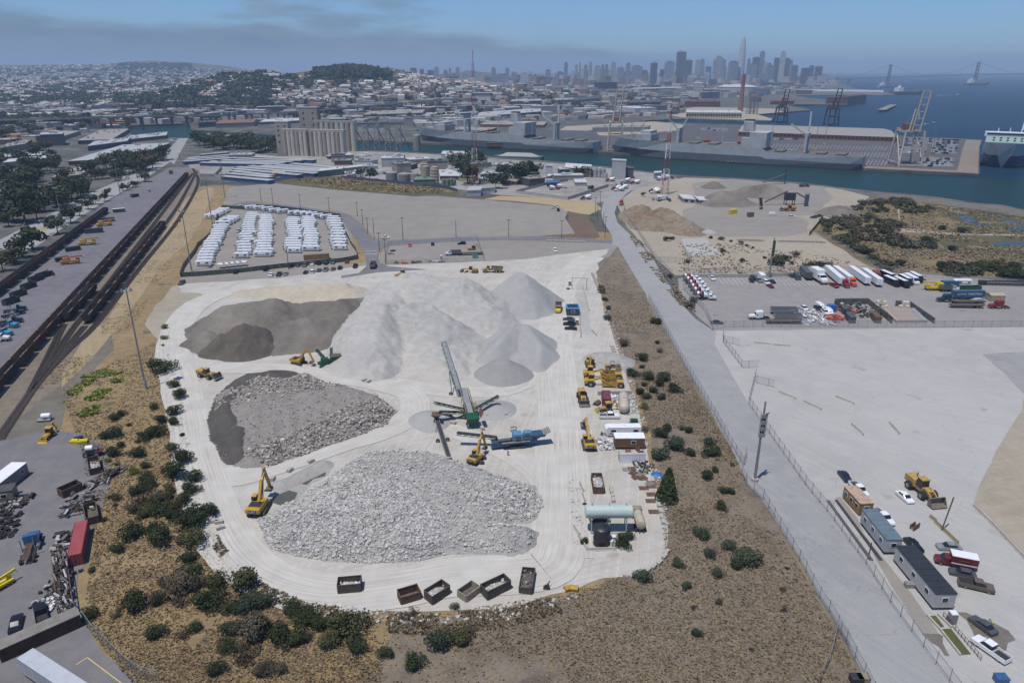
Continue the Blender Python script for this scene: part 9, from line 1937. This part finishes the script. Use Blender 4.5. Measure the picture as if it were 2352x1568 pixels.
for i,(q,s) in enumerate(fl[:95]):plant('tree%d'%(i%4),q,s*RNG.uniform(.6,1.1),random.choice(['dark','blue','olive']),'distant dark tree between the harbour buildings and hill houses','distant trees of the city',.95)
rest=fl[95:];far_q=[(q.x,q.y,q.z) for q,s in rest];hw=[]
for u,v_ in zip(rg.uniform(0,620,1500),rg.uniform(160,250,1500)):
 q=on_hill(u,v_,1700)
 if q is not None and vnoise(q.x/300,q.y/300,6)>.45:hw.append((q.x,q.y,q.z))
for u,v_ in zip(rg.uniform(265,440,500),rg.uniform(149,172,500)):
 q=on_hill(u,v_,4500)
 if q is not None and q.z>88:hw.append((q.x,q.y,q.z))
al=far_q+hw;V,F=stamp(V_,F_,al,np.array([s for q,s in rest]+[RNG.uniform(12,24) for _ in hw])*1.0,RNG.uniform(0,6,len(al)));tag(nmesh('distant_trees',V,F,LG['blue']),'mass of tiny dark trees over the hazy hills','trees',None,'stuff')
def tufts(name,label,polys,n,w,h,mat,seed,thr=.0,sc=9.0):
 rg=np.random.default_rng(seed);xy=np.vstack([scatter_in(p,int(n*f),rg,True) for p,f in polys]);xy=xy[vnoise(xy[:,0]/sc,xy[:,1]/sc,seed)+.25*vnoise(xy[:,0]/2,xy[:,1]/2,seed+1)>thr];k_=len(xy)
 Vt=np.array([(-.5,0,0),(.5,0,0),(.6,.25,.9),(-.35,.2,1),(0,-.5,0),(0,.5,0),(.2,.45,.95),(.25,-.5,.8),(-.4,-.3,0),(.3,.4,0),(.1,.55,1.0),(-.5,-.1,.85)]);Ft=np.arange(12).reshape(3,4)
 V,F=stamp(Vt,Ft,np.column_stack([xy,np.full(k_,.02)]),np.column_stack([w*rg.uniform(.5,1.6,k_)]*2+[h*rg.uniform(.4,1.5,k_)]),rg.uniform(0,6.28,k_),.06,.15,rg); return tag(nmesh(name,V,F,mat),label,name.replace('_',' '),None,'stuff')
GR1=island_mat('dry_grass_blades',[(0,S(168,148,113,.95)),(.5,S(156,137,104,.95)),(.85,S(138,121,93,.95)),(1,S(182,164,128,.95))],.95,.2,2);GR2=island_mat('brown_brush_twigs',[(0,S(150,136,113,1)),(.5,S(138,124,104,1)),(.8,S(156,144,125,1)),(1,S(124,112,95,1))],.95,.2,2);GR3=island_mat('green_weed_leaves',[(0,S(150,158,78,.95)),(.5,S(172,174,96,.95)),(1,S(112,128,66,.95))],.9,.2,2)
left_p=[(190,1040),(140,900),(260,830),(370,780),(400,900),(440,1100),(520,1290),(660,1390),(860,1420),(880,1600),(330,1600),(190,1430),(215,1250)];front_p=[(700,1400),(1000,1410),(1320,1360),(1530,1290),(1500,1000),(1600,900),(1720,1100),(1880,1380),(1990,1580),(1980,1600),(800,1600)];right_p=[(1375,640),(1420,600),(1480,680),(1600,900),(1720,1100),(1560,1250),(1530,1120),(1460,890),(1400,740)]
tufts('dry_grass','dry tan grass covering the slopes',[(left_p,1),(front_p,.25),(right_p,.2)],24000,.3,.17,GR1,300,.36)
tufts('dry_brush','dark brown dry brush in patches on the slopes',[(front_p,1),(right_p,.5),(left_p,.35)],30000,.3,.18,GR2,310,.56,20);tufts('edge_brush','grey brown brush along the foot of the quarry yard',[([(560,1320),(700,1385),(900,1412),(1168,1400),(1320,1358),(1400,1320),(1420,1340),(1320,1400),(1170,1440),(1000,1460),(860,1450),(680,1430),(560,1350),(490,1260),(500,1230)],1)],5200,.45,.4,GR2,320,.52,6)
tufts('green_weeds','bright yellow green weeds left of the quarry',[([(145,905),(180,870),(235,850),(285,855),(280,890),(240,905),(225,950),(185,960),(140,920)],1)],2200,.8,.55,GR3,330,.62,4);tufts('green_weeds','low green weeds along the strip behind the field',[([(650,407),(784,406),(930,421),(1050,440),(1000,448),(784,434)],1)],2500,1.4,.5,GR1,340,.6,30);tufts('marsh_grass','brown scrub covering the brush land by the marsh',[([(1870,530),(1990,460),(2150,470),(2352,500),(2352,635),(2040,628)],1),([(1560,560),(1700,560),(1960,600),(1900,628),(1560,628)],.1),([(1440,535),(1480,560),(1600,720),(1560,700),(1480,600)],.1)],10000,.8,.4,GR2,350,.5,14);tufts('track_weeds','weeds beside the railway tracks',[([(280,680),(360,570),(440,440),(480,440),(440,560),(370,640),(300,760),(200,800)],1),([(60,900),(180,760),(230,800),(140,900)],.4)],3000,.5,.14,GR1,360,.6,10)
SUN_EL,SUN_AZ=math.radians(72),math.radians(42)
sun=bpy.data.lights.new('sun','SUN');so=bpy.data.objects.new('sun',sun);COL.objects.link(so)
sun.energy=3.9;sun.angle=math.radians(.5);sun.color=(1,.965,.92)
d=Vector((math.sin(SUN_AZ)*math.cos(SUN_EL),math.cos(SUN_AZ)*math.cos(SUN_EL),-math.sin(SUN_EL)))
so.rotation_euler=d.to_track_quat('-Z','Y').to_euler()
W=bpy.data.worlds.new('World');SC.world=W;W.use_nodes=True
nt=W.node_tree;bg=nt.nodes['Background']
sky=nt.nodes.new('ShaderNodeTexSky');sky.sky_type='NISHITA';sky.sun_disc=False
sky.sun_elevation=SUN_EL;sky.sun_rotation=math.atan2(-d.x,-d.y)
sky.air_density=1.0;sky.dust_density=.3;sky.ozone_density=3.0;sky.altitude=0
N=nt.nodes.new;Lk=nt.links.new
tc=N('ShaderNodeTexCoord');sep=N('ShaderNodeSeparateXYZ');Lk(tc.outputs['Generated'],sep.inputs[0])
def mth(op,a,b=0.0,c=None):
 n=N('ShaderNodeMath');n.operation=op
 for i,v in enumerate((a,b) if c is None else (a,b,c)):
  if isinstance(v,(int,float)):n.inputs[i].default_value=v
  else :Lk(v,n.inputs[i])
 return n.outputs[0]
az=mth('ARCTAN2',sep.outputs['X'],sep.outputs['Y']);el=mth('ARCSINE',sep.outputs['Z'])
comb=N('ShaderNodeCombineXYZ');Lk(mth('MULTIPLY',az,5.0),comb.inputs[0]);Lk(mth('MULTIPLY',el,22.0),comb.inputs[1])
def wn(scale,off=0,detail=5):
 n=N('ShaderNodeTexNoise');n.inputs['Scale'].default_value=scale;n.inputs['Detail'].default_value=detail;n.inputs['Roughness'].default_value=.55
 m=N('ShaderNodeMapping');m.inputs['Location'].default_value=(off,off*.7,off*.3);Lk(comb.outputs[0],m.inputs[0]);Lk(m.outputs[0],n.inputs['Vector'])
 return n.outputs['Fac']
def sstep(x,a,b):
 n=N('ShaderNodeMapRange');n.interpolation_type='SMOOTHSTEP'
 Lk(x,n.inputs['Value']);n.inputs['From Min'].default_value=a;n.inputs['From Max'].default_value=b
 return n.outputs[0]
edge=mth('ADD',mth('MULTIPLY',mth('SUBTRACT',wn(.8,1.0),.5),.085),mth('MULTIPLY_ADD',az,-.05,.034))
bank=sstep(mth('SUBTRACT',edge,el),-.008,.016)
wisps=mth('MULTIPLY',sstep(wn(1.15,7.0),.45,.62),mth('MULTIPLY',sstep(mth('MULTIPLY',az,-1.0),-.12,.2),.65))
cl=mth('MAXIMUM',mth('MULTIPLY',bank,.92),wisps)
cl=mth('MULTIPLY',cl,sstep(el,.35,.12))
mx=N('ShaderNodeMixRGB');Lk(cl,mx.inputs['Fac'])
tint=N('ShaderNodeMixRGB');tint.blend_type='MULTIPLY';tint.inputs['Fac'].default_value=1
Lk(sky.outputs[0],tint.inputs['Color1']);tint.inputs['Color2'].default_value=SKY_TINT
Lk(tint.outputs[0],mx.inputs['Color1'])
cr=N('ShaderNodeValToRGB');Lk(wn(1.6,3.0),cr.inputs['Fac'])
cr.color_ramp.elements[0].position=.35;cr.color_ramp.elements[0].color=FOG_LO
cr.color_ramp.elements[1].position=.72;cr.color_ramp.elements[1].color=FOG_HI
Lk(cr.outputs[0],mx.inputs['Color2'])
Lk(mx.outputs[0],bg.inputs['Color']);bg.inputs['Strength'].default_value=.105
hz=NT('haze_air');vol=hz.new('ShaderNodeVolumePrincipled')
hz.n.remove(hz.b)
vol.inputs['Density'].default_value=HAZE_D;vol.inputs['Color'].default_value=HAZE_C;vol.inputs['Anisotropy'].default_value=.0
hz.link(vol.outputs[0],hz.n['Material Output'].inputs['Volume'])
mb=MB();mb.box((0,11500,172),(47500,24600,352))
tag(mb.build('haze',hz.m),'pale blue coastal haze filling the air over the bay','haze',None,'stuff')
SC.view_settings.view_transform='Standard';SC.view_settings.look='None';SC.view_settings.exposure=0;SC.view_settings.gamma=1
SC.cycles.use_denoising=True
try:SC.cycles.denoiser='OPENIMAGEDENOISE'
except Exception:pass
SC.cycles.max_bounces=6;SC.cycles.diffuse_bounces=2;SC.cycles.glossy_bounces=2;SC.cycles.transmission_bounces=2
SC.cycles.volume_bounces=0;SC.cycles.transparent_max_bounces=12
SC.cycles.caustics_reflective=False;SC.cycles.caustics_refractive=False
SC.cycles.sample_clamp_indirect=4
SC.cycles.use_adaptive_sampling=False
SC.render.film_transparent=False
purge_prototypes()
